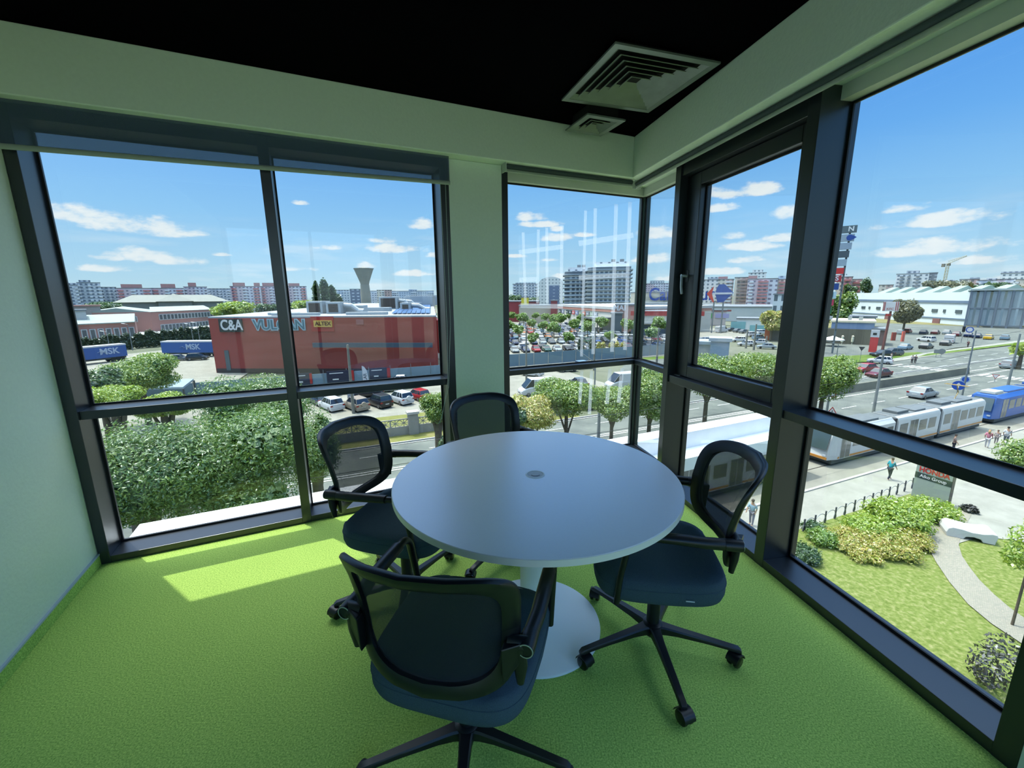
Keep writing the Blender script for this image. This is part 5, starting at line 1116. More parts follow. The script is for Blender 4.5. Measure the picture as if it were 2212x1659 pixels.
def sign(x0, x1, y0, y1, m, off=.25, nm='sign_board'):
    q, c = WQ(x0, x1, y0, y1, off, .2); o = q.build(nm, m, hall); return o, c
sb, c = sign(477, 527, 689, 717, mat('sign_charcoal', (44, 52, 50), .5)); M_lw = mat('sign_white', (250, 250, 250), .5)
sz = lambda px: px/905*hypot(c.x+F1.x, c.y+F1.y)*.93
text('lettering', 'C&A', M_lw, c+nn*.28, dd, (0, 0, 1), sz(27), sb, .03, wide=.82, bold=.06)
q, c = WQ(560, 648, 693, 712, .1, .05)
t_ = text('shop_name', 'VULCAN', mat('sign_pale_blue', (176, 208, 222), .5), c+nn*.12, dd, (0, 0, 1), sz(27.5), hall, .05, wide=1.0, bold=.22)
text('shop_name', 'VULCAN', mat('sign_teal', (60, 120, 140), .5), c+nn*.19, dd, (0, 0, 1), sz(27.5), hall, .02, wide=1.0, bold=.02)
q, c = WQ(575, 640, 712, 718, .1, .05); text('shop_subtitle', 'VALUE CENTRE', mat('sign_dim', (190, 130, 124), .6), c+nn*.12, dd, (0, 0, 1), sz(7), hall, .03)
sign(674, 723, 684, 716, M_brick2, .12, 'red_panel'); sb, c = sign(680, 719, 692, 706, mat('sign_yellow', (252, 206, 96), .5), .3)
text('lettering', 'ALTEX', mat('sign_dark_red', (100, 24, 18), .5), c+nn*.34, dd, (0, 0, 1), sz(11.5), sb, .02, wide=1.0, bold=.03)
sign(683, 938, 739, 749, mat('canopy_slate', (66, 88, 108), .4), 1.2, 'canopy'); pass
sign(770, 786, 690, 701, mat('faded_panel', (180, 110, 108), .7), .08, 'faded_panel'); sign(491, 500, 757, 800, mat('door_slate', (92, 104, 110), .6), .1, 'service_door'); sign(470, 940, 796, 806, mat('plinth_dark', (70, 50, 50), .8), .06, 'plinth')
for i, (a, b_, w, d_, h, mm) in enumerate(((.42, 14, 3.4, 4.2, 2.6, 'box'), (.52, 13, 3, 4, 2.4, 'box'), (.60, 16, 4.5, 3, 1.6, 'duct'), (.72, 44, 5, 4, 3.4, 'box'), (.78, 46, 3.5, 4, 3.0, 'box'), (.86, 22, 2.4, 2.4, 2.0, 'box'), (.90, 78, 10, 5, 3.6, 'duct'), (.93, 100, 14, 5, 3.4, 'duct'), (.95, 130, 18, 6, 4, 'duct'), (.30, 6, 6, 1, .5, 'duct'), (.38, 3, 9, 1, .5, 'duct'), (.70, 5, 8, .8, .5, 'duct'), (.68, 26, 7, 2, .9, 'duct'), (.84, 58, 7, 3, 1.6, 'duct'))):
    p = HP(a*.985, b_, HT); o = MB(); o.box(-w/2, -d_/2, 0, w/2, d_/2, h)
    if mm == 'box': o.tube([(w/2, 0, h*.7), (w/2+1.6, 0, h*.65), (w/2+3, 0, .5), (w/2+4.2, 0, .4)], .55, 8)
    q = o.build('roof_unit', mat('galvanised_duct', (196, 204, 206), .5, metal=.2), hall, bevel=.05, loc=p); 
    if mm == 'box': MB().box(-w/2-.05, -d_/2+.4, .3, -w/2, d_/2-.4, h-.4).box(-w/2+.5, -d_/2-.05, .3, w/2-.5, -d_/2, h-.4).build('fan_grille', mat('fan_dark', (84, 74, 66), .8), q)
m = MB()
for i in range(8):
    for j in range(9):
        a = HP(.80+.022*i, 6+j*12, HT+.15); b2 = HP(.819+.022*i, 6+j*12, HT+.15); c3 = HP(.819+.022*i, 17+j*12, HT+.6); d4 = HP(.80+.022*i, 17+j*12, HT+.6); m.hexa([a, b2, c3, d4], [p+V((0, 0, .08)) for p in (a, b2, c3, d4)])
m.build('solar_panels', mat('solar_blue', (86, 122, 178), .2, spec=.8), hall)
# coloured end wall of the hall
cols_ = ['sign_red', 'sign_white', 'stripe_navy', 'stripe_orange']; 
for i in range(10):
    a = HP(1.002, 3+i*14, 3.5); b2 = HP(1.002, 10+i*14, 3.5); MB().hexa([a, b2, b2+dd*.3, a+dd*.3], [p+V((0, 0, 6.2)) for p in (a, b2, b2+dd*.3, a+dd*.3)]).build('banner', mat(cols_[i % 4], ((196, 36, 36), (250, 250, 250), (70, 92, 130), (226, 150, 60))[i % 4], .6), hall)

# far left: pink factory, its low wing, canopies, hipped roof, sheds
def prism_px(root, name, m, top_pts, z_top, z_bot, base):
    P = [G(px, py, z_top) for px, py in top_pts]; B = [V((p.x-base.x, p.y-base.y, z_bot-GZ)) for p in P]; T = [V((p.x-base.x, p.y-base.y, z_top-GZ)) for p in P]
    m_ = MB(); n = len(P); m_.add(B+T, [tuple(range(n-1, -1, -1)), tuple(range(n, 2*n))]+[(i, (i+1) % n, n+(i+1) % n, n+i) for i in range(n)]); return m_.build(name, m, root)
def row_boxes(root, base, name, m, pa, pb, n, z0, z1, fr, nrm, off=.25, frm=None):
    for i in range(n):
        a = pa.lerp(pb, (i+.5-fr/2)/n); b_ = pa.lerp(pb, (i+.5+fr/2)/n); q = [a+nrm*off, b_+nrm*off, b_-nrm*.1, a-nrm*.1]
        if frm:
            e = (pb-pa).normalized()*.25; qq = [a-e+nrm*(off-.08), b_+e+nrm*(off-.08), b_+e-nrm*.1, a-e-nrm*.1]; w_ = MB().hexa([V((p.x-base.x, p.y-base.y, z0-.25)) for p in qq], [V((p.x-base.x, p.y-base.y, z1+.25)) for p in qq]).build(name, frm, root)
            MB().hexa([V((p.x-base.x, p.y-base.y, z0)) for p in q], [V((p.x-base.x, p.y-base.y, z1)) for p in q]).build('pane', m, w_)
        else: MB().hexa([V((p.x-base.x, p.y-base.y, z0)) for p in q], [V((p.x-base.x, p.y-base.y, z1)) for p in q]).build(name, m, root)
zt = -3.2; A1, A2, A3 = G(175, 676, zt), G(322, 676, zt), G(470, 664, zt)
A1 = AT(174, 660, 232); A2 = AT(322, 660, 218); A3 = AT(458, 660, 246)
h_f = AT(322, 674, 218).z
pk = empty('factory', (A2.x, A2.y, GZ), 0, 'pink two-storey factory with white-framed windows and a pale roof', 'building'); M_pink = mat('pink_render', (206, 150, 138), .85, var=.05, scale=.3); M_pl = mat('pale_roof', (170, 184, 178), .8); M_win = mat('dark_window', (92, 108, 116), .2, spec=.7); M_wf = mat('white_window_frame', (226, 230, 228), .6)
def loc(p, z): return V((p.x-A2.x, p.y-A2.y, z-GZ))
dn = V((A2.x, A2.y, 0)).normalized(); bk_ = dn*60
A4, A5 = A3+bk_*.8, A1+bk_
m = MB(); m.hexa([loc(A1, GZ), loc(A2, GZ), loc(A2+bk_, GZ), loc(A1+bk_, GZ)], [loc(A1, h_f), loc(A2, h_f), loc(A2+bk_, h_f), loc(A1+bk_, h_f)]); m.hexa([loc(A2, GZ), loc(A3, GZ), loc(A3+bk_, GZ), loc(A2+bk_, GZ)], [loc(A2, h_f), loc(A3, h_f), loc(A3+bk_, h_f), loc(A2+bk_, h_f)]); m.build('walls', M_pink, pk)
Am = A1.lerp(A2, .5); zr = h_f+1.6
m = MB(); m.add([loc(A1, h_f), loc(A2, h_f), loc(Am, zr), loc(A1+bk_, h_f), loc(A2+bk_, h_f), loc(Am+bk_, zr)], [(0, 1, 2), (5, 4, 3), (0, 2, 5, 3), (1, 4, 5, 2), (0, 3, 4, 1)]); m.add([loc(A2, h_f), loc(A3, h_f), loc(A3+bk_*.7, h_f+1.4), loc(A2+bk_*.7, h_f+1.4), loc(A2, h_f-.3), loc(A3, h_f-.3)], [(0, 1, 2, 3), (4, 5, 1, 0)]); m.build('roof', M_pl, pk)
n1_ = -V((-(A2-A1).y, (A2-A1).x, 0)).normalized(); n2_ = -V((-(A3-A2).y, (A3-A2).x, 0)).normalized()
if n1_.dot(dn) > 0: n1_ = -n1_
if n2_.dot(dn) > 0: n2_ = -n2_
hh = h_f-GZ
row_boxes(pk, A2, 'window', M_win, A2.lerp(A3, .1), A2.lerp(A3, .98), 16, hh*.66, hh*.86, .62, n2_, frm=M_wf); row_boxes(pk, A2, 'window', M_win, A2.lerp(A3, .1), A2.lerp(A3, .98), 16, hh*.2, hh*.42, .62, n2_, frm=M_wf)
row_boxes(pk, A2, 'window', M_win, A1.lerp(A2, .22), A1.lerp(A2, .85), 3, hh*.62, hh*.8, .35, n1_, frm=M_wf)
B1, B2 = AT(160, 700, 192), AT(292, 700, 196); zb = AT(230, 699, 194).z
wg = empty('loading_wing', (B1.x, B1.y, GZ), 0, 'low pink loading wing with a row of dark roller doors', 'building')
q = [B1, B2, B2+dn*16, B1+dn*16]; MB().hexa([V((p.x-B1.x, p.y-B1.y, 0)) for p in q], [V((p.x-B1.x, p.y-B1.y, zb-GZ)) for p in q]).build('walls', M_pink, wg)
q2 = [p+(-dn*1 if i < 2 else dn*2) for i, p in enumerate(q)]; MB().hexa([V((p.x-B1.x, p.y-B1.y, zb-GZ)) for p in q2], [V((p.x-B1.x, p.y-B1.y, zb-GZ+(.3 if i < 2 else 2.6))) for i, p in enumerate(q2)]).build('roof', M_pl, wg)
nw = -V((-(B2-B1).y, (B2-B1).x, 0)).normalized()
if nw.dot(dn) > 0: nw = -nw
row_boxes(wg, B1, 'roller_door', mat('roller_door_grey', (108, 112, 112), .7), B1.lerp(B2, .06), B1.lerp(B2, .98), 7, .5, (zb-GZ)*.72, .5, nw, frm=M_wf)
def roof_slab(lab, pts, z, th, m, name='canopy_roof', posts=True):
    P = [G(px, py, z) for px, py in pts]; c = P[0]; root = empty(name, (c.x, c.y, GZ), 0, lab, 'roof'); MB().hexa([V((p.x-c.x, p.y-c.y, z-GZ-th)) for p in P], [V((p.x-c.x, p.y-c.y, z-GZ)) for p in P]).build('roof_sheet', m, root)
    if posts:
        for p in P: MB().tube([(p.x-c.x, p.y-c.y, 0), (p.x-c.x, p.y-c.y, z-GZ-th)], .12, 6).build('post', M_dk, root)
    return root
M_can = mat('white_canopy', (226, 228, 224), .7)
roof_slab('long white canopy roof behind the hedge, lower left', [(182, 745), (300, 727), (300, 714), (182, 738)], -10.9, .5, M_can)
roof_slab('white canopy roof behind the hedge, middle', [(300, 727), (395, 712), (360, 702), (290, 716)], -10.9, .5, M_can)
roof_slab('bright white canopy roof beside the red hall', [(400, 713), (452, 706), (452, 697), (405, 704)], -10.4, .5, M_can)
# grey roofed villa
c = AT(378, 650, 330); vl = empty('villa', (c.x, c.y, GZ), atan2(-dn.x, dn.y), 'villa with big pale hipped roofs between the trees', 'building'); zz = AT(378, 652, 330).z-GZ; zp = AT(378, 634, 330).z-GZ
MB().box(-24, 0, 0, 24, 14, zz).box(-8, -3, 0, 8, 0, zz).build('walls', mat('villa_wall', (150, 156, 150), .8), vl)
m = MB(); m.add([(-28, -1, zz), (28, -1, zz), (28, 15, zz), (-28, 15, zz), (-19, 7, zz+4.2), (19, 7, zz+4.2)], [(0, 1, 5, 4), (1, 2, 5), (2, 3, 4, 5), (3, 0, 4), (3, 2, 1, 0)]); m.add([(-9, -4, zz+.3), (9, -4, zz+.3), (9, 12, zz+.3), (-9, 12, zz+.3), (0, 3, zp)], [(0, 1, 4), (1, 2, 4), (2, 3, 4), (3, 0, 4), (3, 2, 1, 0)]); m.build('roof', mat('pale_tile', (160, 164, 154), .8, var=.06, scale=.4), vl)
block('row of small sheds with reddish pitched roofs at the far left', 150, 212, 662, 230, mat('shed_wall', (190, 180, 174), .8), 8, 'shed_row', roofm=mat('shed_roof', (200, 150, 140), .8)); block('low white hall behind the factory at the far left', 150, 178, 672, 200, M_can, 8, 'white_hall')
# hedge of thujas
hl, hr = G(186, 762), G(456, 738)
proto = None
for i in range(34):
    t = i/33; p = hl.lerp(hr, t)+V((random.uniform(-.5, .5), random.uniform(-.5, .5), 0)); hgt = (5.0+.3*sin(i*2.1)+random.uniform(-.5, .5))*(.8+.25*t); lab = f'dark thuja in the hedge before the factory, {onum(i+1)} from the left'
    if proto is None: proto = tree('thuja', lab, (p.x, p.y, GZ), [(0, 0, 2.2, 1.0, 1.0, 2.3), (0, 0, 3.8, .6, .6, 1.6)], 500, .5, 'thuja', None, seed=5, group='thuja hedge', cat='tree', core=.85); o = proto
    else: o = dup(proto)
    o.location = (p.x, p.y, GZ); o.scale = (1.1, 1.1, hgt/5.2); o.rotation_euler = (0, 0, i*1.3); tag(o, lab, 'tree', 'thuja hedge')
# trailers
def trailer(lab, xa, ya, xb, yb, z_h):
    a, b_ = G(xa, ya), G(xb, yb); d = (b_-a); L_ = d.length; r = empty('trailer', (a.x, a.y, GZ), atan2(d.y, d.x), lab, 'trailer'); M_tb = mat('trailer_blue', (58, 104, 178), .6)
    MB().box(0, 0, 1.1, L_, 2.5, z_h).build('curtain_body', M_tb, r); MB().box(-.03, -.03, z_h-.25, L_+.03, 2.53, z_h+.05).build('roof_frame', mat('trailer_white', (226, 230, 232), .6), r); MB().box(.2, .2, .7, L_-.2, 2.3, 1.1).build('chassis', M_dk, r)
    for x in (L_*.68, L_*.78, L_*.88):
        for y in (.15, 2.35): MB().lathe([(.001, -.15), (.5, -.15), (.5, .15), (.001, .15)], 16, (x, y, .5), 1).build('wheel', M_tyre, r)
    text('lettering', 'MSK', mat('trailer_letter', (196, 214, 236), .6), (L_*.62, -.03, (z_h+1.1)/2), (1, 0, 0), (0, 0, 1), 1.9, r, .02, bold=.05)
    m = MB(); m.tube([(L_*.36, -.03, z_h*.62), (L_*.42, -.03, z_h*.68), (L_*.46, -.03, z_h*.60), (L_*.41, -.03, z_h*.46)], [(.1, .02), (.16, .02), (.12, .02), (.03, .02)], 6); m.build('bird_mark', mat('trailer_letter', (196, 214, 236), .6), r)
trailer('blue curtain-side trailer with white letters at the far left', 176, 790, 278, 778, 3.9)
trailer('blue curtain-side trailer running behind the corner of the red hall', 352, 772, 462, 771, 3.9)
# tin shed and fence in front of it
sh = [(268, 838), (395, 836), (418, 818), (290, 824)]
roof_slab('pale blue tin roof of the open shed among the trees', sh, -9.6, .25, mat('tin_roof', (176, 200, 214), .4, metal=.2), 'tin_shed')
# lamp post helper
M_pole = mat('galvanised_pole', (150, 158, 160), .5, metal=.3); M_cp = mat('concrete_pole', (138, 138, 128), .9)
def lamp(lab, px, py, ytop, r=.11, arm=None, m=None, name='lamp_post', head=True, base=None):
    b_ = base or G(px, py); h = HZ(px, ytop, b_)-GZ if ytop else 9; root = empty(name, (b_.x, b_.y, GZ), 0, lab, 'pole')
    MB().tube([(0, 0, 0), (0, 0, h)], [r*1.25, r*.8], 10).build('pole', m or M_pole, root, smooth=50)
    if arm:
        e = V((arm[0], arm[1], h+arm[2])); MB().tube([(0, 0, h-.1), e], .05, 8).build('arm', M_pole, root)
        if head: d = V((arm[0], arm[1], .1)).normalized(); MB().tube([e-d*.1, e+d*.25, e+d*.75, e+d*.95], [(.06, .04), (.16, .09), (.18, .10), (.08, .05)], 10).build('lamp_head', mat('lamp_head', (226, 230, 232), .5), root, smooth=50)
    return root
lamp('tall concrete pole standing in the near car park in front of the cars', 764, 893, 744, .16, m=M_cp, name='concrete_pole')
lamp('tall grey pole in the corner window left of the trees', 1137, 835, 714, .14, m=M_cp, name='concrete_pole')
lamp('lamp post with a long white arm and oval head in the corner window', 1283, 880, 782, .10, arm=(-3.1, .4, 2.1))
lamp('thick dark pole among the trees in the corner window', 1292, 960, 862, .14, name='steel_mast')
lamp('slim lamp post standing against the mall car park', 1283, 800, 710, .16, m=M_cp, name='concrete_pole')
lamp('dark pole beyond the corner post, in the narrow light', 1418, 790, 708, .17, m=M_cp, name='concrete_pole')
for i, (px, yb, yt) in enumerate(((1611, 752, 712), (1628, 756, 700), (1654, 750, 726))):
    lamp(['left', 'tallest middle', 'right'][i]+' one of the three dark poles behind the sash trees', px, yb, yt, .22, m=M_cp, name='concrete_pole')
lamp('leaning grey catenary pole right of the street tree, left of the silver saloon', 1884, 905, 756, .13, name='catenary_pole')
lamp('grey catenary pole just right of the wide mullion behind the warning sign', 1783, 908, 845, .12, name='catenary_pole')
lamp('slim pole with cross wires beyond the median wall', 2077, 860, 713, .09, name='catenary_pole')
lamp('catenary pole at the right edge carrying a round ornament', 2176, 838, 720, .13, name='catenary_pole')
lamp('thin pole in front of the restaurants with a long lamp arm', 1806, 778, 743, .08, arm=(-3.8, 1.5, 1.2))
for i, (px, yb, yt, lab) in enumerate(((240, 765, 716, 'lamp post left in the trailer yard'), (287, 757, 700, 'lamp post in the middle of the trailer yard'), (405, 770, 745, 'short lamp post with a square box by the tin shed'), (420, 752, 700, 'lamp post in front of the hedge near the red hall'), (434, 750, 697, 'second lamp post in front of the hedge near the red hall'))):
    lamp(lab, px, yb, yt, .09, arm=(-.8, 0, .1))
# tram wires
m = MB()
for v in (20.6, 23.6): m.tube([W2(-60, v, 5.75), W2(30, v, 5.7), W2(120, v, 5.75), W2(240, v, 5.75)], .018, 4)
tag(m.build('overhead_wire', mat('wire_black', (40, 44, 46), .6)), 'overhead tram contact wires stretched along the boulevard', 'wire')
for i, (pa, pb, lab) in enumerate((((1884, 905, 5.9), (2077, 860, 6.0), 'span wire crossing the boulevard left of the silver saloon'), ((2077, 860, 8.4), (2176, 838, 8.4), 'span wire between the two right-hand poles'))):
    a, b_ = G(pa[0], pa[1]), G(pb[0], pb[1]); mm = MB().tube([a+V((0, 0, pa[2])), a.lerp(b_, .5)+V((0, 0, (pa[2]+pb[2])/2-.3)), b_+V((0, 0, pb[2]))], .02, 4); tag(mm.build('span_wire', mat('wire_black', (40, 44, 46), .6)), lab, 'wire')
# traffic signs
def rsign(lab, px, py, yt, shape, m, m2=None, r=.33, glyph=None):
    b_ = G(px, py); h = HZ(px, yt, b_)-GZ; root = empty('traffic_sign', (b_.x, b_.y, GZ), atan2(b_.y, b_.x)-pi/2, lab, 'sign'); MB().tube([(0, 0, 0), (0, 0, h+.1)], .035, 8).build('post', M_pole, root)
    n = 24 if shape == 'o' else 3 if shape in '^v' else 4; a0 = {'o': 0, '^': pi/2, 'v': -pi/2, '#': pi/4}[shape]
    def poly(rr, y): return [(rr*cos(a0+2*pi*k/n), y, h+rr*sin(a0+2*pi*k/n)) for k in range(n)]
    MB().rings([poly(r, -.04), poly(r, -.06)]).build('plate', m, root)
    if m2: MB().rings([poly(r*.72, -.061), poly(r*.72, -.067)]).build('face', m2, root)
    if glyph == 'up': MB().box(-.045*r/.33, -.075, h-r*.55, .045*r/.33, -.068, h+r*.25).add([(-r*.4, -.075, h+r*.12), (r*.4, -.075, h+r*.12), (0, -.075, h+r*.62), (-r*.4, -.068, h+r*.12), (r*.4, -.068, h+r*.12), (0, -.068, h+r*.62)], [(0, 1, 2), (5, 4, 3)]).build('arrow', M_lw, root)
    if glyph == '!': MB().box(-.03, -.075, h-.1, .03, -.068, h+.12).build('symbol', M_chrome, root)
M_sb = mat('sign_blue', (30, 88, 196), .5); M_sr = mat('sign_red', (196, 36, 36), .5)
rsign('round blue ahead-only sign above the white tram', 2064, 862, 832, 'o', M_sb, None, .62, 'up'); rsign('small round blue keep-clear sign right of the arrow sign', 2080, 845, 819, 'o', mat('sign_pale', (190, 214, 236), .5), M_sb, .5)
rsign('triangular warning sign just above the crossbar by the tram', 1795, 905, 888, '^', M_sr, M_lw, .55, '!'); rsign('give-way sign on the boulevard left of the right-hand pole', 2148, 825, 812, 'v', M_sr, M_lw, .5); rsign('red-white striped marker at the end of the median wall', 1797, 858, 851, '#', M_sr, M_lw, .6)
rsign('triangle warning sign at the left rail of the lower sash light', 1476, 985, 955, '^', M_gasket, None, .5)
rsign('give-way sign with a no-entry disc at the junction left of the pedestrians', 1857, 782, 752, 'v', mat('sign_dark', (60, 60, 66), .6), None, .6)
rsign('round blue sign on the far forecourt', 2089, 740, 712, 'o', M_sb, M_lw, .8)
rsign('round grey sign at the far footway', 2032, 772, 759, 'o', M_pole, None, .6); rsign('second round grey sign at the far footway', 2021, 772, 759, '#', M_pole, None, .6)
m = MB(); b_ = G(2076, 740); tl = empty('traffic_light', (b_.x, b_.y, GZ), 0, 'dark traffic light on a grey post before the forecourt', 'traffic light'); MB().tube([(0, 0, 0), (0, 0, 3.2)], .06, 8).build('post', M_pole, tl); MB().box(-.22, -.22, 3.0, .22, .22, 4.5).build('signal_box', M_gasket, tl)
# median wall, concrete street fence, hoardings
m = MB(); m.hexa([W2(61.5, 34.9, 0), W2(101.6, 34.9, 0), W2(101.6, 35.5, 0), W2(61.5, 35.5, 0)], [W2(61.5, 35.05, 1.1), W2(101.6, 35.05, 1.1), W2(101.6, 35.35, 1.1), W2(61.5, 35.35, 1.1)]); tag(m.build('median_wall', mat('weathered_concrete', (134, 134, 118), .95, var=.15, scale=.6)), 'weathered concrete median wall down the middle of the boulevard', 'wall')
M_fc = mat('fence_concrete', (176, 172, 160), .95, var=.1, scale=2)
u = -16.0; k = 0
fn = empty('street_fence', W2(-16, 42.6), TH, 'old concrete street fence with cross-pattern panels and square pillars', 'fence')
while u < 26:
    x = u+16
    if k % 5 == 3:
        q = MB().box(x, -.35, 0, x+1.0, .35, 2.2).build('pillar', M_fc, fn); MB().box(x-.12, -.45, 2.2, x+1.12, .45, 2.45).build('cap', mat('cap_white', (212, 208, 196), .9), q); u += 1.0
    else:
        m = MB().box(x, -.08, 0, x+1.85, .08, .95).box(x, -.10, 0, x+.12, .10, 1.75).box(x, -.07, 1.66, x+1.85, .07, 1.76)
        for q in range(2):
            c0_ = x+.12+q*.86; m.box(c0_+.40, -.05, .95, c0_+.46, .05, 1.66)
            for (xa, za, xb, zb_) in ((.02, .97, .84, 1.64), (.02, 1.64, .84, .97), (.02, 1.3, .84, 1.3)): m.tube([(c0_+xa, 0, za), (c0_+xb, 0, zb_)], .035, 4)
        m.build('fence_panel', M_fc, fn); u += 1.85
    k += 1
M_ho = mat('hoarding_blue_grey', (134, 158, 176), .6, var=.04, scale=.5)
def hoard(lab, u0, u1, v, h, n):
    r = empty('hoarding', W2(u0, v), TH, lab, 'fence'); L_ = (u1-u0)/n
    for i in range(n): MB().box(i*L_+.03, 0, .1, (i+1)*L_-.03, .06, h).build('hoarding_panel', M_ho, r); MB().tube([(i*L_, -.08, 0), (i*L_, -.08, h+.6)], .04, 6).build('post', M_pole, r)
    return r
ho = hoard('blue-grey hoarding behind the near car park in front of the red hall', -30, 26, 73.6, 2.0, 16)
for (a, b_) in [(UV(G(p0, 826))[0], UV(G(p1, 822))[0]) for p0, p1 in ((645, 679), (708, 765), (800, 845))]:
    x = a+30; q = MB().box(x, -.14, .4, a+30+(b_-a), -.06, 2.3).build('banner', mat('banner_navy', (30, 38, 70), .5), ho); MB().box(x+(b_-a)*.84, -.17, .5, x+(b_-a)*.99, -.14, 2.2).build('banner_red_end', M_sr, q); MB().box(x+(b_-a)*.1, -.17, 1.85, x+(b_-a)*.6, -.14, 1.98).build('banner_line', M_lw, q); MB().box(x+(b_-a)*.2, -.17, .8, x+(b_-a)*.42, -.14, 1.0).build('banner_plate', M_lw, q)
hoard('blue-grey hoarding along the front of the mall car park', 27.5, 74, 76.6, 2.6, 14)
for (px, yb, lab) in ((1278, 762, 'slim green conifer by the end of the hoarding'), (1254, 764, 'round dark bush at the corner of the mall car park')):
    b_ = G(px, yb); tree('shrub', lab, (b_.x, b_.y, GZ), [(0, 0, 2, .8, .8, 2.2)], 400, .4, 'thuja', None, seed=px, cat='shrub')
for i, px in enumerate((1293, 1302, 1320, 1332, 1345)):
    b_ = G(px, 762); tree('shrub', 'rust-coloured small conifer behind the hoarding, '+['first', 'second', 'third', 'fourth', 'fifth'][i]+' from the left', (b_.x, b_.y, GZ), [(0, 0, 1.4, .7, .7, 1.5)], 250, .35, 'gold', None, seed=px, cat='shrub', group='small conifers behind the hoarding')
# flags
def flag(lab, px, py, yt, txt):
    b_ = G(px, py); h = HZ(px, yt, b_)-GZ; r = empty('feather_flag', (b_.x, b_.y, GZ), atan2(b_.y, b_.x)-pi/2, lab, 'flag'); MB().tube([(0, 0, 0), (0, 0, h)], .03, 6).build('pole', M_pole, r)
    pts = [(.0, h*.28), (.85, h*.24), (.78, h*.6), (.6, h*.86), (.3, h*.97), (0, h)]; m = MB(); m.rings([[(x, -.01, z) for x, z in pts], [(x, .01, z) for x, z in pts]]); m.build('sail', mat('flag_white', (232, 236, 238), .8), r)
    text('lettering', txt, mat('flag_ink', (90, 100, 110), .7), (.36, -.02, h*.58), (0, 0, 1), (-1, 0, 0), .62, r, .005, bold=.01)
flag('white feather flag with dark vertical lettering right of the lamp pole', 787, 860, 790, 'STLAR')
flag('white feather flag hidden by the crossbar, beside the lamp pole', 753, 880, 830, 'STLAR')
# garden: hoop fence, sign, bench
f0, f1 = G(1735, 1150), G(1985, 1050); nH = 13; dd_ = (f1-f0)/nH; hf = empty('hoop_fence', (f0.x, f0.y, GZ+.05), atan2(dd_.y, dd_.x), 'low metal hoop fence along the planting bed', 'fence'); L_ = dd_.length; M_fe = mat('fence_paint', (70, 74, 84), .6)
for i in range(nH+1): MB().box(i*L_-.04, -.03, 0, i*L_+.04, .03, .82).build('fence_post', M_fe, hf)
for i in range(nH): MB().tube([(i*L_+L_*.5-L_*.62*cos(pi*k/12), 0, .08+.66*sin(pi*k/12)) for k in range(13)], .02, 6).build('hoop', M_pole, hf)
b_ = G(2005, 1085); zt_ = HZ(2005, 1008, b_)-GZ; w_ = .95; sg = empty('totem_sign', (b_.x, b_.y, GZ), atan2(b_.y, b_.x)-pi/2-.35, 'grey double-sided roadside totem sign with red and white lettering', 'sign')
MB().box(-w_, 0, 0, w_, .35, zt_).build('body', mat('sign_silver_green', (176, 190, 180), .45, metal=.1), sg); MB().box(-w_-.005, -.012, zt_*.60, w_+.005, 0.0, zt_*.76).build('dark_band', mat('sign_dark_green', (44, 66, 66), .5), sg); MB().box(w_, -.01, 0, w_+.02, .36, zt_).build('side_edge', M_chrome, sg)
text('lettering', 'HONDA', mat('honda_red', (212, 40, 44), .5), (0, -.012, zt_*.86), (1, 0, 0), (0, 0, 1), .50, sg, .008, bold=.012, wide=.85); text('small_lettering', 'Aiko Group', M_lw, (0, -.016, zt_*.68), (1, 0, 0), (0, 0, 1), .30, sg, .004, wide=.95, bold=.004)
b_ = G(2086, 1160); bn = empty('stone_bench', (b_.x, b_.y, GZ+.11), heading(.75, -1), 'smooth white cast-stone bench on the garden path', 'bench')
pr = [(-1.0, 0), (-1.05, .25), (-.98, .50), (-.80, .60), (-.4, .58), (0, .50), (.45, .52), (.8, .62), (.98, .60), (1.05, .44), (1.0, .2), (.98, 0), (.5, 0), (.40, .16), (.1, .22), (-.2, .16), (-.3, 0)]
m = MB(); rs = [[(x, y, z) for x, z in pr] for y in (-.62, .62)]; m.rings(rs); m.build('seat_block', mat('cast_stone', (240, 240, 236), .6), bn, bevel=.03)
# near kiosk roofs / cabins
block('pale cabin with two windows behind the sash trees', 1504, 1544, 744, 74, mat('cabin_wall', (214, 214, 208), .7), 4, 'site_cabin', roofm=mat('cabin_roof', (190, 206, 214), .6)); block('large pale blue container behind the sash trees', 1544, 1586, 738, 70, mat('container_blue', (170, 190, 206), .6, var=.03, scale=1), 2.6, 'container', roofm=mat('container_top', (206, 214, 218), .6))
block('small white kiosk at the left edge of the wide mullion', 1674, 1690, 716, 60, M_can, 1.2, 'kiosk') if False else None

# ---------------------------------------------------------------- mall buildings
DIM = .85
M_m1 = mat('mall_cream', (206, 204, 190), .8, var=.03, scale=.3); M_m2 = mat('mall_brown_band', (178, 128, 112), .8); M_mr = mat('mall_red', (146, 66, 70), .8)
block('brick-red hall at the left edge of the corner window', 1088, 1165, 652, 235, M_mr, 30, 'red_hall'); block('yellow sign block on the roofline of the red hall', 1126, 1142, 643, 228, mat('sign_block_yellow', (226, 206, 40), .6), 3, 'yellow_sign')
block('beige entrance block below the yellow sign', 1121, 1208, 661, 222, mat('mall_taupe', (184, 176, 158), .8), 10, 'mall_entrance'); block('small red cube above the entrance of the mall', 1190, 1204, 650, 220, M_mr, 6, 'red_cube')
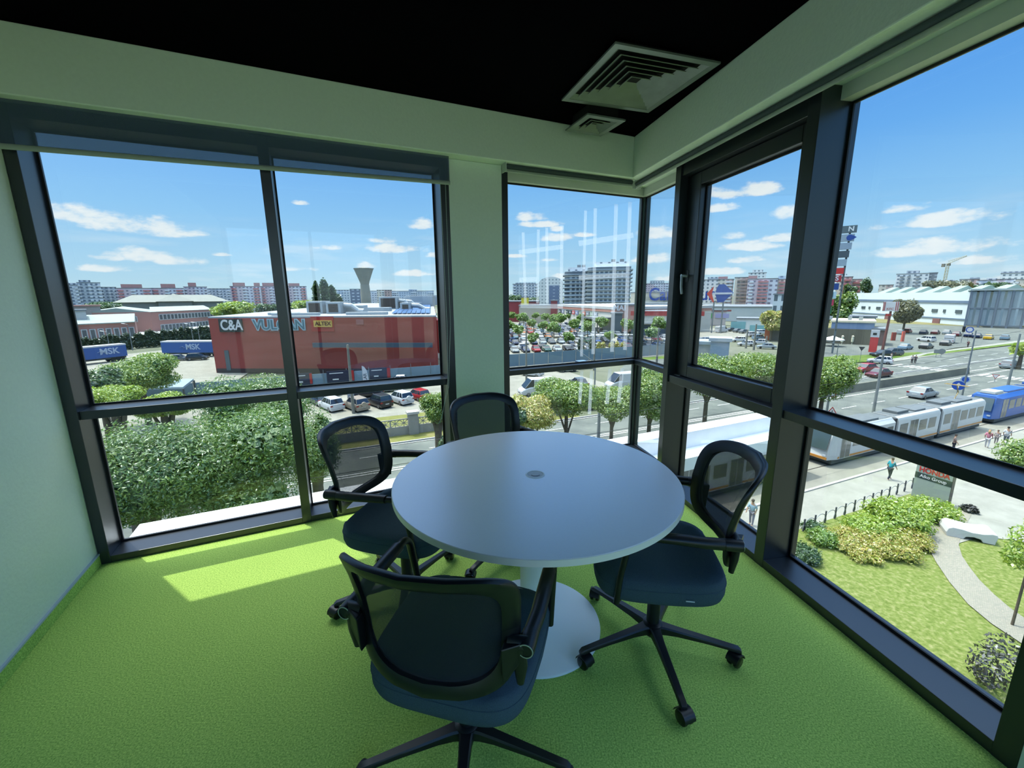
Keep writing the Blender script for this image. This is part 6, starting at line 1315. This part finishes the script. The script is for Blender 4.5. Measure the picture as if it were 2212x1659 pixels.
# long wing with shop signs
wa, wb = AT(1206, 660, 215), AT(1330, 668, 158); ml = empty('mall_wing', (wa.x, wa.y, GZ), atan2(wb.y-wa.y, wb.x-wa.x), 'long cream mall wing with a brown band and a row of small shop signs', 'building'); L_ = hypot(wb.x-wa.x, wb.y-wa.y); hw = (HZ(1206, 655, wa)+HZ(1330, 666, wb))/2-GZ
MB().box(0, 0, 0, L_, 40, hw*.80).build('walls', M_m1, ml); MB().box(-.2, -.3, hw*.80, L_+.2, 40, hw*.90).build('brown_band', M_m2, ml); MB().box(-.3, -.4, hw*.90, L_+.3, 40, hw).build('parapet', M_can, ml)
SC = [(60, 66, 70), (150, 156, 170), (56, 74, 70), (60, 80, 80), (206, 110, 110), (140, 150, 180), (130, 138, 120), (206, 120, 104), (130, 140, 150), (150, 170, 150), (170, 180, 190)]
for i, cc in enumerate(SC):
    x = L_*(.03+.065*i+(.03 if i > 1 else 0)); s_ = MB().box(x, -.35, hw*.58, x+L_*.048, 0.0, hw*.74).build('shop_sign', mat('shop_sign_%d' % i, cc, .6), ml); MB().box(x+L_*.008, -.38, hw*.64, x+L_*.04, -.35, hw*.68).build('sign_line', M_lw, s_)
m = MB()
for k in range(4): m.tube([(L_*.86+k*2.2, -5, 0), (L_*.86+k*2.2, -5, hw*.55)], .25, 6)
m.box(L_*.8, -7, hw*.55, L_, 0, hw*.62); m.build('portico', mat('portico_grey', (110, 116, 118), .7), ml)
e0 = AT(1330, 700, 160); block('pinkish corner block of the mall with white lettering', 1331, 1388, 660, 156, mat('mall_pink', (196, 152, 138), .8), 20, 'mall_corner'); o = [x for x in COL.objects if x.name.startswith('mall_corner')][0]
text('lettering', 'MAI', M_lw, (-3.2, -.3, HZ(1345, 665, e0)-GZ), (1, 0, 0), (0, 0, 1), 2.6, o, .1, bold=.08)
block('dark glazed entrance under the mall corner block', 1322, 1346, 678, 152, mat('dark_glazing', (72, 88, 98), .3), 6, 'glass_entrance')
block('long mall wing with a red band right of the glazed corner', 1380, 1470, 676, 150, M_m1, 30, 'mall_wing'); _o = [x for x in COL.objects if x.name.startswith('mall_wing') and x.get('label', '').endswith('glazed corner')][0]; _h = AT(1425, 676, 150).z-GZ
MB().box(-9, -.3, _h-.9, 14, 0, _h+.6).build('red_fascia', mat('fascia_red', (176, 72, 66), .7), _o); MB().box(-9, -1.6, _h-3.6, 9, 0, _h-3.0).build('canopy', M_can, _o); MB().box(-8.6, -.2, .4, 9, 0, _h-4).build('dark_glazing', mat('dark_glazing', (72, 88, 98), .3), _o)
block('car deck and roof of the right mall wing', 1380, 1474, 656, 190, mat('deck_grey', (164, 176, 186), .8), 20, 'car_deck'); block('beige billboard wall with a round cafe-like logo', 1362, 1452, 633, 200, mat('billboard_cream', (204, 196, 172), .8), 2, 'billboard')
o = [x for x in COL.objects if x.name.startswith('billboard')][0]; zz = AT(1425, 640, 200).z-GZ
text('lettering', 'Carrefour', mat('carrefour_blue', (40, 74, 150), .5), (12.2, -.5, zz+.6), (1, 0, 0), (0, 0, 1), 7.6, o, .15, bold=.12, wide=.86)
# supermarket arrow emblem on the roof
c = AT(1554, 634, 172); em = empty('arrow_emblem', (c.x, c.y, GZ), atan2(c.y, c.x)-pi/2, 'large roof emblem of a red arrow and a blue arrow with a white gap', 'sign'); zz = c.z-GZ; k = 172/905.
def ep(pts): return [(x*k*1.0, z*k+zz) for x, z in pts]
def ext(pts, nm, m): P = ep(pts); mm = MB(); mm.rings([[(x, 0, z) for x, z in P], [(x, .5, z) for x, z in P]]); mm.build(nm, m, em)
ext([(-22, 0), (-10, 14), (-13, 0), (-8, -15), (-10, -17)], 'red_arrow', mat('arrow_red', (216, 84, 60), .5)); ext([(-2, 17), (8, 17), (24, 1), (8, -16), (-2, -17), (-6, -4), (-6, 8)], 'blue_arrow', mat('carrefour_blue', (40, 74, 150), .5)); 
MB().box(-12*k, -.15, zz-.3, 22*k, 0.0, zz+.35).build('white_gap', M_lw, em); MB().tube([(-8*k, .3, 0), (-8*k, .3, zz-14*k)], .3, 6).tube([(8*k, .3, 0), (8*k, .3, zz-14*k)], .3, 6).build('mast', M_pole, em)
block('long pale mall wing behind the pavilion in the sash', 1506, 1712, 664, 250, mat('mall_grey', (190, 196, 194), .8, var=.04, scale=.3), 50, 'mall_wing'); block('lilac-beige shop front with a brown band in the sash', 1500, 1572, 671, 214, mat('mall_lilac', (196, 184, 180), .8), 4, 'shop_front'); o = [x for x in COL.objects if x.name.startswith('shop_front')][0]
zz = AT(1540, 682, 214).z-GZ; k_ = 214/905*1.03; g_ = MB().box(-20*k_, -.3, zz-4.5*k_, 5*k_, 0.0, zz+4.5*k_).build('green_sign', mat('sign_green', (60, 170, 70), .5), o); MB().box(-14*k_, -.4, zz-2.3*k_, -1*k_, -.3, zz+2.3*k_).build('white_oval', M_lw, g_, bevel=.2); MB().box(10*k_, -.3, zz-4*k_, 33*k_, 0.0, zz+4*k_).build('lilac_sign', mat('sign_lilac', (160, 156, 196), .6), o)
MB().box(-36*k_, -.25, zz+8*k_, 36*k_, 0, zz+11*k_).build('brown_band', M_mr, o)
block('white flat-roofed pavilion with green glass in the sash', 1597, 1650, 690, D_(1620, 716), mat('pavilion_white', (216, 222, 216), .7), 10, 'pavilion'); o = [x for x in COL.objects if x.name.startswith('pavilion')][0]; MB().box(-6, -.2, 0, -1, 0.0, 3.6).box(.5, -.2, 0, 7, 0.0, 2.4).build('glass_front', mat('green_glazing', (120, 176, 180), .2), o)
block('white office cube with tall windows beside the mullion', 1671, 1698, 637, 210, facade('facade_cube', (214, 222, 222), (84, 100, 110), 2.6, 5, .5, .62), 12, 'office_cube')
block('orange and black fast-food front beside the wide mullion', 1661, 1672, 695, D_(1668, 735), mat('panel_orange', (206, 96, 50), .6), 6, 'orange_panel'); block('black shop box with a white sign beside the wide mullion', 1672, 1702, 689, D_(1680, 736), mat('panel_black', (56, 64, 66), .6), 8, 'black_shop'); o = [x for x in COL.objects if x.name.startswith('black_shop')][0]; MB().box(-1.4, -.2, 6.0, 1.2, 0, 8.2).build('white_sign', M_lw, o)
# sign pylon
b_ = G(1800, 764); b_ = V((b_.x, b_.y, 0)); dP = hypot(b_.x, b_.y); py_ = empty('sign_pylon', (b_.x, b_.y, GZ), atan2(b_.y, b_.x)-pi/2, 'tall pylon of stacked shop signs half hidden by the wide mullion', 'sign')
panels = [(490, 505, (92, 108, 114), 'N', (226, 230, 232)), (508, 523, (150, 166, 178), '', None), (526, 540, (146, 162, 178), '', None), (543, 557, (72, 86, 94), '', None), (561, 575, (146, 166, 180), '', None), (579, 592, (196, 50, 48), '', None), (595, 609, (168, 52, 60), 'S', (216, 220, 226)), (612, 626, (34, 70, 138), '', None), (630, 645, (176, 200, 214), 'NN', (40, 120, 140)), (647, 660, (186, 56, 84), '', None), (663, 678, (24, 126, 64), 'X', (190, 226, 190)), (681, 694, (166, 180, 196), '', None), (697, 711, (40, 46, 50), '', None), (713, 726, (160, 160, 180), '', None), (728, 742, (216, 224, 230), 'IKI', (36, 80, 140))]
kx = dP/905*.86
for i, (y0, y1, cc, tx, tc_) in enumerate(panels):
    z0, z1 = HZ(1806, y1, b_)-GZ, HZ(1806, y0, b_)-GZ; s_ = MB().box(-42*kx, -.2, z0, 8*kx-i*.25, .6, z1).build('sign_panel', mat('pylon_panel_%d' % i, cc, .5), py_)
    MB().box(-30*kx, 0, z0-.35, -29*kx, .4, z0).box(-2*kx, 0, z0-.35, -1*kx, .4, z0).build('panel_link', M_chrome, s_)
    if tx: text('lettering', tx, mat('pylon_text_%d' % i, tc_, .5), (4*kx-i*.25, -.24, (z0+z1)/2), (1, 0, 0), (0, 0, 1), (z1-z0)*.95, s_, .02, 'RIGHT', bold=.03)
    if i == 1: MB().lathe([(.001, -.26), (.62, -.26), (.62, -.2), (.001, -.2)], 20, (-1*kx, 0, (z0+z1)/2), 1).add([(-1*kx+.5, -.26, (z0+z1)/2+.5), (-1*kx+1.2, -.26, (z0+z1)/2), (-1*kx+.5, -.26, (z0+z1)/2-.5)], [(0, 1, 2)]).build('arrow_mark', mat('carrefour_blue', (40, 74, 150), .5), s_)
MB().tube([(-30*kx, .3, 0), (-30*kx, .3, HZ(1806, 492, b_)-GZ)], .3, 8).tube([(-2*kx, .3, 0), (-2*kx, .3, HZ(1806, 492, b_)-GZ)], .2, 8).build('mast', M_pole, py_)
# restaurants right of the pylon
block('low restaurant with a slate-blue fascia and dark glazing', 1804, 1898, 697, 150, mat('fascia_slate', (128, 148, 176), .6), 14, 'restaurant', roofm=mat('roof_sand', (214, 206, 176), .8)); o = [x for x in COL.objects if x.name.startswith('restaurant')][0]; hR = AT(1850, 697, 150).z-GZ
MB().box(-7.4, -.4, 0, 5.4, 0.0, hR*.70).build('glazing', mat('brown_glazing', (104, 100, 84), .4), o); MB().box(-9.2, -.5, 0, -7.7, 0.0, hR*.98).build('orange_pier', mat('panel_orange', (206, 96, 50), .6), o); MB().box(-7.5, -.9, hR*.34, -6.5, -.45, hR*.94).build('hanging_sign', mat('sign_pale', (190, 214, 236), .5), o)
for x in (-5.6, -1.2, 1.2): MB().box(x, 3, hR+.5, x+.9, 4.2, hR+1.5).build('roof_vent', mat('galvanised_duct', (196, 204, 206), .5), o)
block('grey-green back building behind the restaurant', 1843, 1900, 686, 168, mat('back_green', (150, 172, 162), .8), 8, 'service_building'); block('brown low annexe right of the restaurant', 1898, 1925, 714, 150, mat('annexe_brown', (112, 88, 84), .8), 8, 'annexe')
def parasol(lab, px, py, yt, r):
    b_ = G(px, py); h = HZ(px, yt, b_)-GZ; o = empty('parasol', (b_.x, b_.y, GZ), 0, lab, 'parasol'); MB().tube([(0, 0, 0), (0, 0, h)], .06, 8).build('pole', M_pole, o); MB().lathe([(r, h-1.0), (r, h-.85), (.05, h+.1)], 8).build('canopy', mat('parasol_white', (236, 236, 230), .8), o)
parasol('white parasol on the restaurant terrace left of the two closed ones', 1797, 748, 726, 2.6); parasol('large white parasol behind the red pylon', 1884, 741, 724, 2.6); parasol('flat white parasol left of the red pylon', 1868, 744, 734, 1.8)
for i, px in enumerate((1818, 1840)):
    b_ = G(px, 744); h = HZ(px, 724, b_)-GZ; o = empty('closed_parasol', (b_.x, b_.y, GZ), 0, ['left', 'right'][i]+' one of two closed cream parasols on the terrace', 'parasol'); MB().lathe([(.08, 0), (.08, h*.25), (.28, h*.28), (.30, h*.7), (.12, h*.85), (.35, h*.87), (.02, h)], 10).build('folded_canopy', mat('parasol_cream', (216, 214, 186), .8), o)
b_ = G(1884, 761); h = HZ(1889, 713, b_)-GZ; o = empty('red_totem', (b_.x, b_.y, GZ), atan2(b_.y, b_.x)-pi/2, 'red totem sign with a white head beside the restaurant road', 'sign'); MB().box(-.75, 0, 0, .75, .5, h*.68).build('red_body', mat('totem_red', (206, 52, 56), .5), o); MB().box(-.8, -.02, h*.68, .8, .52, h).build('white_head', M_lw, o); MB().box(-.4, -.06, h*.78, .3, -.02, h*.88).build('mark', M_chrome, o)
for i, (px, yb, yt) in enumerate(((1930, 736, 718), (1950, 738, 716))):
    b_ = G(px, yb); h = HZ(px, yt, b_)-GZ; o = empty('drive_post', (b_.x, b_.y, GZ), 0, ['dark red menu board on the forecourt', 'light red slim post on the forecourt'][i], 'sign'); MB().box(-.55+.2*i, 0, 0, .55-.2*i, .4, h).build('board', mat('post_red_%d' % i, ((150, 60, 50), (206, 96, 80))[i], .6), o)
b_ = G(1905, 762); h0 = HZ(1909, 672, b_)-GZ; h1 = HZ(1909, 652, b_)-GZ; o = empty('fast_food_sign', (b_.x, b_.y, GZ), atan2(b_.y, b_.x)-pi/2, 'tall brown-red mast with a red and white striped sign box', 'sign'); MB().tube([(0, 0, 0), (.3, 0, h0)], [.3, .22], 8).build('mast', mat('mast_brown', (116, 66, 62), .6), o); MB().box(-1.2, -.5, h0, 1.6, .5, h1).build('sign_box', M_lw, o)
for x in (-1.2, -.95, 1.0, 1.32): MB().box(x, -.54, h0+.1, x+.14, -.5, h1).build('red_stripe', M_sr, o)
text('lettering', 'KFC', M_sr, (.12, -.55, h0+.5), (1, 0, 0), (0, 0, 1), .7, o, .01); MB().lathe([(.3, h0-1.1), (.55, h0-1.1), (.55, h0-.6), (.3, h0-.6)], 10).build('collar', M_sr, o)
# warehouse with saw-tooth roofs and the bare frame beyond
wl, wr_ = AT(1842, 650, 330), AT(2098, 650, 262); wh = empty('warehouse', (wl.x, wl.y, GZ), atan2(wr_.y-wl.y, wr_.x-wl.x), 'long white warehouse with a row of small saw-tooth roofs', 'building'); L_ = hypot(wr_.x-wl.x, wr_.y-wl.y); hw = (HZ(1842, 633, wl)+HZ(2098, 631, wr_))/2-GZ; M_wh = mat('warehouse_white', (214, 224, 224), .7, var=.02, scale=.2)
MB().box(0, 0, 0, L_, 50, hw).build('walls', M_wh, wh); MB().box(0, -.3, hw*.66, L_, 0.0, hw*.74).build('window_band', mat('band_grey_blue', (104, 124, 146), .5), wh); MB().box(0, -.3, hw*.16, L_, 0.0, hw*.2).build('lower_band', mat('band_grey_blue', (104, 124, 146), .5), wh)
for i in range(12): x = L_*(.04+.08*i); MB().box(x, -.3, hw*.36, x+(3.2 if i % 2 else 1.2), 0.0, hw*.46).build('window', M_win, wh)
for i in range(3): x = L_*(.38+.2*i); MB().box(x, -.32, 0, x+4, 0.0, hw*.16).build('door', mat('door_rust', (126, 84, 80), .7), wh)
for i in range(7):
    x = L_*(.2+.135*i); m = MB(); m.add([(x, 3, hw), (x+L_*.075, 3, hw), (x+L_*.10, 12, hw), (x+L_*.02, 12, hw), (x+L_*.035, 8, hw+2.8), (x+L_*.092, 8, hw+2.8)], [(0, 1, 5, 4), (1, 2, 5), (2, 3, 4, 5), (3, 0, 4)]); m.build('saw_tooth_roof', mat('sawtooth_green', (140, 160, 150), .6), wh)
gl_, gr_ = AT(2093, 660, 250), AT(2216, 660, 251); gf = empty('grey_frame_hall', (gl_.x, gl_.y, GZ), atan2(gr_.y-gl_.y, gr_.x-gl_.x), 'unfinished grey concrete frame hall with two storeys of panels', 'building'); L_ = hypot(gr_.x-gl_.x, gr_.y-gl_.y); hw = HZ(2093, 628, gl_)-GZ; M_gr = mat('panel_grey', (142, 156, 162), .8, var=.06, scale=.2); M_fr = mat('frame_grey', (108, 120, 132), .8)
for i in range(8):
    for j in range(2): x = L_*i/8; z = 1+j*(hw-1)*.5; MB().box(x+.35, 0, z+.2, x+L_/8-.35, .4, z+(hw-1)*.5-.3).build('wall_panel', M_gr, gf)
for i in range(5): x = L_*i/4; MB().box(x-.3, -.25, 0, x+.3, 0.6, hw).build('column', M_fr, gf)
for z in (1, 1+(hw-1)*.5): MB().box(0, -.2, z-.3, L_, .5, z+.1).build('beam', M_fr, gf)
MB().box(-.4, -.5, hw, L_+.4, 30, hw+.7).build('roof_beam', mat('roof_beam_pale', (166, 178, 176), .8), gf)
# rubble and boats of sheet metal on the waste ground
g = random.Random(9); nm = ['pale concrete slab pile', 'rust-brown scrap heap', 'white tarpaulin heap', 'heap of broken beams', 'green container']
for i in range(14):
    px = 1990+i*16; pyy = 690-((i*5) % 12); b_ = G(px, pyy); k = i % 5; cc = [(206, 204, 190), (150, 104, 84), (232, 232, 226), (130, 122, 108), (90, 140, 120)][k]; m = MB()
    for q in range(7): x, y = g.uniform(-3, 3), g.uniform(-2, 2); m.box(x, y, 0, x+g.uniform(1, 4), y+g.uniform(.5, 2), g.uniform(.3, 1.5), Matrix.Rotation(g.uniform(-.3, .3), 4, 'Z'))
    o = m.build('debris_heap', mat('debris_%d' % k, cc, .9)); o.location = (b_.x, b_.y, GZ); tag(o, f'{nm[k]} on the waste ground, {onum(i+1)} heap from the left', 'heap', 'heaps on the waste ground')
b_ = G(2150, 735)
import OpenImageIO as oiio, sys, numpy as np
im=oiio.ImageBuf('/workdir/render_main.png').get_pixels(oiio.FLOAT); h,w=im.shape[:2]
pts=dict(bulkA=(400,180),bulkB=(1800,150),bulkB2=(1450,280),leftwall=(60,900),leftwall2=(60,500),column=(1030,600),carpet=(300,1500),carpet2=(1700,1500),sunpatch=(500,1210),tableC=(1150,1120),tableFar=(1150,950),railtop=(400,1140),railB=(1900,1400),frame=(1770,600),seat=(1400,1250),sky1=(300,400),sky2=(2000,300),sky3=(300,570),lawn=(1850,1280),road=(1850,950),pavement=(1820,1080),chairback=(950,1400),base=(1240,1400),parapet=(400,1120),treeL=(400,1000))
for k,(x,y) in pts.items():
    X,Y=int(x/2212*w),int(y/1659*h); a=im[max(0,Y-3):Y+4,max(0,X-3):X+4,:3].mean((0,1)); print(k,(x,y),np.round(a*255).astype(int))
